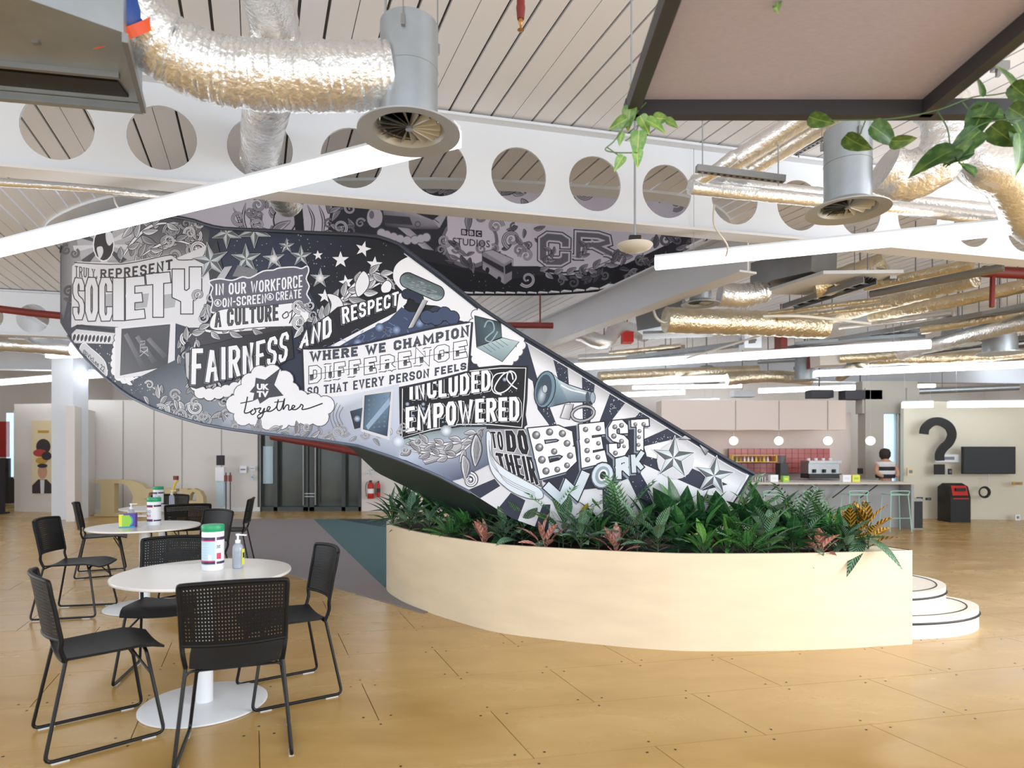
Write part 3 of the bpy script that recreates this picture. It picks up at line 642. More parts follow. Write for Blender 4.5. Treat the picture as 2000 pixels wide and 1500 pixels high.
for i, (x1, y1, Y1, x2, y2, Y2, r, m, lb) in enumerate(((1500, 612, 9.4, 1720, 585, 8.6, .035, 'foil_gold_reflect', 'thin gold lit pipe under the flat white panel'), (1520, 622, 9.6, 1740, 596, 8.8, .035, 'foil_gold_reflect', 'second thin gold lit pipe under the flat white panel'),
    (1640, 640, 10.6, 1860, 612, 9.4, .05, 'foil_smooth', 'silver pipe crossing left of the red drop pipe'), (1690, 560, 8.2, 1900, 515, 7.2, .06, 'foil_gold_reflect', 'gold lit pipe closest to the beam at right'), (1700, 575, 8.4, 1960, 522, 7.3, .05, 'zinc_dark', 'grey pipe beside the gold lit pipe at right'),
    (1800, 645, 9.6, 2040, 604, 8.4, .06, 'foil_gold_reflect', 'gold lit pipe below the red drop pipe'), (1480, 706, 14, 1680, 694, 13, .06, 'zinc', 'grey pipe above the short linear light'), (1190, 690, 13, 1330, 676, 12.4, .05, 'foil_gold_reflect', 'gold lit pipe close above the staircase slope'),
    (1700, 768, 15, 1990, 756, 14, .07, 'zinc', 'grey pipe over the question mark wall'), (1130, 700, 14, 1260, 693, 13.6, .09, 'foil_smooth', 'silver duct end above the staircase slope'))):
    a, b = P(x1, y1, Y1), P(x2, y2, Y2); t = tag(MB().tube([a, b], r, 14).build('service_pipe', m, smooth=40), lb, 'pipe', 'service pipes under the rear ceiling'); c = (a+b)/2; MB().tube([c, (c.x, c.y, ZC-.01)], .008, 5).build('hanger', 'zinc_dark', t)
for i, (px, y, Y, w_, h_, m) in enumerate(((1310, 690, 13, .5, .3, 'counter_top'), (1465, 655, 11.6, .3, .5, 'white_steel'), (1525, 668, 12, .12, .5, 'red_pipe'), (1590, 705, 13, .16, .3, 'red_pipe'), (1225, 660, 12.6, .2, .2, 'red'), (1680, 772, 14, .8, .2, 'ink'), (1600, 770, 14.4, .5, .18, 'ink'), (1450, 770, 15, .5, .14, 'zinc_dark'))):
    c = P(px, y, Y); t = tag(MB().box(tuple(c), (w_, .3, h_)).tube([(c.x, c.y, c.z+h_/2), (c.x, c.y, ZC-.01)], .012, 6).build('service_box', m), ('cream access box', 'white riser box', 'dark red valve', 'small dark red valve', 'bright red alarm box', 'dark blower box', 'second dark blower box', 'grey blower box')[i]+' hung among the rear ceiling services', 'service box')
for px, y, Y, r, h, lb in ((1872, 672, 10.3, .24, .36, 'pale dome shaped air outlet among the rear services'), (1953, 690, 9.6, .22, .34, 'silver drum outlet at the right behind the linear lights'),
                           (1572, 742, 13.5, .2, .6, 'grey drum outlet above the bar'), (1380, 748, 15, .22, .4, 'small grey drum outlet beside the stair lights')):
    c = P(px, y, Y); t = thing('air_outlet', lb, 'air outlet', c, group='drum outlets under the rear ceiling')
    MB().lathe((0, 0, 0), [(r, 0), (r, h*.5), (r*.92, h*.85), (r*.6, h)], 28).build('drum', 'zinc', t, smooth=40)
    MB().lathe((0, 0, 0), [(r*1.35, -.01), (r*1.35, .01), (r, .02)], 28).build('flange', 'flange', t)
    MB().tube([(0, 0, h), (0, 0, ZC-c.z)], .02, 6).build('hanger', 'zinc_dark', t)
for pts, r, lb in (([P(1340, 700, 11), P(1470, 660, 10.5), P(1600, 617, 10)], .018, 'thin white conduit slanting below the long foil duct'),
                   ([P(1400, 655, 10.2), P(1500, 622, 10), P(1620, 600, 9.6)], .018, 'second thin white conduit slanting beside the first'),
                   ([P(1490, 618, 9), P(1570, 618, 9), P(1700, 632, 9.4)], .02, 'thin white conduit running level behind the beam'),
                   ([P(1275, 602, 9.4), P(1283, 622, 9.4), P(1300, 630, 9.4), P(1318, 618, 9.4)], .022, 'curled white cable below the slanting beam'),
                   ([P(1395, 400, 5.35), P(1395, 440, 5.35), P(1420, 478, 5.4), P(1418, 500, 5.6)], .008, 'white cable hanging from the beam at right'),
                   ([P(222, 372, 5.1), P(225, 395, 5.1), P(238, 412, 5.1), P(250, 405, 5.1)], .008, 'white cable loop hanging below the beam at left')):
    tag(MB().tube(catmull(pts, 8), r, 6).build('conduit' if r > .01 else 'cable', 'cable', smooth=60), lb, 'cable')
tag(MB().tube(catmull([P(150, 95, 3.0), P(240, 80, 3.1), P(290, 60, 3.2)], 6), .004, 5).build('cable', 'black'), 'thin dark cable behind the foil duct bend', 'cable')
for px, lb in ((1600, 'grey hanger bracket above the second diffuser'),): pass
# emergency light on the beam bracket
tag(MB().box(tuple(P(1953, 130, 4.0)), (.09, .05, .05)).box(tuple(P(1949, 142, 4.0)), (.02, .02, .05)).build('junction_box', 'zinc_dark'), 'small grey junction box under the ceiling behind the acoustic frame', 'junction box')

# ================================================================ ACOUSTIC RAFT with trailing plants
ZR = 2.9
rf = thing('acoustic_raft', 'dark framed acoustic raft with mauve grey felt at the top right', 'acoustic panel', (1.18, 1.9, ZR))
x0, x1, y1, y0 = .53, 1.83, 2.84, .9
def fr4(a, b, name='frame_bar'): return MB().bar(Vector((a[0]-1.18, a[1]-1.9, .03)), Vector((b[0]-1.18, b[1]-1.9, .03)), .055, .07).build(name, 'raft_frame', rf)
fr4((x0-.03, y1), (4.4, y1)); fr4((x0, y0), (x0+.0, y1)); fr4((x1, y0), (x1, y1)); fr4((x0, y0), (4.4, y0))
MB().box(((x0+x1)/2-1.18, (y0+y1)/2-1.9, .075), (x1-x0, y1-y0, .03)).build('felt_panel', 'felt', rf, label='mauve grey felt infill')
for x, y in ((x0, y1), (x1, y1), (x0, y0), (4.3, y1)): MB().tube([(x-1.18, y-1.9, .05), (x-1.18, y-1.9, ZC-ZR)], .004, 6).build('suspension_wire', 'zinc', rf)
# ================================================================ STAIRCASE: plan curve of the painted balustrade
DEPTH = [(118, 9.2), (124, 8.4), (135, 7.75), (160, 7.1), (220, 6.5), (300, 6.05), (400, 5.7), (500, 5.45), (600, 5.3), (700, 5.2), (770, 5.15), (850, 5.12), (985, 5.12), (1150, 5.13), (1300, 5.15), (1472, 5.2)]
TOP = [(118, 500), (124, 470), (135, 452), (160, 437), (200, 428), (250, 422), (300, 421), (345, 424), (385, 432), (410, 442), (440, 447), (520, 451), (600, 455), (700, 459), (745, 464), (780, 478), (815, 505), (860, 538),
       (940, 602), (1020, 655), (1100, 703), (1180, 752), (1260, 800), (1340, 849), (1420, 898), (1472, 926)]
BOT = [(118, 630), (124, 640), (135, 656), (160, 690), (200, 731), (250, 772), (300, 797), (350, 815), (400, 829), (450, 838), (500, 845), (560, 852), (620, 859), (700, 871), (770, 894), (850, 926), (920, 962), (985, 1003),
       (1000, 1012), (1100, 1048), (1300, 1048), (1400, 1030), (1440, 972), (1472, 927)]
def interp(T, x, smooth=False):
    if x <= T[0][0]: return T[0][1]
    for i in range(len(T)-1):
        a, b = T[i], T[i+1]
        if x <= b[0]:
            t = (x-a[0])/(b[0]-a[0])
            if not smooth: return a[1]+(b[1]-a[1])*t
            p = T[max(i-1, 0)]; q = T[min(i+2, len(T)-1)]
            m0 = (b[1]-p[1])/(b[0]-p[0])*(b[0]-a[0]); m1 = (q[1]-a[1])/(q[0]-a[0])*(b[0]-a[0])
            return (2*t**3-3*t*t+1)*a[1]+(t**3-2*t*t+t)*m0+(-2*t**3+3*t*t)*b[1]+(t**3-t*t)*m1
    return T[-1][1]
class Surf:
    """an upright curved sheet; art given in picture coordinates is laid onto it"""
    def __init__(s, knots, depth, top, bot):
        s.k = knots; s.pl = [Vector(((x-1000)/F*depth(x), depth(x))) for x in knots]; s.top = [top(x) for x in knots]; s.bot = [bot(x) for x in knots]
        s.nr = []
        for i in range(len(knots)):
            a, b = s.pl[max(i-1, 0)], s.pl[min(i+1, len(knots)-1)]; t = (b-a).normalized(); s.nr.append(Vector((t.y, -t.x)))
        s.faces = []; s.cols = []; s.verts = []
    def at(s, i, x, y, lift):
        """point in column i"""
        a, b = s.pl[i], s.pl[i+1]; k = (x-1000)/F; d = b-a; den = d.x-k*d.y; u = (k*a.y-a.x)/den; p = a+d*u
        n = (s.nr[i]*(1-u)+s.nr[i+1]*u); z = H-(y-883)/F*p.y; p = p+n*lift; return (p.x, p.y, z)
    def tri(s, pts, cols, lift):
        xs = [p[0] for p in pts]; lo, hi = min(xs), max(xs)
        for i in range(len(s.k)-1):
            k0, k1 = s.k[i], s.k[i+1]
            if k1 <= lo or k0 >= hi: continue
            poly = [(p[0], p[1], *c) for p, c in zip(pts, cols)]
            def clip(poly, f):
                out = []
                for j in range(len(poly)):
                    a, b = poly[j-1], poly[j]; fa, fb = f(a), f(b)
                    if (fa >= 0) != (fb >= 0): t = fa/(fa-fb); out.append(tuple(a[q]+(b[q]-a[q])*t for q in range(5)))
                    if fb >= 0: out.append(b)
                return out
            t0, t1, b0, b1 = s.top[i], s.top[i+1], s.bot[i], s.bot[i+1]; w = k1-k0
            if lo < k0: poly = clip(poly, lambda p: p[0]-k0)
            if hi > k1 and poly: poly = clip(poly, lambda p: k1-p[0])
            if poly and min(p[1] for p in poly) < max(t0, t1): poly = clip(poly, lambda p: p[1]-(t0+(t1-t0)*(p[0]-k0)/w))
            if poly and max(p[1] for p in poly) > min(b0, b1): poly = clip(poly, lambda p: (b0+(b1-b0)*(p[0]-k0)/w)-p[1])
            if len(poly) < 3: continue
            o = len(s.verts); s.verts += [s.at(i, p[0], p[1], lift) for p in poly]; s.faces.append(tuple(range(o, o+len(poly)))); s.cols += [p[2:5] for p in poly]
    def build(s, name, parent, label=None):
        me = bpy.data.meshes.new(name); me.from_pydata(s.verts, [], s.faces); ca = me.color_attributes.new('Col', 'FLOAT_COLOR', 'POINT')
        flat = []
        for c in s.cols: flat += [c[0], c[1], c[2], 1.0]
        ca.data.foreach_set('color', flat); me.materials.append(M('mural_paint')); me.update()
        s.verts, s.faces, s.cols = [], [], []; o = link(name, me, parent, label); return o
WIDTH = {'I': .42, 'M': 1.35, 'W': 1.45, ' ': .5, ',': .35, '-': .6, 'L': .85, 'E': .88, 'F': .85}
STROKES = {'A': [[(0, 0), (.5, 1), (1, 0)], [(.2, .33), (.8, .33)]], 'B': [['c', (0, 0), (0, 1), (.7, 1), (.97, .86), (.97, .66), (.7, .53), (1, .38), (1, .15), (.7, 0)], [(0, .53), (.6, .53)]],
 'C': [[(1, .78), (1, .88), (.78, 1), (.22, 1), (0, .85), (0, .15), (.22, 0), (.78, 0), (1, .12), (1, .22)]], 'D': [['c', (0, 0), (0, 1), (.65, 1), (1, .8), (1, .2), (.65, 0)]],
 'E': [[(1, 1), (0, 1), (0, 0), (1, 0)], [(0, .5), (.75, .5)]], 'F': [[(1, 1), (0, 1), (0, 0)], [(0, .5), (.75, .5)]], 'H': [[(0, 0), (0, 1)], [(1, 0), (1, 1)], [(0, .5), (1, .5)]],
 'I': [[(.5, 0), (.5, 1)]], 'K': [[(0, 0), (0, 1)], [(1, 1), (.1, .45)], [(.35, .55), (1, 0)]], 'L': [[(0, 1), (0, 0), (1, 0)]], 'M': [[(0, 0), (0, 1), (.5, .3), (1, 1), (1, 0)]], 'N': [[(0, 0), (0, 1), (1, 0), (1, 1)]],
 'O': [['c', (.3, 1), (.7, 1), (1, .8), (1, .2), (.7, 0), (.3, 0), (0, .2), (0, .8)]], 'P': [[(0, 0), (0, 1), (.7, 1), (1, .86), (1, .6), (.7, .45), (0, .45)]],
 'R': [[(0, 0), (0, 1), (.7, 1), (1, .86), (1, .64), (.7, .5), (0, .5)], [(.5, .5), (1, 0)]],
 'S': [[(1, .8), (1, .88), (.75, 1), (.25, 1), (0, .86), (0, .66), (.2, .55), (.8, .45), (1, .34), (1, .14), (.75, 0), (.25, 0), (0, .12), (0, .2)]],
 'T': [[(0, 1), (1, 1)], [(.5, 0), (.5, 1)]], 'U': [[(0, 1), (0, .18), (.25, 0), (.75, 0), (1, .18), (1, 1)]], 'V': [[(0, 1), (.5, 0), (1, 1)]], 'W': [[(0, 1), (.25, 0), (.5, .75), (.75, 0), (1, 1)]],
 'Y': [[(0, 1), (.5, .48), (1, 1)], [(.5, .48), (.5, 0)]], ',': [[(.5, .1), (.3, -.15)]], '-': [[(0, .5), (1, .5)]], 'y': [[(0, 1), (0, .45), (.5, .3), (1, .45), (1, 1)], [(.5, .3), (.5, 0)]]}
class Art:
    def __init__(s, surf, base=.003, eps=5e-6, tint=(1, 1, 1)): s.S = surf; s.l = base; s.e = eps; s.tint = tint
    def c(s, col):
        if isinstance(col, (int, float)): col = (col, col, col+6 if 20 < col < 250 else col)
        q = lin([min(255, v) for v in col]); return tuple(a*b for a, b in zip(q, s.tint))
    def up(s): s.l += s.e
    def poly(s, pts, col, up=True):
        if up: s.up()
        if isinstance(col, list): cs = [s.c(q) for q in col]
        else: cs = [s.c(col)]*len(pts)
        if len(pts) == 3: s.S.tri(pts, cs, s.l); return
        for t in geometry.tessellate_polygon([[Vector((p[0], p[1], 0)) for p in pts]]): s.S.tri([pts[i][:2] for i in t], [cs[i] for i in t], s.l)
    def sm(s, pts, col, k=5, closed=True, line=None, lw=1.5):
        q = [(p.x, p.y) for p in catmull([(a, b, 0) for a, b in pts], k, closed)]; s.poly(q, col)
        if line is not None: s.stroke(q, lw, line, closed=closed, k=0)
        return q
    def stroke(s, pts, wd, col, closed=False, k=4, taper=False):
        if k: pts = [(p.x, p.y) for p in catmull([(a, b, 0) for a, b in pts], k, closed)]
        s.up(); n = len(pts); L = []; R = []
        for i in range(n):
            a = pts[i-1] if (i or closed) else pts[0]; b = pts[(i+1) % n] if (closed or i < n-1) else pts[-1]
            dx, dy = b[0]-a[0], b[1]-a[1]; q = math.hypot(dx, dy) or 1; t = i/(n-1)
            ww = (wd(t) if callable(wd) else wd*(min(1, 3*t, 3*(1-t))+.12 if taper else 1))/2
            L.append((pts[i][0]-dy/q*ww, pts[i][1]+dx/q*ww)); R.append((pts[i][0]+dy/q*ww, pts[i][1]-dx/q*ww))
        cc = s.c(col)
        for i in range(n if closed else n-1):
            j = (i+1) % n; s.S.tri([L[i], R[i], R[j]], [cc]*3, s.l); s.S.tri([L[i], R[j], L[j]], [cc]*3, s.l)
    def fan(s, cx, cy, rx, ry, c0, c1, n=14, rot=0, a0=0, a1=2*PI):
        s.up(); A, B = s.c(c0), s.c(c1); cr, sr = math.cos(rot), math.sin(rot)
        pt = lambda t: (cx+rx*math.cos(t)*cr-ry*math.sin(t)*sr, cy+rx*math.cos(t)*sr+ry*math.sin(t)*cr)
        for i in range(n):
            t0 = a0+(a1-a0)*i/n; t1 = a0+(a1-a0)*(i+1)/n; s.S.tri([(cx, cy), pt(t0), pt(t1)], [A, B, B], s.l)
    def ell(s, cx, cy, rx, ry, col, line=None, lw=1.2, rot=0, n=16):
        pts = [(cx+rx*math.cos(t)*math.cos(rot)-ry*math.sin(t)*math.sin(rot), cy+rx*math.cos(t)*math.sin(rot)+ry*math.sin(t)*math.cos(rot)) for t in [2*PI*i/n for i in range(n)]]
        if col is not None: s.poly(pts, col)
        if line is not None: s.stroke(pts, lw, line, closed=True, k=0)
    def dots(s, reg, n, col, r=(.5, 1.4)):
        s.up()
        for _ in range(n):
            x, y = random.uniform(reg[0], reg[2]), random.uniform(reg[1], reg[3]); q = random.uniform(*r); cc = s.c(col)
            s.S.tri([(x-q, y), (x, y-q), (x+q, y)], [cc]*3, s.l); s.S.tri([(x-q, y), (x+q, y), (x, y+q)], [cc]*3, s.l)
    def text(s, st, top, bot, col, bold=0.0, dx=0, dy=0, seg=False):
        """top, bot: 2 or 3 control points of the upper and lower guide lines"""
        s.up(); vs, ts, (x0, x1, y0, y1) = glyphs(st, bold, 2); cc = s.c(col)
        def q(G, u):
            if len(G) == 2: return (G[0][0]+(G[1][0]-G[0][0])*u, G[0][1]+(G[1][1]-G[0][1])*u)
            m = (2*G[1][0]-.5*(G[0][0]+G[2][0]), 2*G[1][1]-.5*(G[0][1]+G[2][1]))
            return tuple((1-u)**2*G[0][k]+2*u*(1-u)*m[k]+u*u*G[2][k] for k in (0, 1))
        pp = []
        for vx, vy in vs:
            u = (vx-x0)/(x1-x0); v = (vy-y0)/(y1-y0); a, b = q(top, u), q(bot, u); pp.append((b[0]+(a[0]-b[0])*v+dx, b[1]+(a[1]-b[1])*v+dy))
        for t in ts: s.S.tri([pp[i] for i in t], [cc]*3, s.l)
    def star(s, cx, cy, r, rot=-90, inner=.40, hi=225, lo=120, out=40, flat=False, sx=1.0):
        a = [math.radians(rot+36*i) for i in range(10)]
        pt = [(cx+math.cos(t)*sx*(r if i % 2 == 0 else r*inner), cy+math.sin(t)*(r if i % 2 == 0 else r*inner)) for i, t in enumerate(a)]
        if flat: s.poly(pt, hi); return
        o = [(cx+(x-cx)*1.13, cy+(y-cy)*1.13) for x, y in pt]; s.poly(o, hi); o = [(cx+(x-cx)*1.06, cy+(y-cy)*1.06) for x, y in pt]; s.poly(o, out)
        s.up()
        for i in range(10):
            j = (i+1) % 10; k = hi if i % 2 == 0 else lo; A, B = s.c((k-4, k+2, k+6)), s.c((k*.8, k*.84, k*.87)); s.S.tri([(cx, cy), pt[i], pt[j]], [A, B, B], s.l)
    def leaf(s, x, y, ang, L, wd, col=225, dk=40, bend=.35, veins=2):
        """a curling acanthus lobe"""
        ca, sa = math.cos(ang), math.sin(ang); T = lambda u, v: (x+ca*u*L-sa*(v*wd+bend*L*u*u), y+sa*u*L+ca*(v*wd+bend*L*u*u))
        prof = [(0, .12), (.25, .42), (.5, .5), (.75, .34), (1, 0)]
        up = [T(u, v) for u, v in prof]; dn = [T(u, -v) for u, v in prof[::-1][1:]]
        pts = up+dn; q = [(p.x, p.y) for p in catmull([(a, b, 0) for a, b in pts], 2, True)]
        n = len(q); g = [col if i < n/2 else max(0, col*.66) for i in range(n)]
        s.poly(q, g); s.stroke(q, max(1.0, wd*.09), dk, closed=True, k=0)
        for v in range(veins):
            vv = (v+1)/(veins+1)*.6-.3; s.stroke([T(.08, vv*.4), T(.45, vv*1.2), T(.9, vv*.3)], max(.8, wd*.06), dk, k=2, taper=True)
    def scroll(s, x, y, r, a0=0, turns=1.4, dr=1, col=225, dk=35, wd=None):
        wd = wd or r*.34; pts = []
        for i in range(15): t = i/14; a = a0+dr*turns*2*PI*t; q = r*(1-.82*t); pts.append((x+math.cos(a)*q, y+math.sin(a)*q))
        f = lambda w: (lambda t: w*(1-.6*t)+.4)
        s.stroke(pts, f(wd*1.5), dk, k=2); s.stroke(pts, f(wd), col, k=2); s.stroke(pts, f(wd*.25), (col*.6), k=2); s.ell(pts[-1][0], pts[-1][1], wd*.45, wd*.45, col, dk, 1, n=8)
    def flourish(s, pts, r=9, col=225, dk=35, n=None, side=0):
        """a stem with leaves curling to both sides"""
        q = [(p.x, p.y) for p in catmull([(a, b, 0) for a, b in pts], 6)]; s.stroke(q, r*.5, dk, k=0, taper=True); s.stroke(q, r*.3, col, k=0, taper=True); m = len(q)
        n = n or max(3, m//3)
        for i in range(n):
            k = int((i+.5)/n*(m-2)); a = math.atan2(q[k+1][1]-q[k][1], q[k+1][0]-q[k][0]); sg = (1 if i % 2 else -1) if not side else side
            s.leaf(q[k][0], q[k][1], a+sg*.85, r*random.uniform(1.5, 2.2), r*.9, col*random.uniform(.8, 1), dk, bend=-sg*.3)
    def fill(s, reg, n, r=(7, 13), col=(150, 225), dk=40):
        for _ in range(n):
            x, y = random.uniform(reg[0], reg[2]), random.uniform(reg[1], reg[3]); q = random.uniform(*r); c = random.uniform(*col)
            if random.random() < .4: s.scroll(x, y, q, random.uniform(0, 6.3), 1.3, random.choice((-1, 1)), c, dk)
            else: s.leaf(x, y, random.uniform(0, 6.3), q*2, q*.9, c, dk, random.choice((-.35, .35)))
    def cloud(s, pts, r, col=232, line=50, lw=1.6, shade=None):
        """scalloped edge along pts"""
        q = [(p.x, p.y) for p in catmull([(a, b, 0) for a, b in pts], 8)]; acc = 0; last = q[0]; cs = [q[0]]
        for p in q:
            if math.hypot(p[0]-last[0], p[1]-last[1]) > r*1.3: cs.append(p); last = p
        for p in cs: s.ell(p[0], p[1], r+lw, r+lw, line, n=14)
        for p in cs: s.ell(p[0], p[1], r, r, col, n=14)
    def ball(s, x, y, r):
        s.ell(x, y, r*1.05, r*1.05, 60, n=12); s.fan(x, y, r, r, 150, 70, 12); s.fan(x+r*.25, y-r*.3, r*.55, r*.55, 225, 130, 8)

    def bar(s, pts, w, cc, closed=False, cap=True):
        """mitred stroke with square ends"""
        n = len(pts); q = [Vector(p) for p in pts]; L = []; R = []
        if not closed and cap:
            q[0] = q[0]+(q[0]-q[1]).normalized()*w/2; q[-1] = q[-1]+(q[-1]-q[-2]).normalized()*w/2
        for i in range(n):
            d0 = (q[i]-q[i-1]).normalized() if (i or closed) else None; d1_ = (q[(i+1) % n]-q[i]).normalized() if (i < n-1 or closed) else None
            d0 = d0 or d1_; d1_ = d1_ or d0; n0 = Vector((-d0.y, d0.x)); n1_ = Vector((-d1_.y, d1_.x)); m = n0+n1_
            if m.length < .3: m = n0
            m.normalize(); k = min(1.9, 1/max(.3, m.dot(n0))); L.append(q[i]+m*w/2*k); R.append(q[i]-m*w/2*k)
        for i in range(n if closed else n-1):
            j = (i+1) % n; s.l += 2e-6; s.S.tri([L[i], R[i], R[j]], [cc]*3, s.l); s.S.tri([L[i], R[j], L[j]], [cc]*3, s.l)
    def block(s, st, top, bot, layers, wf=.26, gap=.2, serif=0):
        """condensed poster capitals; layers: (extra width, colour, dx, dy)"""
        ws = [WIDTH.get(ch, 1.0) for ch in st]; tot = sum(ws)+gap*(len(st)-1)
        def q(G, u):
            if len(G) == 2: return (G[0][0]+(G[1][0]-G[0][0])*u, G[0][1]+(G[1][1]-G[0][1])*u)
            m = (2*G[1][0]-.5*(G[0][0]+G[2][0]), 2*G[1][1]-.5*(G[0][1]+G[2][1]))
            return tuple((1-u)**2*G[0][k]+2*u*(1-u)*m[k]+u*u*G[2][k] for k in (0, 1))
        for ex, col, dx, dy in layers:
            s.up(); cc = s.c(col); cur = 0
            for ch, w0 in zip(st, ws):
                ua, ub = cur/tot, (cur+w0)/tot; cur += w0+gap
                if ch not in STROKES: continue
                ta, tb_, ba, bb = q(top, ua), q(top, ub), q(bot, ua), q(bot, ub); wpx = (tb_[0]-ta[0]+bb[0]-ba[0])/2; hpx = (ba[1]-ta[1]+bb[1]-tb_[1])/2
                w = min(wf*wpx/min(1, w0*1.0)*1.0, wf*hpx*.9) if w0 < 1.2 else wf*wpx/w0; iu, iv = w/2/wpx, w/2/hpx
                if ch == 'I': iu = 0
                for pl in STROKES[ch]:
                    cl = pl[0] == 'c'; pp = pl[1:] if cl else pl; out = []
                    for x, y in pp:
                        x = iu+x*(1-2*iu); y = iv+y*(1-2*iv); a = (ta[0]+(tb_[0]-ta[0])*x, ta[1]+(tb_[1]-ta[1])*x); b = (ba[0]+(bb[0]-ba[0])*x, ba[1]+(bb[1]-ba[1])*x)
                        out.append((b[0]+(a[0]-b[0])*y+dx, b[1]+(a[1]-b[1])*y+dy))
                    s.bar(out, w+2*ex, cc, cl)
                    if serif and not cl:
                        for e, nx_ in ((0, 1), (-1, -2)):
                            if pp[e][1] in (0, 1) and abs(pp[e][0]-pp[nx_][0]) < .6 and abs(pp[e][1]-pp[nx_][1]) > .15:
                                x, y = out[e]; sg = (1 if pp[e][1] == 0 else -1)*w*.2; sl = (tb_[1]-ta[1])/max(1, tb_[0]-ta[0])*serif*w
                                s.bar([(x-serif*w, y+sg-sl), (x+serif*w, y+sg+sl)], w*.45+2*ex, cc, False, False)

kn = [118, 121, 124, 129, 135, 142, 150, 160, 172, 186, 202]+list(range(220, 1460, 20))+[1472]
SM = Surf(kn, lambda x: interp(DEPTH, x, True), lambda x: interp(TOP, x), lambda x: interp(BOT, x))
stair = thing('staircase', 'curving staircase whose balustrade carries a black and white lettered mural', 'staircase', (0, 0, 0))
mat('balustrade_dark', (44, 50, 64), .5)
# the sheet itself
mb = MB(); n = len(kn); TH = .06
for i in range(n):
    p, q = SM.pl[i], SM.nr[i]; zt = H-(SM.top[i]-883)/F*p.y; zb = H-(SM.bot[i]-883)/F*p.y; b = p-q*TH
    mb.v += [(p.x, p.y, zb), (p.x, p.y, zt), (b.x, b.y, zt), (b.x, b.y, zb)]
for i in range(n-1):
    for k in range(4): mb.f.append((4*i+k, 4*i+(k+1) % 4, 4*i+4+(k+1) % 4, 4*i+4+k)); mb.mi.append(0)
mb.f += [(0, 1, 2, 3), (4*n-4, 4*n-3, 4*n-2, 4*n-1)]; mb.mi += [0, 0]
mb.build('balustrade', 'balustrade_dark', stair, label='balustrade panel painted all over with the mural')
def rail(T, dz, r, name, m, i0=0, i1=None, lift=.01):
    pts = []
    for i in range(i0, i1 or n): p = SM.pl[i]+SM.nr[i]*lift; pts.append((p.x, p.y, H-(T[i]-883)/F*SM.pl[i].y+dz))
    return MB().tube(pts, r, 8).build(name, m, stair, smooth=50)
mat('edge_steel', (96, 104, 122), .35, .3)
rail(SM.top, 0, .016, 'top_rail', 'balustrade_dark'); rail(SM.bot, 0, .014, 'bottom_edge', 'edge_steel', 4, 47)
# soffit, inner balustrade, treads
def inner(i):
    x = kn[i]; p = SM.pl[i]
    off = Vector((interp([(118, 1.15), (220, .85), (400, .45), (600, -.05), (770, -.5), (850, -.68), (1472, -.55)], x), interp([(118, -.3), (220, .7), (400, 1.0), (600, 1.1), (850, 1.0), (1472, 1.0)], x)))
    return p+off
mb = MB(); zb = lambda i: H-(SM.bot[i]-883)/F*SM.pl[i].y
iz = [k for k in range(4, n) if kn[k] <= 1300]
for k in iz:
    p, q = SM.pl[k], inner(k); z = max(.66, zb(k)); mb.v += [(p.x, p.y, z+.01), (q.x, q.y, z-.02)]
for k in range(len(iz)-1): mb.f.append((2*k, 2*k+1, 2*k+3, 2*k+2)); mb.mi.append(0)
mb.build('soffit', 'green_dark', stair, label='dark green underside of the flight', smooth=40)
mb = MB()
for k in iz:
    q = inner(k); z = max(.66, zb(k))-.02; q2 = inner(k)+Vector((.0, .04)); mb.v += [(q.x, q.y, z), (q.x, q.y, z+.9), (q2.x, q2.y, z+.9), (q2.x, q2.y, z)]
for k in range(len(iz)-1):
    for j in range(4): mb.f.append((4*k+j, 4*k+(j+1) % 4, 4*k+4+(j+1) % 4, 4*k+4+j)); mb.mi.append(0)
mb.build('inner_balustrade', 'green_dark', stair)
for t in range(9):
    x = 985-t*42; k = min(range(n), key=lambda i: abs(kn[i]-x)); p = SM.pl[k]+Vector((.0, .1)); q = inner(k)+Vector((0, -.02)); z = zb(k)+.24
    MB().bar((p.x, p.y, z), (q.x, q.y, z), .28, .04).build('tread', 'birch', stair)

# ---------------------------------------------------------------- the mural
A = Art(SM); W_, K_, NV = 226, 26, (50, 55, 74)
A.poly([(100, 380), (1480, 380), (1480, 1060), (100, 1060)], NV)
A.poly([(560, 440), (800, 440), (900, 560), (820, 620), (640, 640), (600, 560)], [(52, 57, 76), (16, 17, 22), (16, 17, 22), (20, 22, 28), (24, 26, 34), (30, 32, 42)])
A.dots((400, 445, 640, 560), 60, 170, (.5, 1.6)); A.dots((600, 470, 760, 580), 30, 130)
# globe corner and scrolls
A.poly([(120, 420), (345, 415), (410, 450), (405, 500), (340, 505), (240, 515), (150, 512), (120, 640)], [100, 70, 70, 110, 150, 170, 150, 90])
A.poly([(150, 468), (180, 440), (255, 430), (280, 470), (262, 508), (160, 510)], 170)
for k in range(9): a = k*.7; A.poly([(203, 478), (203+60*math.cos(a), 478+45*math.sin(a)), (203+60*math.cos(a+.3), 478+45*math.sin(a+.3))], 62 if k % 2 else 205)
A.ell(203, 478, 20, 32, 22, 232, 2.2); A.sm([(208, 452), (219, 456), (222, 470), (214, 480), (208, 470)], 215); A.sm([(190, 484), (200, 482), (202, 494), (195, 507), (192, 498)], 215)
A.fill((250, 430, 400, 500), 34, (9, 17), (150, 228)); A.fill((122, 470, 150, 640), 10, (6, 12), (60, 130))
A.flourish([(235, 512), (262, 470), (300, 440), (350, 436)], 14); A.flourish([(270, 505), (310, 480), (345, 470), (395, 486)], 13); A.scroll(386, 488, 17, 1, 1.5, -1, wd=7); A.scroll(372, 455, 12, 3, 1.4, 1); A.scroll(330, 470, 12, 2, 1.3, -1)
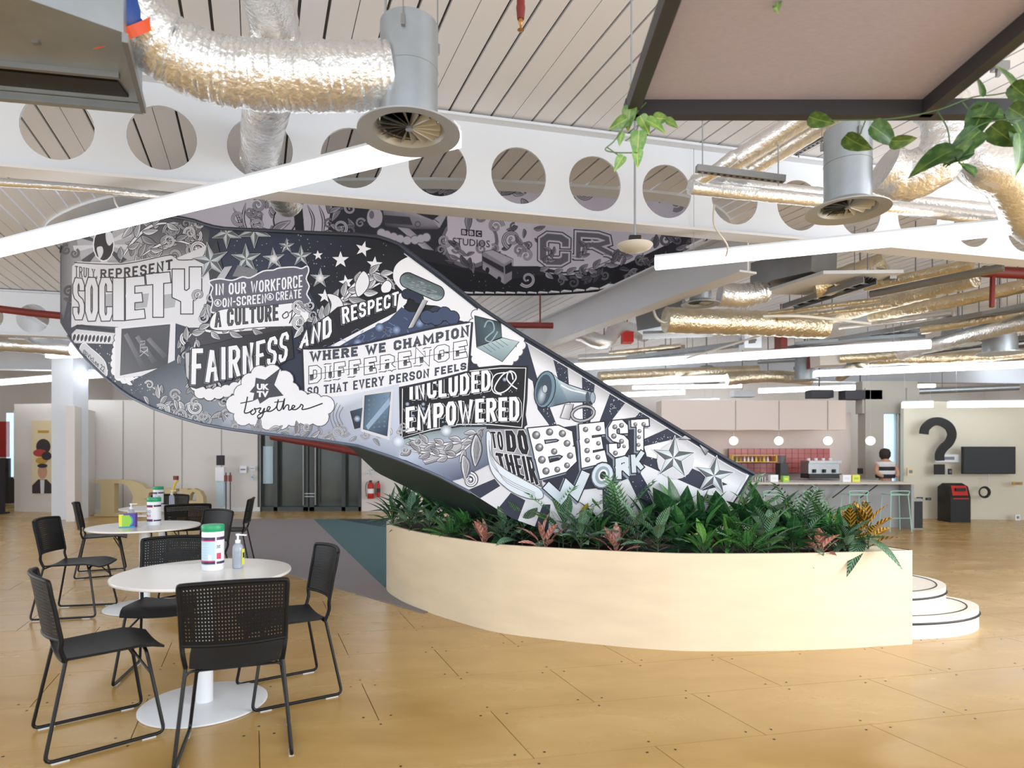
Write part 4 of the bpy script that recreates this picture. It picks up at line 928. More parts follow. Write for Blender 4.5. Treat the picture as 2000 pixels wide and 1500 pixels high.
# SOCIETY panel
A.poly([(142, 520), (152, 511), (240, 514), (330, 497), (344, 505), (375, 492), (408, 478), (412, 560), (402, 600), (388, 622), (398, 634), (385, 645), (345, 632), (250, 640), (152, 634), (140, 640)], 214)
A.stroke([(146, 513), (240, 516), (335, 498), (350, 508), (395, 503), (405, 476)], 1.8, 40)
A.block('TRULY,', [(147, 519), (191, 527)], [(147, 541), (191, 543)], [(0, 44, 0, 0)], .3, .3, .85); A.block('REPRESENT', [(197, 526), (265, 520), (338, 506)], [(197, 543), (265, 541), (338, 526)], [(0, 44, 0, 0)], .3, .3, .85)
for x0, x1 in ((168, 196), (196, 224), (243, 250), (262, 292), (318, 346)): A.poly([(x0, 576), (x1, 573), (x1-4, 600), (x0+4, 603)], 168)
for ch, x0, x1, t0, t1, b0, b1 in (('S', 144, 165, 543, 545, 624, 624), ('O', 168, 192, 543, 543, 627, 626), ('C', 195, 220, 543, 543, 627, 626), ('I', 222, 243, 545, 543, 627, 624), ('E', 247, 283, 543, 540, 625, 621), ('T', 287, 333, 537, 532, 620, 618), ('Y', 338, 394, 528, 521, 615, 610)):
    A.block(ch.replace('Y', 'y'), [(x0, t0), (x1, t1)], [(x0, b0), (x1, b1)], [(2.0, K_, 0, 0), (0, W_-8, 0, 0)], .40 if ch not in 'IT' else .42)
# left lower corner
A.poly([(120, 640), (150, 641), (240, 648), (240, 760), (120, 700)], (44, 48, 64)); A.dots((150, 665, 240, 760), 60, 190, (.6, 2.0))
A.stroke([(150, 640), (160, 636), (238, 649)], 4.5, K_, k=2)
A.poly([(141, 652), (150, 643), (236, 652), (240, 668), (225, 672), (141, 670)], 205)
for k in range(10): A.ell(146+k*7.6, 659+k*.4, 3.8, 8, 46, 225, 2.0, .25)
A.sm([(158, 677), (166, 670), (178, 680), (198, 697), (208, 712), (209, 734), (192, 724), (160, 690)], 200, line=235, lw=1.6); A.text('@VicLee 22', [(163, 680), (207, 717)], [(163, 692), (203, 731)], 45, .02)
A.cloud([(233, 660), (228, 690), (226, 722), (238, 738), (268, 745), (300, 742), (330, 728), (340, 716)], 9)
A.poly([(226, 640), (344, 628), (342, 728), (226, 740)], W_-8); A.poly([(239, 643), (333, 634), (328, 715), (236, 733)], [60, 74, 46, 84]); A.stroke([(239, 643), (333, 634), (328, 715), (236, 733)], 1.6, K_, True, 0)
for a in (0, 22, 44): A.poly([(243+a, 655+a*.2), (250+a, 650+a*.2), (285+a*1.0, 715-a*.45), (276+a, 720-a*.45)], [120, 96, 64, 74])
for l in ([(275, 667), (284, 666), (284, 672), (275, 673), (275, 688), (287, 686)], [(275, 680), (289, 678)], [(274, 696), (290, 682)], [(276, 684), (291, 695)], [(289, 679), (289, 688)]): A.stroke(l, 1.1, 190, k=0)
# florals lower left
A.poly([(255, 745), (350, 700), (400, 640), (372, 640), (370, 760), (450, 790), (470, 840), (400, 835), (300, 800)], [(44, 48, 64), (60, 66, 80), (90, 98, 112), (60, 66, 80), (112, 120, 134), (140, 148, 160), (150, 158, 172), (120, 128, 142), (70, 76, 92)])
A.dots((240, 735, 300, 780), 30, 190); A.fill((345, 640, 375, 790), 9, (6, 10), (190, 230)); A.fill((270, 750, 470, 836), 70, (8, 15), (185, 232))
A.scroll(368, 660, 14, 2, 1.2, 1, wd=6)
# SOCIETY's right hand foliage
A.poly([(380, 640), (420, 650), (470, 640), (560, 620), (600, 610), (600, 640), (545, 650), (480, 655), (430, 668), (380, 678), (362, 660)], 60)
A.flourish([(365, 668), (385, 645), (430, 650), (470, 645), (520, 640), (560, 622)], 14); A.fill((388, 575, 415, 640), 8, (8, 13), (190, 230)); A.flourish([(385, 660), (378, 690), (368, 720)], 9)
# stars
A.poly([(405, 500), (425, 470), (440, 540), (412, 556)], 60)
for cx, cy, r, rot in ((444, 456, 27, 90), (498, 452, 30, 90), (412, 510, 34, -100), (482, 506, 27, -92), (536, 506, 20, -95), (589, 501, 19, -90), (561, 481, 14, -90), (626, 544, 18, -88)): A.star(cx, cy, r, rot, inner=.38, hi=214, lo=110, out=36)
for cx, cy, r, rot in ((622, 499, 10, -95), (666, 508, 17, -90), (710, 487, 16, -75), (732, 517, 16, -85), (677, 552, 15, -100), (635, 579, 14, -88)): A.star(cx, cy, r, rot, hi=228, flat=True)
for cx, cy, r, rot in ((626, 544, 12, -88), (536, 506, 12, -95)): A.fan(cx, cy, r*.7, r*.7, 232, 180, 8)
# IN OUR WORKFORCE plate
A.poly([(424, 545), (440, 522), (455, 520), (440, 545)], 180); A.poly([(455, 540), (466, 518), (505, 528), (500, 545)], 120)
A.sm([(410, 553), (414, 548), (432, 545), (455, 548), (475, 541), (490, 543), (515, 530), (535, 528), (546, 524), (575, 522), (590, 525), (601, 520), (604, 530), (599, 545), (605, 560), (600, 575), (606, 592), (560, 602), (500, 603), (440, 608), (414, 610), (417, 590), (413, 575), (417, 562)], (98, 98, 112), 3, line=228, lw=2.6)
A.dots((418, 545, 600, 600), 90, 70, (.4, .9))
A.block('IN OUR WORKFORCE', [(422, 555), (510, 548), (592, 537)], [(422, 577), (510, 571), (592, 561)], [(0, 236, 0, 0)], .32, .24)
A.block('ON-SCREEN', [(436, 583), (521, 574)], [(436, 601), (521, 592)], [(0, 236, 0, 0)], .32, .24); A.block('CREATE', [(540, 571), (590, 565)], [(540, 588), (590, 582)], [(0, 236, 0, 0)], .32, .24)
for cx, cy in ((427, 592), (529, 580)): A.ell(cx, cy, 6.5, 6.5, None, 236, 1.6); A.text('&', [(cx-3.5, cy-4), (cx+3.5, cy-4)], [(cx-3.5, cy+4), (cx+3.5, cy+4)], 236, .03)
A.sm([(412, 640), (418, 615), (440, 604), (500, 600), (552, 594), (580, 592), (600, 602), (606, 622), (585, 636), (560, 638), (500, 640), (440, 646)], 234, 4, line=70, lw=1.4)
A.block('A CULTURE', [(421, 607), (545, 595)], [(421, 640), (545, 626)], [(.4, 56, 0, 0), (-2.2, (160, 162, 172), 0, 0)], .38, .22)
A.stroke([(560, 610), (553, 616), (556, 622), (564, 618), (563, 610), (558, 610)], 2.2, 70, k=5); A.stroke([(566, 612), (578, 600), (579, 596), (573, 604), (570, 622), (566, 632), (572, 622), (580, 611), (584, 608)], 2.0, 70, k=5)
A.fill((585, 595, 640, 640), 14, (8, 14), (200, 236), 60)
# FAIRNESS AND RESPECT
A.flourish([(620, 650), (650, 600), (700, 575), (760, 545)], 17, 228, 60, 12); A.flourish([(640, 620), (690, 560), (730, 535), (768, 548)], 15, 232, 60, 10); A.sm([(642, 625), (648, 595), (640, 575), (662, 580), (672, 600), (660, 618)], 226, line=50); A.sm([(700, 580), (695, 555), (710, 530), (722, 545), (718, 565)], 226, line=50)
A.sm([(745, 560), (756, 548), (766, 556), (762, 570), (748, 572)], 232, line=40)
A.cloud([(650, 682), (668, 672), (690, 655), (712, 645), (735, 632), (760, 618), (778, 600), (783, 585)], 13); A.poly([(600, 650), (660, 600), (780, 575), (775, 610), (700, 648), (600, 700)], 36)
A.poly([(640, 690), (700, 655), (760, 625), (785, 600), (800, 610), (830, 610), (850, 640), (880, 620), (905, 640), (760, 680), (600, 712), (600, 690)], (62, 74, 104))
for _ in range(60):
    x = random.uniform(620, 880); y = 700-(x-620)*.28+random.uniform(-30, 2); A.scroll(x, y, random.uniform(3, 6), random.uniform(0, 6), 1, 1, 118, 60, 1.2) if random.random() < .3 else A.stroke([(x, y), (x+random.uniform(-8, 8), y+random.uniform(-8, 8)), (x+random.uniform(-12, 12), y+random.uniform(-10, 10))], .9, (120, 134, 170), k=3)
for cx, cy in ((742, 640), (700, 670), (775, 645), (820, 632), (640, 695)): A.fan(cx, cy, 9, 9, (150, 170, 210), (66, 78, 108), 10)
def shadowed(st, top, bot, wf=.36, sh=3.5, c=238, gap=.2): A.block(st, top, bot, [(1.5, K_, -sh, sh), (.6, (120, 122, 134), -sh*.6, sh*.6), (1.5, K_, 0, 0), (-.2, c, 0, 0)], wf, gap)
A.cloud([(385, 752), (398, 770), (425, 768), (450, 762), (478, 752), (500, 745), (530, 735)], 12)
A.poly([(362, 690), (380, 680), (570, 640), (575, 700), (385, 760), (370, 755), (362, 720)], 48)
A.poly([(364, 690), (378, 688), (376, 750), (366, 735)], 190)
shadowed('FAIRNESS', [(377, 681), (480, 672), (567, 646)], [(375, 752), (480, 732), (562, 703)])
A.poly([(583, 690), (590, 650), (650, 610), (664, 655), (620, 672)], 40)
shadowed('AND', [(592, 652), (648, 614)], [(585, 682), (650, 657)])
shadowed('RESPECT', [(668, 601), (726, 586), (780, 569)], [(670, 634), (726, 614), (779, 596)])
# microphone
A.sm([(770, 548), (772, 522), (790, 506), (810, 505), (850, 540), (905, 583), (945, 612), (948, 640), (925, 640), (905, 628), (880, 622), (860, 600), (835, 596), (815, 590), (790, 572)], 228, 4)
A.cloud([(795, 575), (812, 578), (822, 590)], 9, (40, 46, 66), 20); A.cloud([(835, 620), (855, 622), (872, 612), (885, 622)], 13, (62, 74, 104), 24)
A.poly([(826, 585), (836, 588), (808, 640), (797, 642)], [200, 140, 120, 215]); A.stroke([(826, 585), (836, 588), (808, 640), (797, 642)], 1.2, K_, True, 0)
cap = [(x, y) for x, y in [(797+15*math.cos(t), 548+15*math.sin(t)) for t in [math.radians(110+18*i) for i in range(11)]]]+[(853+15*math.cos(t), 573+15*math.sin(t)) for t in [math.radians(-70+18*i) for i in range(11)]]
A.poly(cap, [(118, 134, 138)]*6+[(70, 78, 86)]*5+[(86, 98, 104)]*6+[(130, 146, 150)]*5); A.stroke(cap, 1.8, 20, True, 0)
for k in range(46): t = random.random(); x = 797+56*t; y = 548+25*t+random.uniform(-10, 12); A.stroke([(x-3, y), (x+3, y+1)], .8, random.choice((60, 170, 150)), k=0)
# rays on the right
A.poly([(1000, 640), (1022, 650), (1480, 930), (1440, 1060), (880, 1060), (885, 925), (960, 880), (1030, 830)], [224, 228, 230, 226, 222, 206, 214, 222])
for i in range(20):
    x0, x1 = 1020+i*22, 1042+i*22; y0, y1 = interp(TOP, x0), interp(TOP, x1); A.poly([(x0, y0), (x1, y1), (x1-10, y1+34), (x0-10, y0+34)], [150, 150, 224, 224])
for q in ([(960, 590), (1024, 652), (1078, 838), (1050, 800), (1040, 745), (1000, 715)], [(1076, 684), (1107, 703), (1114, 790), (1094, 760)], [(1136, 720), (1163, 737), (1152, 830), (1138, 830)], [(1194, 760), (1226, 780), (1180, 840), (1165, 838)],
          [(1256, 797), (1277, 810), (1238, 836), (1222, 836)], [(1314, 832), (1344, 851), (1256, 872), (1256, 858)], [(1254, 889), (1345, 912), (1420, 946), (1372, 958), (1254, 906)], [(1222, 926), (1248, 920), (1300, 1010), (1262, 1010)],
          [(1176, 955), (1199, 946), (1214, 1030), (1178, 1030)], [(1050, 770), (1075, 838), (1090, 838), (1060, 760)], [(914, 957), (966, 935), (977, 949), (938, 973)], [(972, 994), (998, 962), (1026, 977), (1010, 1020)], [(1060, 985), (1075, 985), (1070, 1040), (1040, 1040)]): A.poly(q, (48, 52, 70))
for reg in ((1055, 690, 1100, 760), (1085, 700, 1112, 760), (1140, 740, 1162, 800), (1190, 780, 1215, 815), (1225, 800, 1275, 835), (1256, 845, 1330, 868), (1140, 800, 1170, 835), (1225, 930, 1280, 990), (1270, 895, 1330, 915), (1060, 780, 1090, 835), (1180, 950, 1205, 1000)): A.dots(reg, 26, 214, (.5, 1.2))
# border line along the slope
for off_, wd, c_ in ((4, 7, (40, 45, 62)), (9, 1.6, 210)): A.stroke([(x, interp(TOP, x)+off_*1.15) for x in range(790, 1462, 12)]+[(1464, 921+off_)], wd, c_, k=0)
A.stroke([(1458, 925), (1433, 968), (1405, 1010)], 1.5, 190, k=0); A.stroke([(1468, 925), (1441, 971), (1412, 1015)], 7, (40, 45, 62), k=0)
# laptop
A.cloud([(930, 615), (950, 606), (972, 612), (985, 625), (990, 650), (1008, 655), (1018, 672), (1006, 695), (988, 710), (955, 712), (930, 702), (925, 660), (925, 630)], 9, 232, 80); A.poly([(925, 610), (975, 610), (985, 640), (1010, 660), (1005, 700), (980, 714), (925, 710)], 232)
A.poly([(927, 617), (978, 630), (980, 659), (931, 678)], [(60, 74, 84), (40, 48, 58), (90, 110, 118), (50, 58, 68)]); A.stroke([(927, 617), (978, 630), (980, 659), (931, 678)], 1.8, 30, True, 0)
A.poly([(931, 679), (981, 660), (1014, 668), (981, 707)], [(150, 170, 176), (190, 205, 208), (170, 190, 194), (120, 140, 146)]); A.stroke([(931, 679), (981, 660), (1014, 668), (981, 707)], 1.6, 50, True, 0)
A.stroke([(946, 640), (952, 628), (962, 630), (965, 645), (955, 655), (948, 663), (958, 668), (968, 655), (972, 648)], 2.6, (140, 165, 176), k=5)
for k in range(5): A.stroke([(944+k*8, 676-k*3), (960+k*8, 688-k*3.2)], .9, 90, k=0)
# INCLUDED & EMPOWERED
q = [(784, 748), (850, 735), (920, 722), (980, 716), (1030, 716), (1027, 780), (1022, 838), (960, 832), (900, 832), (840, 842), (783, 858)]
A.stroke(q, 6, 40, True, 0); A.poly(q, 22); A.stroke([(x+(3 if x < 900 else -3), y+(3 if y < 780 else -3)) for x, y in q], 1.8, 232, True, 0)
for _ in range(26): x, y = random.uniform(792, 1018), random.uniform(740, 830); r = random.uniform(2, 5.5); A.fan(x, y, r, r, (190, 205, 235), (26, 27, 34), 8)
A.dots((788, 745, 1022, 838), 60, 200, (.5, 1.1))
A.block('INCLUDED', [(800, 740), (880, 732), (958, 722)], [(800, 781), (880, 774), (958, 762)], [(.3, 226, 4.5, 1.5), (-.7, 30, 4.5, 1.5), (1.2, 24, 0, 0), (0, 240, 0, 0)], .36, .22)
A.block('EMPOWERED', [(793, 796), (905, 782), (1014, 775)], [(793, 845), (905, 828), (1014, 822)], [(.3, 226, 4.5, 1.5), (-.7, 30, 4.5, 1.5), (1.2, 24, 0, 0), (0, 240, 0, 0)], .36, .22)
A.stroke([(1002, 742), (998, 728), (985, 730), (972, 745), (966, 760), (975, 768), (990, 762), (1002, 748), (1008, 738), (1004, 728), (994, 726), (990, 740), (999, 752), (1010, 760)], 2.4, 236, k=5); A.stroke([(986, 728), (968, 732), (960, 748), (964, 766), (980, 771)], 2.0, 236, k=5)
# banner
tp = [(593, 683), (680, 678), (770, 660), (850, 642), (921, 630)]; bt = [(914, 725), (850, 742), (760, 761), (680, 774), (602, 779), (596, 772)]
bn = [(p.x, p.y) for p in catmull([(x, y, 0) for x, y in tp], 5)]+[(p.x, p.y) for p in catmull([(x, y, 0) for x, y in bt], 5)]
A.stroke(bn, 7, (40, 44, 58), True, 0); A.poly(bn, 233); A.stroke(bn, 2.0, 48, True, 0)
A.block('WHERE WE CHAMPION', [(607, 687), (760, 668), (916, 635)], [(607, 707), (760, 687), (916, 657)], [(0, (72, 76, 88), 0, 0)], .34, .26, .75)
DT, DB = [(605, 716), (750, 695), (912, 665)], [(605, 750), (750, 726), (912, 698)]
A.block('DIFFERENCE', DT, DB, [(1.1, 40, 0, 0), (-.3, 236, 0, 0)], .34, .32, .9); HT = [((a[0]+b[0])/2, (a[1]+b[1])/2) for a, b in zip(DT, DB)]
A.up(); ww = [WIDTH.get(ch, 1) for ch in 'DIFFERENCE']; tt = sum(ww)+.32*9; cu_ = 0
for ch, w0 in zip('DIFFERENCE', ww):
    for u0_ in (cu_+(.06 if ch != 'I' else .12),):
        xa_, xb_ = 605+(u0_/tt)*307, 605+((u0_+.26)/tt)*307; f = lambda x: 733-(x-605)/307*51*(.82+.18*(x-605)/307)
        A.poly([(xa_, f(xa_)), (xb_, f(xb_)), (xb_, f(xb_)+11), (xa_, f(xa_)+11)], [40, 40, 110, 110])
    cu_ += w0+.32
A.stroke([(604, 733), (750, 711), (912, 682)], 1.0, 60, k=6)
A.block('SO THAT EVERY PERSON FEELS', [(602, 757), (750, 735), (911, 708)], [(602, 773), (750, 753), (911, 722)], [(0, (66, 70, 84), 0, 0)], .32, .26, .75)
# strips, tablet and pale shore under the banner
A.poly([(600, 780), (680, 772), (780, 750), (782, 858), (800, 900), (770, 894), (640, 862), (560, 853), (480, 842), (430, 835), (460, 800), (560, 820)], [(198, 204, 220), (214, 220, 234), (206, 212, 228), (190, 198, 216), (180, 190, 210), (150, 158, 178), (150, 158, 178), (140, 146, 166), (130, 136, 154), (130, 136, 154), (190, 196, 210), (214, 220, 232)])
for k in range(16): A.scroll(random.uniform(540, 790), random.uniform(812, 880), random.uniform(5, 10), random.uniform(0, 6), 1.2, 1, (206, 212, 226)[0], 110, 2.4)
for k in range(4): A.stroke([(672-k*6, 795-k*4), (664-k*6, 812), (672-k*6, 830+k*3)], 1.3, 110, k=4)
A.fill((560, 820, 780, 870), 18, (7, 12), (185, 222), 110)
A.poly([(710, 768), (770, 760), (762, 860), (706, 842)], 214); A.poly([(714, 773), (764, 766), (757, 852), (711, 838)], [(64, 82, 106), (120, 146, 170), (44, 58, 80), (90, 108, 130)]); A.stroke([(714, 773), (764, 766), (757, 852), (711, 838)], 1.4, 46, True, 0)
for r_ in range(7):
    for c_ in range(4): A.ell(722+c_*10, 782+r_*9-c_*1.2, 2.2, 2.2, (104, 124, 148), n=6)
A.poly([(720, 840), (716, 832), (762, 776), (763, 790)], (150, 172, 200))
A.poly([(684, 803), (710, 796), (706, 836), (693, 839)], [(52, 60, 76), (70, 84, 104), (40, 46, 60), (50, 56, 70)]); A.stroke([(684, 803), (710, 796), (706, 836), (693, 839)], 1.6, 200, True, 0); A.fan(699, 818, 7, 7, (200, 215, 240), (70, 80, 100), 8)
# together cloud with the star badge
A.cloud([(462, 790), (480, 766), (500, 738), (530, 730), (560, 745), (575, 775), (610, 785), (635, 790), (638, 808), (620, 815), (590, 812), (560, 818), (535, 824), (510, 816), (480, 814), (462, 806)], 18, 236, 90)
A.poly([(458, 790), (490, 745), (540, 722), (565, 740), (580, 780), (645, 785), (640, 818), (600, 826), (560, 828), (470, 822)], 238); A.fill((445, 826, 640, 862), 16, (7, 12), (170, 220), 90)
A.sm([(490, 778), (500, 772)], 60, 1) if False else None
A.poly([(502, 738), (520, 742), (550, 719), (538, 752), (556, 773), (528, 777), (510, 789), (506, 779), (496, 784), (499, 768), (490, 766), (500, 754)], (72, 74, 82)); A.text('UK', [(504, 750), (528, 750)], [(504, 762), (528, 762)], 240, .06); A.text('TV', [(504, 764), (527, 764)], [(504, 776), (527, 776)], 240, .06)
A.stroke([(486, 775), (482, 795), (480, 806), (488, 806), (497, 800)], 2.6, 40, k=5); A.stroke([(472, 788), (496, 783)], 2, 40, k=1)
A.stroke([(497, 800), (492, 806), (496, 810), (502, 804), (499, 798), (503, 799), (512, 797), (508, 805), (514, 806), (519, 797), (515, 812), (508, 818), (506, 812), (518, 805), (526, 802), (530, 796), (526, 795), (524, 803), (532, 803), (542, 795), (546, 780), (543, 795), (546, 802), (552, 798), (558, 778), (555, 800), (561, 792), (566, 792), (566, 801), (572, 799), (578, 794), (574, 792), (572, 799), (580, 800), (588, 794), (590, 790), (594, 793), (592, 800), (604, 798), (616, 794), (632, 788)], 2.4, 40, k=4)
A.stroke([(538, 786), (556, 784)], 1.8, 40, k=1)
# acanthus under EMPOWERED
A.poly([(783, 860), (840, 844), (900, 834), (950, 834), (960, 905), (900, 935), (880, 940), (820, 910), (780, 893)], [(150, 166, 172), (128, 144, 150), (118, 134, 140), (140, 150, 162), (90, 98, 120), (80, 88, 112), (96, 104, 130), (150, 160, 184), (190, 200, 220)])
for k in range(16):
    t = k/15; A.stroke([(945, 838), (905-10*t, 862+20*t), (860-30*t+10, 868+34*t), (800+30*t, 856+48*t)], lambda u, t=t: 7*(1-u)+2.2, (205-60*(k % 2)), k=5); A.stroke([(945, 838), (905-10*t, 864+20*t), (860-30*t+10, 871+34*t), (800+30*t, 858+48*t)], 1.3, 44, k=5)
A.flourish([(940, 840), (900, 862), (850, 868), (812, 858)], 13, 222, 50, 9); A.flourish([(935, 850), (890, 890), (840, 885), (790, 878)], 13, 222, 50, 9); A.scroll(792, 878, 8, 0, 1.4, 1); A.scroll(818, 862, 9, 3, 1.2, -1)
A.fan(872, 842, 12, 12, (236, 244, 255), (128, 144, 150), 10); A.fan(779, 862, 12, 12, (236, 244, 255), (170, 182, 200), 10)
A.leaf(930, 850, 1.5, 62, 22, 214, 50, .1, 4); A.leaf(905, 890, 1.2, 46, 18, 214, 60, .3, 3); A.scroll(918, 938, 13, -1.5, 1.1, 1, wd=8)
# TO DO THEIR
A.poly([(948, 838), (1028, 838), (1050, 895), (1060, 952), (1040, 945), (980, 912), (958, 890)], [150, 130, 108, 96, 90, 150, 190])
A.block('TO', [(957, 843), (980, 843)], [(962, 874), (984, 880)], [(1.2, 225, 0, 0), (0, 26, 0, 0)], .38); A.block('DO', [(987, 841), (1026, 840)], [(990, 881), (1035, 889)], [(1.2, 225, 0, 0), (0, 26, 0, 0)], .42)
A.block('THEIR', [(967, 884), (1042, 893)], [(975, 914), (1052, 948)], [(1.2, 225, 0, 0), (0, 26, 0, 0)], .4)
A.sm([(950, 845), (960, 850), (962, 890), (985, 915), (1020, 935), (1055, 955), (1060, 972), (1040, 975), (1010, 966), (985, 950), (962, 925), (952, 890)], (214, 222, 232), 4, line=90, lw=1.6)
for k in range(3): A.stroke([(955, 860+k*6), (960+k*3, 905), (990, 935+k*4), (1045, 962+k*3)], 1.0, 130, k=4)
# megaphone
A.poly([(1077, 728), (1092, 742), (1111, 752), (1135, 760), (1158, 767), (1161, 785), (1110, 786), (1085, 792), (1068, 797)], [(150, 176, 190), (190, 206, 216), (210, 222, 230), (180, 196, 206), (110, 124, 138), (90, 104, 120), (100, 118, 134), (80, 96, 112), (120, 146, 162)])
A.stroke([(1077, 728), (1092, 742), (1111, 752), (1135, 760), (1158, 767), (1161, 785), (1110, 786), (1085, 792), (1068, 797)], 1.8, 40, True, 0)
A.stroke([(1095, 752), (1115, 762), (1150, 770)], 2.4, 232, k=5); A.ell(1147, 776, 4, 11, (70, 80, 92)); A.ell(1157, 777, 5, 11, (150, 164, 176), 50)
A.ell(1064, 761, 20, 36, (110, 136, 152), 40, 2.0, .18, 20); A.ell(1062, 762, 15, 31, (60, 76, 92), None, 1, .18); A.fan(1058, 772, 9, 20, (190, 206, 214), (70, 88, 104), 12, .18); A.ell(1064, 760, 5, 8, (180, 190, 196), 50, 1)
A.poly([(1103, 790), (1120, 790), (1112, 820), (1094, 816)], [220, 160, 150, 214]); A.stroke([(1103, 790), (1120, 790), (1112, 820), (1094, 816)], 1.6, 50, True, 0); A.ell(1138, 808, 22, 14, None, 40, 7, -.2); A.ell(1138, 808, 22, 14, None, 170, 3.6, -.2)
# BEST WORK
A.poly([(1095, 835), (1240, 815), (1262, 890), (1250, 925), (1180, 952), (1100, 960), (1060, 940)], (40, 44, 58))
def marq(ch, tl, tr, bl, br, wf=.36, c1=232, balls=()):
    A.block(ch, [tl, tr], [bl, br], [(2.4, (130, 140, 156), -3, 3), (2.4, K_, 0, 0), (.2, c1, 0, 0)], wf)
    for x, y, r in balls: A.ball(x, y, r*.86)
marq('B', (1030, 836), (1118, 830), (1056, 936), (1126, 914), .31, balls=[(1047, 850, 9), (1073, 844, 8), (1098, 847, 8), (1053, 874, 9), (1107, 866, 7.5), (1058, 898, 8.5), (1082, 882, 7), (1113, 890, 7), (1066, 920, 8), (1088, 917, 6.5), (1107, 909, 6.5)])
marq('E', (1130, 829), (1180, 825), (1136, 914), (1183, 902), .42, balls=[(1143, 839, 6), (1168, 837, 6), (1146, 861, 6), (1168, 866, 5), (1146, 880, 6), (1147, 898, 6), (1167, 893, 5.5)])
marq('S', (1187, 823), (1224, 820), (1190, 895), (1228, 887), .40, balls=[(1200, 834, 5.5), (1213, 831, 5.5), (1198, 852, 6), (1213, 862, 5.5), (1218, 872, 4), (1201, 885, 5.5)])
marq('T', (1231, 821), (1267, 819), (1236, 881), (1262, 878), .40, balls=[(1240, 829, 4.5), (1256, 829, 5), (1248, 842, 4.5), (1247, 854, 4.5), (1246, 869, 4.5)])
marq('W', (1060, 948), (1150, 918), (1078, 990), (1146, 966), .30, (206, 216, 226)); marq('R', (1202, 896), (1229, 889), (1202, 938), (1234, 925), .36, (206, 216, 222)); marq('K', (1231, 890), (1257, 880), (1234, 925), (1254, 914), .36, (200, 212, 220))
A.ell(1176, 929, 23, 27, (90, 100, 116), 30, 2, .3); A.ell(1176, 928, 20, 24, (206, 216, 226), None, 1, .3); A.ell(1176, 928, 14, 18, (140, 160, 168), None, 1, .3); A.ell(1177, 928, 9, 12, 226, None, 1, .3); A.ell(1177, 928, 6, 8, 40, None, 1, .3)
# big stars
A.ell(1318, 900, 36, 36, 206, None); A.star(1314, 894, 40, -86, hi=232, lo=104, out=28); A.star(1393, 929, 37, -82, hi=232, lo=104, out=28); A.star(1290, 985, 34, -62, hi=222, lo=120, out=34); A.poly([(1325, 858), (1340, 848), (1358, 859)], [120, 226, 200]); A.stroke([(1325, 858), (1340, 848), (1358, 859)], 1.4, 34, True, 0); A.poly([(1364, 868), (1386, 875), (1377, 889)], [210, 130, 100]); A.stroke([(1364, 868), (1377, 889), (1386, 875)], 1.4, 34, False, 0)
print('mural lift', A.l); SM.build('mural', stair, label='lettered black and white mural reading fairness and respect')

# ---------------------------------------------------------------- mural on the far inside face of the round opening
def far_depth(px):
    k = (px-1000)/F; best = None
    for i in range(len(OS)):
        a, b = OS[i], OS[(i+1) % len(OS)]; fa, fb = a[0]-k*a[1], b[0]-k*b[1]
        if fa*fb < 0:
            t = fa/(fa-fb); y = a[1]+(b[1]-a[1])*t
            if best is None or y > best: best = y
    return best
def near_depth(px):
    k = (px-1000)/F; best = None
    for i in range(len(OS)):
        a, b = OS[i], OS[(i+1) % len(OS)]; fa, fb = a[0]-k*a[1], b[0]-k*b[1]
        if fa*fb < 0:
            t = fa/(fa-fb); y = a[1]+(b[1]-a[1])*t
            if best is None or y < best: best = y
    return best
kf = list(range(330, 1361, 15))
SF = Surf(kf, far_depth, lambda x: 340, lambda x: 883-(ZC-.033-H)*F/far_depth(x))
B = Art(SF, .006, tint=(.92, .85, .88))
B.poly([(320, 330), (1370, 330), (1370, 620), (320, 620)], 224)
B.poly([(655, 330), (860, 330), (880, 430), (960, 520), (1050, 520), (1160, 545), (1320, 470), (1400, 420), (1400, 620), (620, 620)], 44)
B.poly([(690, 620), (690, 480), (1000, 545), (1300, 505), (1370, 470), (1370, 620)], 26)
B.ell(918, 472, 56, 52, 120, None, n=24); B.ell(918, 470, 49, 46, 224, None, n=24)
B.poly([(870, 330), (970, 330), (960, 470), (875, 470)], 224)
B.poly([(1035, 330), (1290, 330), (1260, 470), (1100, 525), (1040, 515)], 220)
for q in ([(455, 405), (470, 440), (462, 470)], [(480, 395), (475, 430), (490, 470)], [(500, 395), (492, 430), (500, 470)], [(530, 460), (548, 420), (580, 408)], [(575, 400), (590, 430), (580, 470)], [(600, 400), (612, 430), (606, 470)], [(622, 400), (632, 430), (628, 470)]): B.stroke(q, 6, 40, k=5, taper=True); B.stroke(q, 2.4, 210, k=5, taper=True)
B.scroll(466, 425, 15, 1, 1.1, 1, 214, 34); B.fill((480, 395, 560, 460), 16, (9, 16), (170, 225), 36); B.ell(556, 430, 22, 26, 200, 30, 3); B.leaf(530, 458, -.9, 44, 16, 220, 30, .3, 3); B.poly([(572, 395), (590, 395), (596, 470), (578, 470)], 40)
B.fill((630, 400, 720, 455), 16, (9, 17), (130, 215), 24)
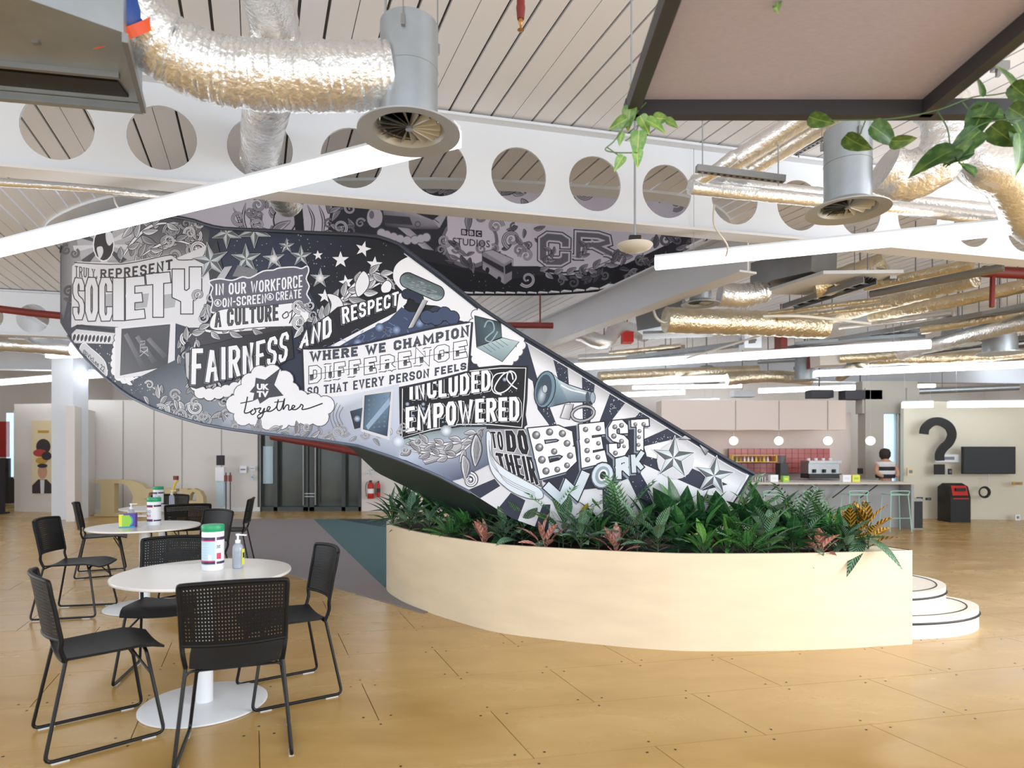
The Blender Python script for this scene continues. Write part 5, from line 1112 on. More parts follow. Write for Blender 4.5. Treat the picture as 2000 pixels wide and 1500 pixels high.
# aeroplane
B.ell(732, 425, 16, 21, 196, 60, 1.5); B.ell(726, 420, 5, 8, 120); B.poly([(748, 408), (800, 412), (860, 436), (856, 448), (790, 448), (752, 442)], [150, 196, 170, 90, 70, 60]); B.poly([(748, 420), (800, 424), (806, 440), (752, 436)], 60); B.poly([(775, 444), (800, 446), (850, 490), (825, 486)], [190, 170, 130, 210]); B.stroke([(775, 444), (800, 446), (850, 490), (825, 486)], 1.5, 40, True, 0)
B.poly([(846, 430), (866, 415), (872, 422), (858, 446)], 190); B.ell(816, 438, 5, 5, 140, 40); B.cloud([(745, 455), (765, 462), (800, 470), (840, 462)], 8, 206, 90); B.stroke([(782, 410), (830, 418), (858, 436)], 1.3, 40)
B.scroll(868, 470, 13, 0, 1.5, 1, 205, 30); B.fill((830, 480, 990, 520), 16, (8, 14), (110, 200), 24)
for k, ch in enumerate('BBC'):
    x = 900.5+k*14.3; y = 447+k*1.5; B.poly([(x, y), (x+12.4, y+.9), (x+12.4, y+13.6), (x, y+12.6)], 40); B.text(ch, [(x+2.4, y+2.4), (x+10, y+3)], [(x+2.4, y+10.6), (x+10, y+11.4)], 224, .03)
B.text('STUDIOS', [(884, 464), (957, 470)], [(884, 478), (957, 484)], 40, .012)
# bus
B.poly([(942, 492), (962, 488), (1000, 508), (1000, 545), (985, 556), (942, 525)], 150); B.poly([(945, 492), (962, 488), (1002, 505), (985, 516)], 190); B.poly([(942, 500), (984, 522), (984, 534), (943, 510)], 50); B.poly([(986, 520), (1000, 512), (1000, 530), (987, 536)], 40); B.poly([(943, 514), (984, 538), (984, 554), (943, 526)], 170); B.ell(952, 528, 4, 6, 30); B.ell(975, 546, 4, 6, 30); B.stroke([(942, 492), (962, 488), (1002, 506), (1000, 548), (985, 556), (942, 526)], 1.4, 30, True, 0)
B.scroll(1000, 468, 18, 2, 1.3, 1, 200, 30); B.scroll(968, 442, 15, 0, 1.3, -1, 200, 40); B.scroll(1028, 500, 14, 3, 1.2, 1, 208, 30); B.scroll(1030, 545, 16, 2.5, 1.2, -1, 208, 30)
B.fill((1000, 440, 1050, 500), 9, (7, 12), (120, 190), 30)
for ch, a_, b_, c_, d_ in (('C', (1052, 452), (1114, 458), (1052, 520), (1112, 520)), ('R', (1124, 450), (1190, 456), (1122, 508), (1200, 500))):
    B.block(ch, [a_, b_], [c_, d_], [(3.2, 44, 0, 0), (1, 218, 0, 0), (-2.5, 110, 0, 0)], .3, .2, .9)
B.flourish([(1055, 530), (1100, 536), (1150, 528), (1215, 500), (1262, 470)], 12, 205, 36, 14); B.flourish([(1060, 515), (1080, 500), (1070, 480)], 8, 200, 40, 5); B.flourish([(1130, 505), (1145, 490), (1140, 470)], 8, 200, 40, 5)
B.fill((1080, 535, 1190, 560), 12, (7, 12), (80, 150), 24); B.fill((1170, 500, 1270, 545), 14, (8, 13), (110, 200), 30)
for cx, cy, r in ((1255, 505, 11), (1272, 530, 12), (1240, 535, 9), (1300, 500, 9)): B.star(cx, cy, r, -80, hi=176, lo=90, out=30)
B.fill((1275, 440, 1360, 490), 14, (9, 15), (110, 180), 40); B.dots((870, 530, 1300, 575), 40, 170, (.5, 1.1))
B.fill((700, 340, 1340, 425), 60, (10, 18), (130, 215), 40)
o = SF.build('mural', drum, label='painted frieze with studio lettering round the opening'); 

# ================================================================ PLANTER and steps
PLN = [(2.94, 4.70), (2.15, 4.56), (1.35, 4.53), (.95, 4.59), (.49, 4.74), (0, 4.94), (-.28, 5.14), (-.78, 5.68), (-1.10, 6.14), (-1.30, 6.62), (-1.25, 7.1), (-.8, 7.25), (-.1, 6.9), (.6, 6.3), (1.4, 5.75), (2.2, 5.2), (2.86, 4.90)]
front = [(p.x, p.y) for p in catmull([(x, y, 0) for x, y in PLN[:11]], 6)]
outline = front+PLN[11:]
ZP = .69
planter = thing('planter', 'pale birch plywood planter with a long curved front, filled with plants', 'planter', (0, 0, 0))
def inset(poly, d):
    n = len(poly); out = []; c = Vector((.8, 5.6))
    for i in range(n):
        a, b, p = Vector(poly[i-1]), Vector(poly[(i+1) % n]), Vector(poly[i]); t = (b-a).normalized(); nn = Vector((-t.y, t.x))
        if nn.dot(c-p) < 0: nn = -nn
        out.append(tuple(p+nn*d))
    return out
inn = inset(outline, .03)
n_ = len(outline); vs = []
for i in range(n_): vs += [(*outline[i], 0), (*outline[i], ZP), (*inn[i], ZP), (*inn[i], .1)]
def shell(idx):
    mb = MB()
    for i in idx:
        j = (i+1) % n_
        mb.add([vs[4*i], vs[4*i+1], vs[4*i+2], vs[4*i+3], vs[4*j], vs[4*j+1], vs[4*j+2], vs[4*j+3]], [(0, 1, 5, 4), (1, 2, 6, 5), (2, 3, 7, 6)])
    return mb
cuts = [0, 12, 24, 36, len(front)-1]
for a, b in zip(cuts[:-1], cuts[1:]): shell(range(a, b)).build('plywood_panel', 'birch', planter, smooth=35)
shell(range(len(front)-1, n_)).build('back_panel', 'birch', planter)
MB().prism(inset(outline, .02), ZP-.10, ZP-.055).build('soil', 'soil', planter)
MB().prism([(2.94, 4.70), (2.86, 4.90), (2.45, 5.05), (2.5, 4.68)], ZP-.012, ZP).build('corner_shelf', 'birch', planter)
def step(cx, cy, rx, ry, z0, z1, lab, y_back):
    t = thing('stair_step', lab, 'step', (0, 0, 0), group='rounded bottom steps of the staircase')
    pts = [(1.9, cy-ry), (cx, cy-ry)]+[(cx+rx*math.sin(a), cy-ry*math.cos(a)) for a in [PI/2*i/14 for i in range(1, 15)]]+[(cx+rx*math.cos(a), cy+ry*.8*math.sin(a)) for a in [PI/2*i/10 for i in range(1, 11)]]+[(1.9, cy+ry*.8)]
    MB().prism(pts, z0, z1).build('step_body', 'step_white', t, smooth=30)
    edge = pts[:-1]
    MB().tube([(x+.004*(x-cx), y-.002, z1-.05) for x, y in edge], .009, 6).build('riser_strip', 'black', t, label='black strip round the riser')
    MB().tube([(cx+(x-cx)*.9, cy+(y-cy)*.92, z1-.001) for x, y in edge], .006, 6).build('tread_strip', 'black', t, label='thin black inlay on the tread')
step(2.9, 5.36, .93, .55, 0, .165, 'lowest white rounded step beside the right end of the planter', 6.6)
step(2.9, 5.45, .70, .56, .165, .33, 'second white rounded step behind the right end of the planter', 6.6)
# ================================================================ CHAIRS
def chair_proto():
    t = thing('cafe_chair', 'chair', 'chair', (0, 0, 0), 0, 'black sled base cafe chairs')
    # seat: faces +Y, origin on the floor under the seat
    mb = MB(); NX, NY = 8, 8; g = []
    for j in range(NY+1):
        v = j/NY
        for i in range(NX+1):
            u = i/NX*2-1; hw = .215*(1-.12*(1-v)**2)*(1-.10*max(0, v-.8)/.2); x = u*hw; y = -.20+.43*v
            z = .452-.018*(1-u*u)*(1-.3*v)-.03*max(0, v-.75)/.25*(v-.5)*2+.012*v; g.append((x, y, z))
    vs = g+[(x, y, z-.012) for x, y, z in g]; o = (NX+1)*(NY+1); fs = []
    for j in range(NY):
        for i in range(NX):
            a = j*(NX+1)+i; q = (a, a+1, a+NX+2, a+NX+1); fs.append(q); fs.append(tuple(k+o for k in q[::-1]))
    ed = [i for i in range(NX+1)]+[NX+(NX+1)*j for j in range(1, NY+1)]+[(NX+1)*NY+i for i in range(NX-1, -1, -1)]+[(NX+1)*j for j in range(NY-1, 0, -1)]
    for k in range(len(ed)): a, b = ed[k], ed[(k+1) % len(ed)]; fs.append((a, a+o, b+o, b))
    mb.add(vs, fs).build('seat', 'chair_plastic', t, smooth=50)
    # backrest: perforated curved sheet
    def bp(u, v, d=0):
        hw = .218+.008*v; x = u*hw; y = -.245+.045*(u*u)-.05*v; z = .545+.27*v-(.012*u*u if v > .5 else 0)
        return (x, y-d, z+.02*v)
    mb = MB(); CX, CY = 32, 17
    for i in range(CX):
        for j in range(CY):
            u0, u1 = -1+2*i/CX, -1+2*(i+1)/CX; v0, v1 = j/CY, (j+1)/CY; hole = 1 <= i < CX-1 and 1 <= j < CY-1
            uc, vc = (u0+u1)/2, (v0+v1)/2; du, dv = (u1-u0)*.215, (v1-v0)*.23
            for d, fl in ((0, 1), (.006, 0)):
                oc = [bp(u0, v0, d), bp(u1, v0, d), bp(u1, v1, d), bp(u0, v1, d)]
                if not hole: mb.add(oc, [(0, 1, 2, 3)]); continue
                ic = [bp(uc, vc-dv, d), bp(uc+du, vc, d), bp(uc, vc+dv, d), bp(uc-du, vc, d)]
                mb.add(oc+ic, [q_ for k in range(4) for q_ in ((k, (k+1) % 4, 4+k), ((k+1) % 4, 4+(k+1) % 4, 4+k))])
    b = mb.build('backrest', 'chair_plastic', t)
    # rim of the backrest running down to the seat
    rim = [(-.205, -.185, .44), (-.213, -.205, .50)]+[bp(-1, v, .003) for v in (0, .25, .5, .75, .97)]+[bp(u, 1, .003) for u in (-.92, -.6, -.3, 0, .3, .6, .92)]+[bp(1, v, .003) for v in (.97, .75, .5, .25, 0)]+[(.213, -.205, .50), (.205, -.185, .44)]
    MB().tube(catmull(rim, 3), .0105, 8).build('back_frame', 'chair_plastic', t, smooth=60)
    MB().tube(catmull([bp(u, 0, .003) for u in (-1, -.5, 0, .5, 1)], 3), .009, 8).build('back_rail', 'chair_plastic', t, smooth=60)
    def rnd(pts, r=.035):
        out = [Vector(pts[0])]
        for i in range(1, len(pts)-1):
            p, a, b = Vector(pts[i]), Vector(pts[i-1]), Vector(pts[i+1]); d1_, d2_ = (a-p).normalized(), (b-p).normalized()
            for k in range(5): t_ = k/4; out.append((p+d1_*r)*(1-t_)**2+p*2*t_*(1-t_)+(p+d2_*r)*t_*t_)
        out.append(Vector(pts[-1])); return out
    for s in (-1, 1):
        lg = MB().tube(rnd([(s*.205, -.185, .445), (s*.245, -.27, .012), (s*.235, .22, .012), (s*.185, .15, .425), (s*.10, .15, .43)]), .0088, 8).build('sled_leg', 'chair_steel', t, smooth=60)
        MB().box((s*.243, -.21, .003), (.022, .07, .006)).build('glide', 'clear_glide', lg); MB().box((s*.237, .15, .003), (.022, .06, .006)).build('glide', 'clear_glide', lg)
        MB().tube([(s*.20, .172, .30), (s*.09, .10, .425)], .006, 6).build('stay', 'chair_steel', t)
    MB().tube(rnd([(-.21, -.195, .40), (-.19, -.19, .425), (.19, -.19, .425), (.21, -.195, .40)], .015), .006, 6).build('stretcher', 'chair_steel', t, smooth=60)
    return t
used = False
def chair(x, y, deg, label, zz=0):
    global used
    if not used: used = True; c = proto
    else: c = copy_tree(proto)
    c.location = (x, y, zz); c.rotation_euler.z = math.radians(deg-90); c['label'] = label
    return c
proto = chair_proto()
chair(-1.335, 3.115, 110, 'black perforated chair with its back to the viewer at the nearest table')
chair(-2.06, 3.23, 42, 'black chair at the left side of the nearest table, seen in profile')
chair(-1.345, 3.767, 213, 'black chair at the right side of the nearest table, beside the carpet')
chair(-2.20, 4.08, -78, 'black perforated chair behind the nearest table facing the viewer')
chair(-3.80, 5.62, 12, 'black chair at the left side of the middle table')
chair(-3.05, 6.15, 240, 'black chair at the right rear of the middle table')
chair(-3.70, 7.30, 118, 'black perforated chair with its back to the viewer at the farthest table')
chair(-4.72, 7.40, 30, 'black chair at the left side of the farthest table')
chair(-3.52, 7.95, 195, 'black chair at the right side of the farthest table')
chair(-4.55, 8.40, -75, 'black chair behind the farthest table, mostly hidden by the wipes tub')
# ================================================================ TABLES
def table(x, y, label):
    t = thing('cafe_table', label, 'table', (x, y, 0), group='round white cafe tables')
    MB().lathe((0, 0, 0), [(.0, .722), (.448, .722), (.458, .726), (.46, .733), (.457, .74), (.0, .74)], 72).build('tabletop', 'laminate', t, smooth=40)
    MB().lathe((0, 0, 0), [(.044, .012), (.044, .70), (.12, .704), (.12, .722)], 32).build('pedestal', 'white_paint', t, smooth=40)
    MB().lathe((0, 0, 0), [(.325, 0), (.33, .004), (.33, .010), (.322, .014), (.05, .02), (.0, .02)], 64).build('base_disc', 'white_paint', t, smooth=40)
table(-1.72, 3.58, 'nearest round white cafe table with a flat disc base')
table(-3.34, 5.82, 'middle round white cafe table with tissue box and wipes')
table(-4.23, 7.75, 'farthest round white cafe table in front of the big letters')
TZ = .7405
def tub(x, y, label, rz=0, word=None, s=1.0, dirn=0):
    t = thing('wipes_tub', label, 'tub', (x, y, TZ), rz)
    r = .058*s; h = .21*s
    MB().lathe((0, 0, 0), [(r*.96, 0), (r, .006), (r, h), (r*.93, h+.01)], 40).build('body', 'tub_white', t, smooth=40); bd = t.children[-1]
    MB().lathe((0, 0, h+.004), [(r*.98, 0), (r*1.03, .004), (r*1.03, .032), (r*.97, .038), (0, .038)], 40).build('lid', 'lid_green', t, smooth=40, label='green screw lid')
    def wrap(z0, z1, m, a0, a1, k=1.012, nm='label_band'):
        N = 20; mb = MB(); mb.add([(r*k*math.cos(a0+(a1-a0)*i/N), r*k*math.sin(a0+(a1-a0)*i/N), z) for z in (z0, z1) for i in range(N+1)], [(i, i+1, N+2+i, N+1+i) for i in range(N)]); mb.build(nm, m, bd, smooth=60)
    a0, a1 = -PI*.98, -PI*.30
    wrap(.03*s, h*.86, 'label_blue', a0, a1, 1.008); wrap(h*.80, h*.88, 'label_purple', a0, a1); wrap(h*.775, h*.80, 'label_pink', a0, a1); wrap(.036*s, .05*s, 'label_purple', a0, a1); wrap(.05*s, .056*s, 'label_pink', a0, a1)
    wrap(.03*s, h*.86, 'tub_white', -PI*.26, PI*.9, 1.008); wrap(h*.80, h*.88, 'label_purple', -PI*.26, PI*.9); wrap(.036*s, .05*s, 'label_purple', -PI*.26, PI*.9)
    def curved(st, zc, hh, wa, ac, m):
        vs, ts, (X0, X1, Y0, Y1) = glyphs(st, .02, 2); mb = MB(); mb.add([(r*1.02*math.cos(ac+(v[0]-X0)/(X1-X0)*wa-wa/2), r*1.02*math.sin(ac+(v[0]-X0)/(X1-X0)*wa-wa/2), zc+(v[1]-Y0)/(Y1-Y0)*hh) for v in vs], ts); mb.build('print', m, bd)
    if word:
        wrap(.06*s, h*.77, 'tub_white', a0, a1, 1.012)
        curved(word[0], h*.52, .03*s, .95, -PI*.53, 'label_grey'); curved(word[1], h*.36, .026*s, .95, -PI*.53, 'label_pink')
    else:
        for k in range(6): wrap(h*(.30+.07*k), h*(.305+.07*k), 'sign_white', a0+.2, a1-.5, 1.013, 'print_line')
        wrap(h*.28, h*.42, 'sign_white', -PI*.50, -PI*.40, 1.014, 'barcode_panel')
        curved('DUO', h*.58, .02, .35, -PI*.20, 'ink'); wrap(h*.30, h*.46, 'label_pink', -PI*.26, -PI*.12, 1.016, 'label_block')
    return t
tub(-1.71, 3.66, 'white wipes tub with green lid on the nearest table', s=1.02)
tub(-3.30, 5.90, 'white wipes tub with green lid and printed name on the middle table', word=('DUO', 'MAX'), rz=-.3)
tub(-4.30, 7.78, 'white wipes tub with green lid on the farthest table', rz=-.3)
def pump(x, y, label, rz=0, lime=False):
    t = thing('sanitiser_bottle', label, 'bottle', (x, y, TZ), rz)
    MB().lathe((0, 0, 0), [(.026, 0), (.03, .005), (.03, .11), (.026, .13), (.013, .145)], 28).build('bottle_body', 'sanitiser', t, smooth=60)
    MB().lathe((0, 0, 0), [(.013, .143), (.015, .145), (.015, .162), (.006, .165), (.006, .185), (.012, .187), (.012, .198), (0, .2)], 20).build('pump_head', 'tub_white', t, smooth=50)
    MB().bar((0, 0, .192), (.05, 0, .190), .010, .008).build('nozzle', 'tub_white', t)
    if lime: MB().box((.031, 0, .065), (.003, .03, .09)).build('label_strip', 'lemon', t, label='yellow side label'); MB().box((.0325, 0, .075), (.002, .02, .03)).build('print', 'ink', t)
    return t
pump(-1.585, 3.70, 'clear pump bottle with yellow side label behind the nearest wipes tub', 0, True)
pump(-3.50, 5.88, 'clear pump bottle left of the tissue box on the middle table', .8); pump(-4.20, 7.90, 'clear pump bottle right of the tub on the farthest table', .3)
t = thing('tissue_box', 'rainbow coloured tissue box on the middle table', 'box', (-3.43, 5.72, TZ), .35)
MB().box((0, 0, .06), (.125, .11, .12)).build('carton', 'violet', t)
MB().box((-.045, -.0556, .06), (.035, .001, .116)).build('print', 'lemon', t); MB().box((-.008, -.0558, .06), (.06, .001, .10)).build('print', 'lime', t)
mb = MB(); mb.add([(.02+.03*math.cos(a), -.0562, .06+.045*math.sin(a)) for a in [PI*2*i/16 for i in range(16)]], [tuple(range(16))]); mb.build('print', 'aqua', t)
mb = MB(); mb.add([(.012+.026*math.cos(a), -.0566, .06+.04*math.sin(a)) for a in [PI*2*i/16 for i in range(16)]], [tuple(range(16))]); mb.build('print', 'lime', t)
MB().box((0, -.0558, .006), (.125, .001, .01)).build('print', 'aqua', t)

# ================================================================ THINGS ALONG THE BACK, left side
LET = {  # outlines in units of cap height
 'D': ([(0, 0), (.62, 0), (.85, .06), (1.0, .2), (1.06, .45), (1.03, .7), (.9, .88), (.7, .98), (.5, 1), (0, 1), (0, .93), (.12, .9), (.12, .10), (0, .07)], [[(.38, .1), (.38, .9), (.5, .9), (.62, .84), (.7, .7), (.74, .5), (.7, .28), (.6, .15), (.48, .1)]]),
 'a': ([(.05, .5), (.08, .62), (.22, .7), (.45, .7), (.6, .64), (.66, .52), (.66, .12), (.76, .08), (.76, 0), (.5, 0), (.46, .07), (.34, -.0), (.18, -.0), (.05, .08), (.02, .22), (.12, .34), (.44, .42), (.44, .54), (.38, .62), (.28, .6), (.26, .48), (.14, .44)], [[(.44, .34), (.44, .16), (.36, .1), (.28, .12), (.25, .2), (.3, .28)]]),
 'v': ([(0, .7), (0, .63), (.07, .62), (.30, 0), (.46, 0), (.68, .62), (.74, .63), (.74, .7), (.5, .7), (.5, .63), (.56, .62), (.43, .24), (.30, .62), (.38, .63), (.38, .7)], []),
 'e': ([(.72, .32), (.26, .32), (.28, .2), (.38, .11), (.52, .1), (.68, .18), (.72, .14), (.6, .03), (.42, -.02), (.2, .02), (.06, .14), (.02, .34), (.08, .54), (.22, .67), (.42, .71), (.6, .64), (.7, .5)], [[(.26, .4), (.29, .54), (.38, .63), (.48, .58), (.5, .4)]])}
def letter_mb(pts, holes, o, w, h, d):
    loops = [[(x*w, y*h) for x, y in l] for l in [pts]+list(holes)]; flat = [p for l in loops for p in l]; n = len(flat)
    tri = geometry.tessellate_polygon([[Vector((p[0], p[1], 0)) for p in l] for l in loops]); o = Vector(o)
    vs = [o+Vector((x, x*.03+e, y)) for e in (0, d) for x, y in flat]; fs = [tuple(t) for t in tri]+[tuple(i+n for i in t[::-1]) for t in tri]; k = 0
    for l in loops:
        for i in range(len(l)): a, b = k+i, k+(i+1) % len(l); fs.append((a, b, b+n, a+n))
        k += len(l)
    return MB().add(vs, fs)
xs = {'D': (184, 291), 'a': (272, 322), 'v': (318, 366), 'e': (352, 397)}
for ch, (pa, pb) in xs.items():
    Y = 13.9; x0 = P(pa, 900, Y).x; x1 = P(pb, 900, Y).x; hgt = .80 if ch == 'D' else .86; wu = max(p[0] for p in LET[ch][0])
    o = letter_mb(LET[ch][0], LET[ch][1], (x0, Y, .01), (x1-x0)/wu, hgt, .16).build('giant_letter', 'olive')
    tag(o, 'big freestanding sand coloured letter %s against the back wall' % ch, 'letter', 'big sand coloured letters on the floor')
t = thing('portrait_poster', 'tall poster of a man in a dark suit beside the white column', 'poster', P(84, 893, 15.02))
def pb(dx, dz, wd, h, m, y=-.01, nm='print'): return MB().box((dx, y, dz), (wd, .01, h)).build(nm, m, t)
MB().box((0, 0, 0), (.50, .03, 1.72)).build('board', 'poster_cream', t)
def pe(dx, dz, rx, rz_, m, y): mb = MB(); mb.add([(dx+rx*math.cos(a), y, dz+rz_*math.sin(a)) for a in [2*PI*i/18 for i in range(18)]], [tuple(range(18))[::-1]]); mb.build('print', m, t)
pe(0, -.34, .11, .17, 'poster_skin', -.018); pe(.02, .25, .17, .18, 'poster_dark', -.018); pe(-.06, .10, .16, .09, 'poster_red', -.02); pe(.1, .03, .12, .1, 'poster_dark', -.022); pe(-.02, -.08, .14, .08, 'poster_mustard', -.02); pe(0, -.20, .12, .05, 'poster_dark', -.021)
mb = MB(); mb.add([(-.24, -.02, -.85), (.24, -.02, -.85), (.24, -.02, -.66), (.1, -.02, -.52), (-.1, -.02, -.52), (-.24, -.02, -.66)], [(0, 1, 2, 3, 4, 5)]); mb.build('print', 'poster_dark', t)
mb = MB(); mb.add([(-.04, -.022, -.85), (.04, -.022, -.85), (.05, -.022, -.53), (-.05, -.022, -.53)], [(0, 1, 2, 3)]); mb.build('print', 'shirt_white', t)
pb(.02, .60, .26, .06, 'poster_mustard', -.016)
c = PF(36, 999); tag(MB().box((c.x, 14.6, .62), (.16, .2, 1.24)).box((c.x, 14.6, .02), (.3, .3, .04)).build('floor_speaker', 'ink'), 'tall narrow dark unit standing left of the poster', 'speaker')
c = P(6, 900, 17); tag(MB().box((c.x-.1, 17, 1.75), (.6, .05, .95)).build('red_banner', 'red_curtain'), 'red hanging banner at the left edge', 'banner')
tag(MB().box((c.x-.1, 17.1, .65), (.66, .4, 1.2)).box((c.x-.1, 16.85, .95), (.5, .05, .1)).build('dark_cabinet', 'black'), 'dark cabinet below the red banner', 'cabinet')
# hygiene station, hand truck, posts, signs
c = P(421, 930, 14.6); t = thing('hygiene_station', 'white wall station with dark screen on top beside the doors', 'dispenser', (c.x, 14.85, 0))
MB().box((0, 0, 1.22), (.15, .1, .23)).build('screen', 'ink', t); MB().box((0, .02, .90), (.20, .14, .32)).build('dispenser_body', 'sign_white', t); MB().box((0, .03, .45), (.17, .1, .6)).build('post', 'label_blue', t); MB().box((0, .03, .02), (.3, .25, .04)).build('base', 'tub_white', t)
c = PF(443, 1000); t = thing('hand_truck', 'yellow handled trolley with one black wheel near the back wall', 'trolley', (c.x, 12.6, 0))
mb = MB(); mb.tube([(0, -.03, .11), (0, .03, .11)], .11, 20).build('wheel', 'black', t); MB().tube(catmull([(0, .03, .1), (.0, .03, .5), (.05, .03, .75), (.12, .03, .85)], 5), .022, 8).build('handle', 'yellow', t, label='yellow handle')
MB().box((0, -.05, .12), (.05, .03, .16)).build('fork', 'chrome', t); MB().bar((-.85, .0, .16), (.08, 0, .16), .3, .02).build('platform', 'tub_white', t); MB().box((.08, .03, .9), (.08, .06, .08)).build('grip', 'red_pipe', t)
for px, lb in ((466, 'left of two thin brown barrier posts by the glass doors'), (474, 'right of two thin brown barrier posts by the glass doors')):
    c = PF(px, 1000); t = thing('barrier_post', lb, 'post', (c.x, 14.4, 0), group='thin barrier posts by the doors')
    MB().tube([(0, 0, .01), (0, 0, .95)], .012, 8).build('post', 'ink', t); MB().lathe((0, 0, 0), [(.1, 0), (.1, .012), (.0, .02)], 20).build('base', 'zinc_dark', t); MB().box((0, -.01, .82), (.07, .02, .14)).build('plate', 'red_pipe', t)
for px, py, wd, h, m, lb in ((475, 917, .16, .17, 'sign_white', 'small white notice left of the glass doors'), (493, 915, .14, .09, 'ink_light', 'small grey notice beside the glass door frame'), (493, 932, .05, .14, 'label_blue', 'narrow door control beneath the grey notice'),
                             (718, 925, .06, .07, 'ink_light', 'small sign above the large extinguisher'), (727, 918, .06, .12, 'ink_light', 'small sign above the small extinguisher')):
    c = P(px, py, 15.2); tag(MB().box((c.x, 15.2, c.z), (wd, .02, h)).box((c.x, 15.188, c.z), (wd*.7, .006, h*.2), mi=1).build('wall_notice', [m, 'label_grey']), lb, 'notice')
def extinguisher(px, py, r, h, lb, dark):
    c = P(px, py, 15.15); t = thing('fire_extinguisher', lb, 'extinguisher', c, group='fire extinguishers on the back wall')
    MB().lathe((0, 0, 0), [(r*.9, 0), (r, .01), (r, h*.78), (r*.5, h*.9), (r*.25, h*.92)], 20).build('cylinder', 'red', t, smooth=40)
    MB().box((0, -.0, h*.96), (r*.8, .04, h*.1)).build('valve', 'black', t); MB().tube(catmull([(0, 0, h*.95), (-r*1.3, 0, h*.85), (-r*1.6, 0, h*.5), (-r*1.3, 0, .05)], 5), .008, 6).build('hose', 'black', t)
    MB().lathe((0, 0, h*.3), [(r*1.01, 0), (r*1.01, h*.25)], 20).build('label_band', 'black' if dark else 'sign_white', t)
extinguisher(724, 974, .075, .43, 'larger red fire extinguisher right of the glass doors', False); extinguisher(739, 971, .045, .38, 'slim red fire extinguisher with dark label', True)

# ================================================================ BAR on the right
Yc = 11.75; xr = P(1779, 900, Yc).x; xl = 3.2
struct('wall_bar_front', MB().box(((xl+xr-.06)/2, Yc+.3, .40), (xr-.06-xl, .08, .80)), ['counter_grey'])
t = thing('bar_counter', 'long grey bar counter with a thin top and black brackets', 'counter', ((xl+xr)/2, Yc+.2, 0))
L_ = xr-xl
MB().box((0, 0, .84), (L_, .62, .035)).build('counter_top', 'counter_top', t); MB().box((L_/2-.03, 0, .41), (.05, .6, .82)).build('end_panel', 'counter_grey', t)
for px in (1496, 1566, 1634, 1689):
    x = P(px, 900, Yc).x-(xl+xr)/2; mb = MB().bar((x, -.05, .80), (x, -.05, .52), .02, .02).bar((x, -.28, .815), (x, -.05, .815), .02, .02).bar((x+.2, -.26, .81), (x, -.05, .56), .018, .018); mb.build('bracket', 'black', t)
sh = thing('bar_stool', 'stool', 'stool', (0, 0, 0), 0, 'mint wire bar stools at the counter')
for s in (-1, 1):
    for q in (-1, 1): MB().tube([(s*.15, q*.13, .66), (s*.19, q*.17, .01)], .008, 6).build('leg', 'mint', sh)
MB().tube([(-.16, -.14, .66), (.16, -.14, .66), (.16, .14, .66), (-.16, .14, .66)], .009, 6, closed=True).build('seat_frame', 'mint', sh)
MB().box((0, 0, .66), (.29, .26, .014)).build('seat', 'mint', sh); MB().tube(catmull([(-.15, -.14, .67), (-.16, -.15, .72), (0, -.17, .73), (.16, -.15, .72), (.15, -.14, .67)], 5), .008, 6).build('back_hoop', 'mint', sh)
MB().tube([(-.18, -.15, .25), (.18, -.15, .25)], .006, 6).build('footrest', 'mint', sh)
for i, (px, lb) in enumerate(((1743, 'mint wire bar stool nearest the right end of the counter'), (1664, 'second mint wire bar stool from the right end of the counter'), (1577, 'third mint wire bar stool from the right end, half hidden by leaves'), (1500, 'mint wire bar stool mostly hidden by the plants'))):
    o = sh if i == 0 else copy_tree(sh); o.location = (P(px, 900, Yc-.3).x, Yc-.38, 0); o['label'] = lb
# back wall tiles, shelf, machine
x0, x1, z0, z1 = P(1424, 900, 14.1).x, P(1622, 900, 14.1).x, .95, P(1500, 876, 14.1).z
tb = struct('wall_tiled', MB().box(((x0+x1)/2, 14.16, (z0+z1)/2), (x1-x0, .03, z1-z0)), ['red_pipe'])
nx, nz = 16, 5; mt = MB().box((0, 0, 0), ((x1-x0)/nx-.008, .02, (z1-z0)/nz-.008)).mesh('tile', 'tile_red')
for i in range(nx):
    for j in range(nz): link('tile', mt, tb, loc=(x0+(x1-x0)*(i+.5)/nx, 14.135, z0+(z1-z0)*(j+.5)/nz))
t = thing('wall_shelf', 'yellow framed shelf of bottles on the red tiles', 'shelf', (P(1470, 900, 14).x, 13.98, P(1470, 902, 14).z))
for z in (0, .14): MB().box((0, 0, z), (.95, .2, .015)).build('shelf_board', 'yellow', t)
for x in (-.475, .475): MB().box((x, 0, .07), (.015, .2, .15)).build('side', 'yellow', t)
for i in range(9):
    c = (t.location.x-.36+i*.085, 13.97, t.location.z+.0075); o = MB().lathe((0, 0, 0), [(.022, 0), (.022, .06), (.01, .08), (.01, .11)], 10).build('bottle', random.choice(['lemon', 'lime', 'tub_white', 'poster_mustard']), loc=c); tag(o, 'small bottle standing in the yellow framed shelf', 'bottle', 'bottles on the yellow shelf')
t = thing('espresso_machine', 'grey chrome espresso machine on the back counter of the bar', 'coffee machine', (P(1603, 900, 13.2).x, 13.2, .86))
MB().box((0, 0, .06), (.66, .4, .10)).build('drip_tray', 'black', t); MB().box((0, .05, .22), (.62, .35, .22)).build('boiler_body', 'zinc_dark', t); MB().box((.0, 0, .35), (.66, .4, .05)).build('cup_rail', 'zinc_dark', t)
for x in (-.2, 0, .2): MB().lathe((x, -.16, 0), [(.03, .13), (.03, .2)], 12).build('group_head', 'black', t)
for x in (-.25, -.1, .05, .2): MB().lathe((x, 0, .375), [(.03, 0), (.035, .05)], 10).build('stacked_cup', 'tub_white', t)
struct('wall_bar_ledge', MB().box(((xl+8)/2, 13.3, .42), (8-xl-1.0, .6, .84)), ['counter_grey'])
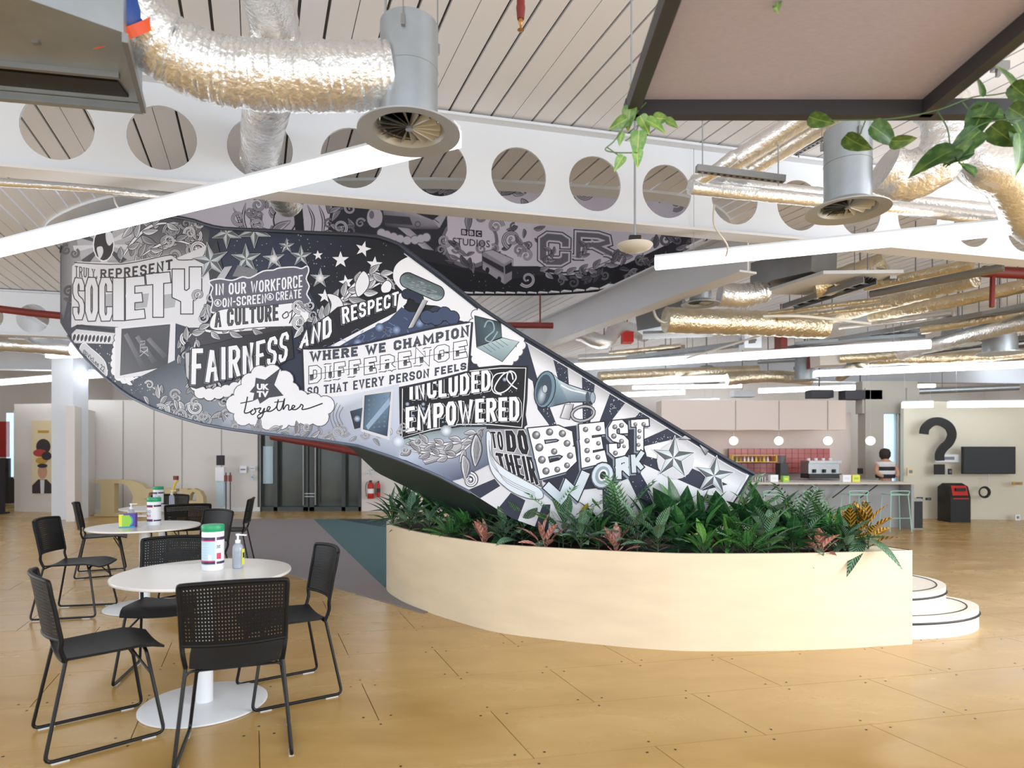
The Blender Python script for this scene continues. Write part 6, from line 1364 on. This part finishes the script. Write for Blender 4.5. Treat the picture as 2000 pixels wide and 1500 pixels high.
t = thing('coffee_grinder', 'dark coffee grinder left of the espresso machine', 'grinder', (P(1527, 900, 13.2).x, 13.2, .84)); MB().box((0, 0, .17), (.16, .25, .34)).build('body', 'black', t); MB().lathe((0, 0, .34), [(.05, 0), (.09, .16)], 12).build('hopper', 'zinc_dark', t)
for px, wd, h, m, lb in ((1484, .22, .15, 'tub_white', 'row of pale cups at the left end of the counter'), (1510, .14, .13, 'tub_white', 'white box on the counter near the mural tip'), (1533, .11, .11, 'lime', 'green tissue box on the counter'), (1651, .15, .13, 'tub_white', 'white box on the counter right of the espresso machine'), (1669, .14, .13, 'lemon', 'yellow green tissue box on the counter')):
    c = P(px, 941, 11.9)
    if px == 1484:
        for q in range(5): o = MB().lathe((0, 0, 0), [(.018, 0), (.022, .09)], 10).build('cup', 'chrome', loc=(c.x-.09+q*.045, 11.9, .858)); tag(o, 'steel cup in the row beside the mural tip', 'cup', 'steel cups on the counter')
    else: o = MB().box((0, 0, h/2), (wd, .12, h)).box((0, -.061, h*.5), (wd*.6, .002, h*.3), mi=1).build('counter_box', [m, 'ink_light' if m == 'tub_white' else 'lemon' if m == 'lime' else 'lime'], loc=(c.x, 11.9, .858)); tag(o, lb, 'box')
for px, lb in ((1433, 'globe lamp farthest left under the bar bulkhead'), (1521, 'globe lamp above the red tiles'), (1617, 'globe lamp at the right end of the red tiles'), (1700, 'globe lamp in front of the grey column')):
    c = P(px, 861, 13.35 if px < 1690 else 12.6); t = thing('globe_lamp', lb, 'lamp', c, group='glowing globe lamps over the bar')
    mb = MB().lathe((0, 0, 0), [(.001, -.085)]+[(.085*math.sin(a), -.085*math.cos(a)) for a in [PI*i/10 for i in range(1, 10)]]+[(.001, .085)], 18); mb.build('globe', 'globe', t, smooth=60); MB().tube([(0, 0, .08), (0, 0, 1.87-c.z if px < 1690 else ZC-.01-c.z)], .003, 6).build('cord', 'zinc', t)
tag(MB().box(tuple(P(1680, 920, 13.84)), (.11, .03, .12)).build('wall_switch', 'ink'), 'dark square panel on the grey column', 'switch')
# person by the window
def skin_body(name, vs, es, rs, m, parent):
    me = bpy.data.meshes.new(name); me.from_pydata(vs, es, []); o = link(name, me, parent); me.materials.append(M(m)); md = o.modifiers.new('s', 'SKIN')
    for i, r in enumerate(rs): me.skin_vertices[0].data[i].radius = (r, r) if not isinstance(r, tuple) else r
    me.skin_vertices[0].data[0].use_root = True; s = o.modifiers.new('d', 'SUBSURF'); s.levels = 1; s.render_levels = 2; return o
c = P(1729, 900, 13.3); t = thing('person', 'person with dark hair in a striped top behind the bar', 'person', (c.x, 13.3, 0))
skin_body('body', [(0, 0, .85), (0, 0, 1.0), (0, 0, 1.18), (0, -.01, 1.27), (0, -.02, 1.36), (-.17, 0, 1.16), (-.22, -.06, .98), (-.14, -.18, .9), (.17, 0, 1.16), (.22, -.06, .98), (.14, -.18, .9), (-.09, 0, .5), (-.09, 0, .04), (.09, 0, .5), (.09, 0, .04)],
          [(0, 1), (1, 2), (2, 3), (3, 4), (2, 5), (5, 6), (6, 7), (2, 8), (8, 9), (9, 10), (0, 11), (11, 12), (0, 13), (13, 14)], [(.15, .1), (.13, .1), (.14, .09), .045, .09, .055, .045, .03, .055, .045, .03, .08, .05, .08, .05], 'skin', t)
for z, m in ((1.16, 'shirt_white'), (1.07, 'shirt_dark'), (1.0, 'shirt_white'), (.92, 'shirt_dark')): MB().lathe((0, 0, z-.05), [(.19, 0), (.2, .05), (.185, .10)], 20, sy=.7).build('shirt_band', m, t)
MB().lathe((0, .01, 1.28), [(.05, -.05), (.105, .04), (.11, .12), (.08, .19), (.0, .215)], 16).build('hair', 'hair', t, smooth=60)
# right wall
Yr = 13.4
def rw(px, py): q = P(px, py, Yr-(px-1765)/435*.6*1.0); return q
c = rw(1926, 899); c.y -= .06; t = thing('television', 'black wall television on the right', 'television', c); cs = MB().box((0, 0, 0), (1.08, .05, .56)).build('casing', 'black', t); MB().box((0, -.027, .0), (1.04, .004, .52)).build('screen', 'screen', cs); MB().box((0, .04, 0), (.3, .06, .2)).build('wall_bracket', 'zinc_dark', t); MB().box((0.02, .02, -.36), (.012, .012, .2)).build('power_cable', 'ink_light', t)
# question mark
cq = rw(1828, 864); pts = [(-.30, .17), (-.27, .30), (-.12, .42), (.06, .42), (.22, .32), (.28, .16), (.22, .0), (.10, -.12), (.03, -.24), (.03, -.38)]
q = [(p.x, p.y) for p in catmull([(a, b, 0) for a, b in pts], 5)]; L1 = []; R1 = []
for i in range(len(q)):
    a, b = q[max(i-1, 0)], q[min(i+1, len(q)-1)]; dx, dy = b[0]-a[0], b[1]-a[1]; l = math.hypot(dx, dy); L1.append((q[i][0]-dy/l*.085, q[i][1]+dx/l*.085)); R1.append((q[i][0]+dy/l*.085, q[i][1]-dx/l*.085))
mb = MB()
for i in range(len(q)-1): mb.xprism([L1[i], L1[i+1], R1[i+1], R1[i]], cq+Vector((0, -.10, 0)), (1, 0, 0), (0, 0, 1), (0, 1, 0), .05)
mb.box((cq.x+.02, cq.y-.075, cq.z-.56), (.20, .05, .21)); tag(mb.build('question_mark', 'black'), 'giant black question mark on the right wall', 'sign')
for px, py, wd, h, m, lb in ((1775, 921, .14, .16, 'poster_cream', 'small coloured notice left of the question mark'), (1852, 921, .07, .12, 'ink', 'small dark control box left of the television'), (1793, 973, .12, .05, 'ink', 'left dark socket plate low on the right wall'), (1810, 974, .10, .05, 'ink', 'right dark socket plate low on the right wall'), (1983, 944, .2, .06, 'poster_mustard', 'small tan plate under the television at the right edge'), (1848, 895, .5, .16, 'ink_light', 'faint grey lettering panel right of the question mark'), (1983, 1010, .1, .12, 'sign_white', 'small white box on the floor by the right wall')):
    c = rw(px, py); tag(MB().box((c.x, c.y-.05, c.z), (wd, .03, h)).box((c.x, c.y-.067, c.z), (wd*.5, .004, h*.4), mi=1).build('wall_notice', [m, 'label_grey']), lb, 'notice')
t = thing('kiosk', 'black floor kiosk with a red top against the right wall', 'kiosk', (P(1862, 1013, 13.0).x, 13.0, 0))
mb = MB(); side = [(-.2, 0), (.2, 0), (.2, .70), (.05, .78), (-.12, .72), (-.2, .5)]
mb.xprism(side, (-.19, 0, 0), (0, 1, 0), (0, 0, 1), (1, 0, 0), .40).build('body', 'black', t)
MB().add([(-.14, -.205, .47), (.17, -.205, .47), (.17, -.13, .735), (-.14, -.13, .735)], [(0, 1, 2, 3)]).build('red_panel', 'red', t, label='sloping red front panel'); MB().box((.02, -.18, .66), (.2, .03, .06)).build('slot', 'black', t)
c = rw(1918, 961); t = thing('cable_coil', 'black coiled cable hung under the television', 'cable', (c.x, c.y-.06, c.z))
for r in (.10, .115, .09): MB().tube([(r*math.cos(a), -.02*(r*50-5), r*math.sin(a)) for a in [2*PI*i/20 for i in range(20)]], .011, 6, closed=True).build('coil_loop', 'black', t, smooth=60)
t = thing('litter_bin', 'slim black bin at the right end of the bar counter', 'bin', (PF(1789, 1033).x, 11.8, 0)); MB().box((0, 0, .26), (.17, .22, .5)).build('body', 'black', t); MB().box((0, 0, .53), (.17, .22, .05)).build('lid', 'chrome', t); MB().box((0, 0, .01), (.18, .23, .02)).build('base', 'chrome', t)
# ================================================================ PLANTS
def leaf_mesh(name, L, w, m, fold=.25, droop=.35, prof=None, n=7, lobes=0):
    prof = prof or [(0, .06), (.12, .55), (.3, .92), (.5, 1), (.7, .8), (.88, .4), (1, .02)]
    vs = []; fs = []
    for u, q in prof:
        y = L*u; z = -droop*L*u*u; hw = w*q/2; lift = fold*hw
        vs += [(-hw, y, z+lift), (-hw*.5, y, z+lift*.35), (0, y, z), (hw*.5, y, z+lift*.35), (hw, y, z+lift)]
    for i in range(len(prof)-1):
        for k in range(4): a = 5*i+k; fs.append((a, a+1, a+6, a+5))
    return MB().add(vs, fs).mesh(name, m, smooth=80)
def frond_mesh(name, L, m, k=11, lw=.012, ll=.11):
    mb = MB(); 
    for i in range(k):
        u = (i+1)/(k+.5); y = L*u; z = -.35*L*u*u
        for s in (-1, 1):
            l = ll*(1-.6*abs(u-.4)); dx, dy = s*l*.78, l*.55
            mb.add([(0, y, z), (dx*.4-s*0, y+dy*.3-lw/2, z+.006), (dx, y+dy, z-.02), (dx*.4, y+dy*.4+lw/2, z+.006)], [(0, 1, 2, 3)])
    mb.tube([(0, L*u, -.35*L*u*u) for u in (0, .25, .5, .75, 1)], .0022, 4); return mb.mesh(name, m)
SP = {}
def species(key, meshes, n, label, stem='stem_dark', spread=(25, 70), rise=.06, stem_h=.12, size=1.0, rings=None):
    SP[key] = dict(m=meshes, n=n, label=label, stem=stem, spread=spread, rise=rise, sh=stem_h)
heart = [(0, .5), (.08, .85), (.25, 1), (.45, .9), (.65, .66), (.85, .3), (1, .02)]
species('striped', [leaf_mesh('leaf', .25, .085, 'leaf_striped'), leaf_mesh('leaf', .21, .075, 'leaf_striped', droop=.55)], 15, 'silver striped dark leaved plant', stem_h=.16, spread=(15, 75))
species('broad', [leaf_mesh('leaf', .20, .12, 'leaf_dark', prof=heart), leaf_mesh('leaf', .17, .10, 'leaf_mid', prof=heart, droop=.5)], 14, 'dark heart leaved plant', stem_h=.18, spread=(10, 75))
species('lance', [leaf_mesh('leaf', .27, .045, 'leaf_dark', fold=.5), leaf_mesh('leaf', .22, .04, 'leaf_mid', fold=.5)], 22, 'dark narrow leaved plant', stem_h=.14, spread=(5, 85))
species('palm', [frond_mesh('frond', .34, 'leaf_dark'), frond_mesh('frond', .30, 'leaf_mid')], 9, 'feathery parlour palm', stem_h=.14, spread=(5, 55))
species('bright', [leaf_mesh('leaf', .18, .06, 'leaf_bright'), leaf_mesh('leaf', .15, .05, 'leaf_mid')], 12, 'fresh green leaved plant', stem_h=.06, spread=(15, 70))
species('pink', [leaf_mesh('leaf', .17, .065, 'leaf_pink'), leaf_mesh('leaf', .13, .05, 'leaf_pink', droop=.1)], 9, 'low pink leaved plant', stem_h=.04, spread=(10, 80))
species('croton', [leaf_mesh('leaf', .17, .075, 'leaf_croton'), leaf_mesh('leaf', .15, .065, 'leaf_croton')], 11, 'orange and yellow croton', stem_h=.2, spread=(10, 60))
species('gold', [leaf_mesh('leaf', .15, .05, 'leaf_gold', fold=.1)], 4, 'golden yellow leaved plant', stem_h=.18, spread=(10, 35))
species('fern', [frond_mesh('frond', .24, 'leaf_mid', 14, .012, .06)], 12, 'small green fern', stem_h=.05, spread=(20, 80))
nleaf = 0
def plant(key, x, y, z, label, s=1.0, az=None):
    global nleaf
    S = SP[key]; t = thing('%s_plant' % dict(striped='striped', broad='heart_leaf', lance='narrow_leaf', palm='palm', bright='green', pink='pink', croton='croton', gold='golden', fern='fern')[key], label, 'plant', (x, y, z), random.uniform(0, 6.3), 'foliage plants in the curved planter')
    lowcut = 18 if label.find('at the rim') > 0 else 0
    n = S['n']; mb = MB(); hh = S['sh']*s
    for i in range(n):
        q = i/(n-1) if n > 1 else 0; a = i*2.4+random.uniform(-.3, .3); base = Vector((0, 0, hh*(1-q*.75)))
        tilt = math.radians(90-(S['spread'][0]+(S['spread'][1]-lowcut-S['spread'][0])*q+random.uniform(-8, 8)))
        d = Vector((math.cos(a)*math.cos(tilt), math.sin(a)*math.cos(tilt), math.sin(tilt))); st = base+d*(.05*s+.03*q)
        mb.tube([(0, 0, base.z*.6), base, st], .0035 if key != 'pink' else .005, 4, cap=False)
        o = bpy.data.objects.new('leaf' if key not in ('palm', 'fern') else 'frond', random.choice(S['m'])); C.objects.link(o); o.parent = t; nleaf += 1
        up = Vector((0, 0, 1)) if abs(d.z) < .98 else Vector((1, 0, 0)); sd = d.cross(up).normalized(); u = sd.cross(d)
        R = Matrix((sd, d, u)).transposed() @ Matrix.Rotation(random.uniform(-.4, .4), 3, 'Y'); k = s*random.uniform(.8, 1.15)
        o.matrix_local = Matrix.Translation(st) @ R.to_4x4() @ Matrix.Diagonal((k, k, k, 1))
    mb.tube([(0, 0, -.05), (0, 0, hh)], .006, 5); mb.build('stem', S['stem'] if key != 'pink' else 'leaf_pink', t)
    return t
ZS = ZP-.06
def front_y(px):
    k = (px-1000)/F; best = 9
    for i in range(len(front)-1):
        a, b = front[i], front[i+1]; fa, fb = a[0]-k*a[1], b[0]-k*b[1]
        if fa*fb < 0: t_ = fa/(fa-fb); best = min(best, a[1]+(b[1]-a[1])*t_)
    return best
where = lambda px: ('left planter end' if px < 850 else 'under the green soffit' if px < 960 else 'below the word THEIR' if px < 1090 else 'below the word WORK' if px < 1230 else 'below the painted stars' if px < 1420 else 'before the bar' if px < 1600 else 'right planter end')
rows = [  # px, distance behind the front, species, size
 (768, .16, 'lance', .9), (800, .22, 'striped', .95), (838, .20, 'striped', .8), (880, .16, 'fern', .8), (905, .24, 'broad', .8), (945, .13, 'pink', 1.0), (872, .34, 'pink', .7), (985, .22, 'striped', .95), (1020, .26, 'striped', 1.05), (1064, .13, 'pink', 1.1), (1100, .3, 'striped', 1.1),
 (1135, .15, 'striped', .95), (1170, .28, 'lance', .9), (1203, .13, 'pink', 1.1), (1245, .2, 'striped', 1.0), (1285, .17, 'striped', .95), (1325, .2, 'broad', .95), (1375, .13, 'bright', 1.05), (1420, .2, 'bright', .95), (1462, .16, 'fern', 1.0), (1500, .16, 'striped', 1.0), (1548, .18, 'broad', .9), (1600, .13, 'pink', 1.0),
 (1640, .16, 'lance', .8), (1655, .12, 'striped', .75),
 (805, .6, 'lance', 1.1), (840, .8, 'broad', 1.1), (880, .9, 'broad', 1.2), (860, .55, 'palm', 1.0), (915, .6, 'palm', 1.05), (950, .45, 'lance', 1.0), (790, .9, 'lance', 1.1), (1005, .4, 'broad', 1.0), (1050, .42, 'lance', 1.0), (1092, .38, 'palm', 1.1), (1115, .42, 'bright', 1.2), (1135, .42, 'gold', 1.2), (1165, .42, 'broad', 1.05), (1215, .40, 'palm', 1.2), (1255, .36, 'broad', 1.1), (1310, .42, 'broad', 1.35),
 (1340, .44, 'broad', 1.2), (1375, .38, 'lance', 1.15), (1405, .46, 'broad', 1.2), (1440, .40, 'palm', 1.1), (1470, .42, 'broad', 1.35), (1495, .46, 'bright', 1.5), (1520, .36, 'broad', 1.15), (1560, .32, 'palm', 1.1), (1600, .32, 'broad', .95), (1625, .26, 'palm', 1.0), (1662, .20, 'croton', 1.0), (1696, .11, 'croton', 1.1), (1655, .3, 'striped', .9), (1430, .26, 'lance', .95), (1540, .3, 'lance', 1.0), (1580, .24, 'striped', .95)]
seen = {}
for i, (px, d, key, s) in enumerate(rows):
    Y = front_y(px)+d+.03; x = (px-1000)/F*Y; pos = 'at the rim' if d < .24 else 'in the back row'
    lb = '%s %s, %s' % (SP[key]['label'], pos, where(px))
    if lb in seen:
        prev = seen[lb]; nb_ = rows[prev][0]
        left = [r for r in rows if r[0] < px and r is not rows[i]]; near = max(left, key=lambda r: r[0]-abs(r[1]-d)*20) if left else None
        lb = '%s %s, right of a %s' % (SP[key]['label'], where(px), SP[near[2]]['label'])
        if lb in seen: lb = '%s %s, behind another like it' % (SP[key]['label'], where(px))
    seen[lb] = i; random.seed(i*13+5); plant(key, x, Y, ZS, lb, s)
# the big upright leaf and the leaf hanging over the rim
big = leaf_mesh('leaf', .30, .11, 'leaf_mid', droop=.02); t = thing('upright_leaf_plant', 'single tall upright green leaf near the tip of the mural', 'plant', (P(1480, 900, 4.95).x, 4.95, ZS), group='foliage plants in the curved planter')
MB().tube([(0, 0, -.03), (0, 0, .24)], .006, 6).build('stem', 'stem_green', t); o = link('leaf', big, t, loc=(0, 0, .22)); o.rotation_euler = (math.radians(86), math.radians(-4), 0)
hang = leaf_mesh('leaf', .32, .10, 'leaf_striped', droop=.9); t = thing('overhanging_plant', 'striped leaf hanging over the rim near the right end', 'plant', (P(1705, 900, 4.72).x, 4.80, ZS), group='foliage plants in the curved planter')
MB().tube([(0, 0, -.03), (-.05, .0, .12)], .005, 6).build('stem', 'stem_dark', t)
for a, b, c_ in ((1.2, -.1, -2.9), (.9, .3, 1.9), (.5, -.3, 2.6)): o = link('leaf', hang, t, loc=(-.05, 0, .12)); o.rotation_euler = (a*.3, b, c_)
print('planter leaves', nleaf)
# trailing pothos on the raft
pl = leaf_mesh('leaf', .095, .062, 'leaf_pothos', prof=heart, droop=.3); iv = leaf_mesh('leaf', .13, .075, 'leaf_ivy', prof=heart, droop=.3)
def trail(paths, leaves, label, m, s=1.0, Y0=2.8):
    t = thing('trailing_vine', label, 'hanging plant', P(*paths[0][0]), group='vines trailing from the acoustic frame'); o0 = t.location.copy()
    mb = MB()
    for p in paths: mb.tube([q-o0 for q in catmull([P(*q) for q in p], 5)], .0028, 5)
    mb.build('vine_stem', 'stem_green', t, smooth=60)
    for i, (px, py, Y, ang, k, tilt) in enumerate(leaves):
        o = bpy.data.objects.new('leaf', m); C.objects.link(o); o.parent = t; a = math.radians(ang)
        d = Vector((math.cos(a), 0, -math.sin(a))); n = Vector((0, -1, 0)); sd = d.cross(n).normalized()
        R = Matrix((sd, d, n)).transposed() @ Matrix.Rotation(math.radians(tilt), 3, 'Y'); o.matrix_local = Matrix.Translation(P(px, py, Y)-o0) @ R.to_4x4() @ Matrix.Diagonal((k*s, k*s, k*s, 1))
trail([[(1262, 200, 2.8), (1225, 240, 2.76), (1200, 275, 2.75), (1182, 292, 2.75), (1205, 298, 2.75), (1245, 298, 2.75)], [(1250, 235, 2.78), (1240, 260, 2.76), (1222, 275, 2.75)], [(1186, 288, 2.75), (1210, 305, 2.75), (1218, 312, 2.75)]],
      [(1232, 205, 2.77, 100, 1.1, 20), (1225, 232, 2.76, 150, .9, -20), (1250, 226, 2.76, 60, .9, 10), (1262, 235, 2.75, 20, 1.1, -25), (1248, 255, 2.75, 95, 1.2, 15), (1244, 290, 2.75, 85, .8, 0), (1216, 258, 2.75, 110, .6, 30), (1218, 304, 2.74, 125, .75, 10), (1240, 190, 2.8, 265, .9, 30), (1270, 140, 2.7, 250, .9, -25), (1300, 75, 2.5, 240, 1.0, 20), (1265, 128, 2.7, 80, .6, 0), (1275, 230, 2.76, 5, .8, 30), (1300, 235, 2.76, 20, .7, -10)],
      'bright green pothos trailing from the left corner of the acoustic frame', pl)
trail([[(1620, 235, 2.78), (1740, 232, 2.76), (1830, 215, 2.74), (1900, 190, 2.72), (1960, 182, 2.7), (2060, 150, 2.68)], [(1830, 215, 2.74), (1850, 250, 2.7), (1858, 285, 2.68), (1880, 270, 2.66), (1925, 240, 2.66), (2010, 230, 2.64)], [(1880, 200, 2.72), (1905, 225, 2.7), (1960, 235, 2.68), (2020, 260, 2.66)], [(1858, 290, 2.68), (1880, 325, 2.66), (1905, 345, 2.66)], [(1690, 236, 2.76), (1680, 262, 2.75)]],
      [(1580, 228, 2.78, 20, .9, 50), (1700, 245, 2.74, 30, 1.15, 10), (1650, 265, 2.72, 35, 1.0, 60), (1740, 275, 2.72, 5, .9, 60), (1870, 290, 2.66, 160, 1.5, 40), (1915, 255, 2.66, 140, 1.3, 20), (1930, 200, 2.68, 120, 1.4, 35), (1915, 188, 2.7, 270, .9, 30), (1935, 245, 2.66, 40, 1.2, 55), (1900, 285, 2.66, 150, 1.0, -20), (1985, 240, 2.64, 60, 1.3, 15), (1980, 175, 2.68, 250, 1.1, 30), (1975, 165, 2.66, 40, 1.0, 45), (1905, 300, 2.66, 170, .9, 60), (1990, 260, 2.62, 80, 1.2, -10), (1905, 340, 2.64, 230, .6, 20), (1895, 215, 2.7, 20, .7, 30), (1960, 225, 2.66, 190, .8, 20), (1970, 210, 2.66, 30, 1.0, 30)],
      'darker green vine trailing below the acoustic frame at the right edge', iv, s=1.05)
trail([[(1510, 14, 2.2), (1525, 5, 2.2), (1535, -15, 2.2)]], [(1512, 8, 2.2, 60, .35, 20), (1522, 4, 2.2, 110, .35, -20)], 'tiny leaf tips showing over the felt at the top edge', pl)
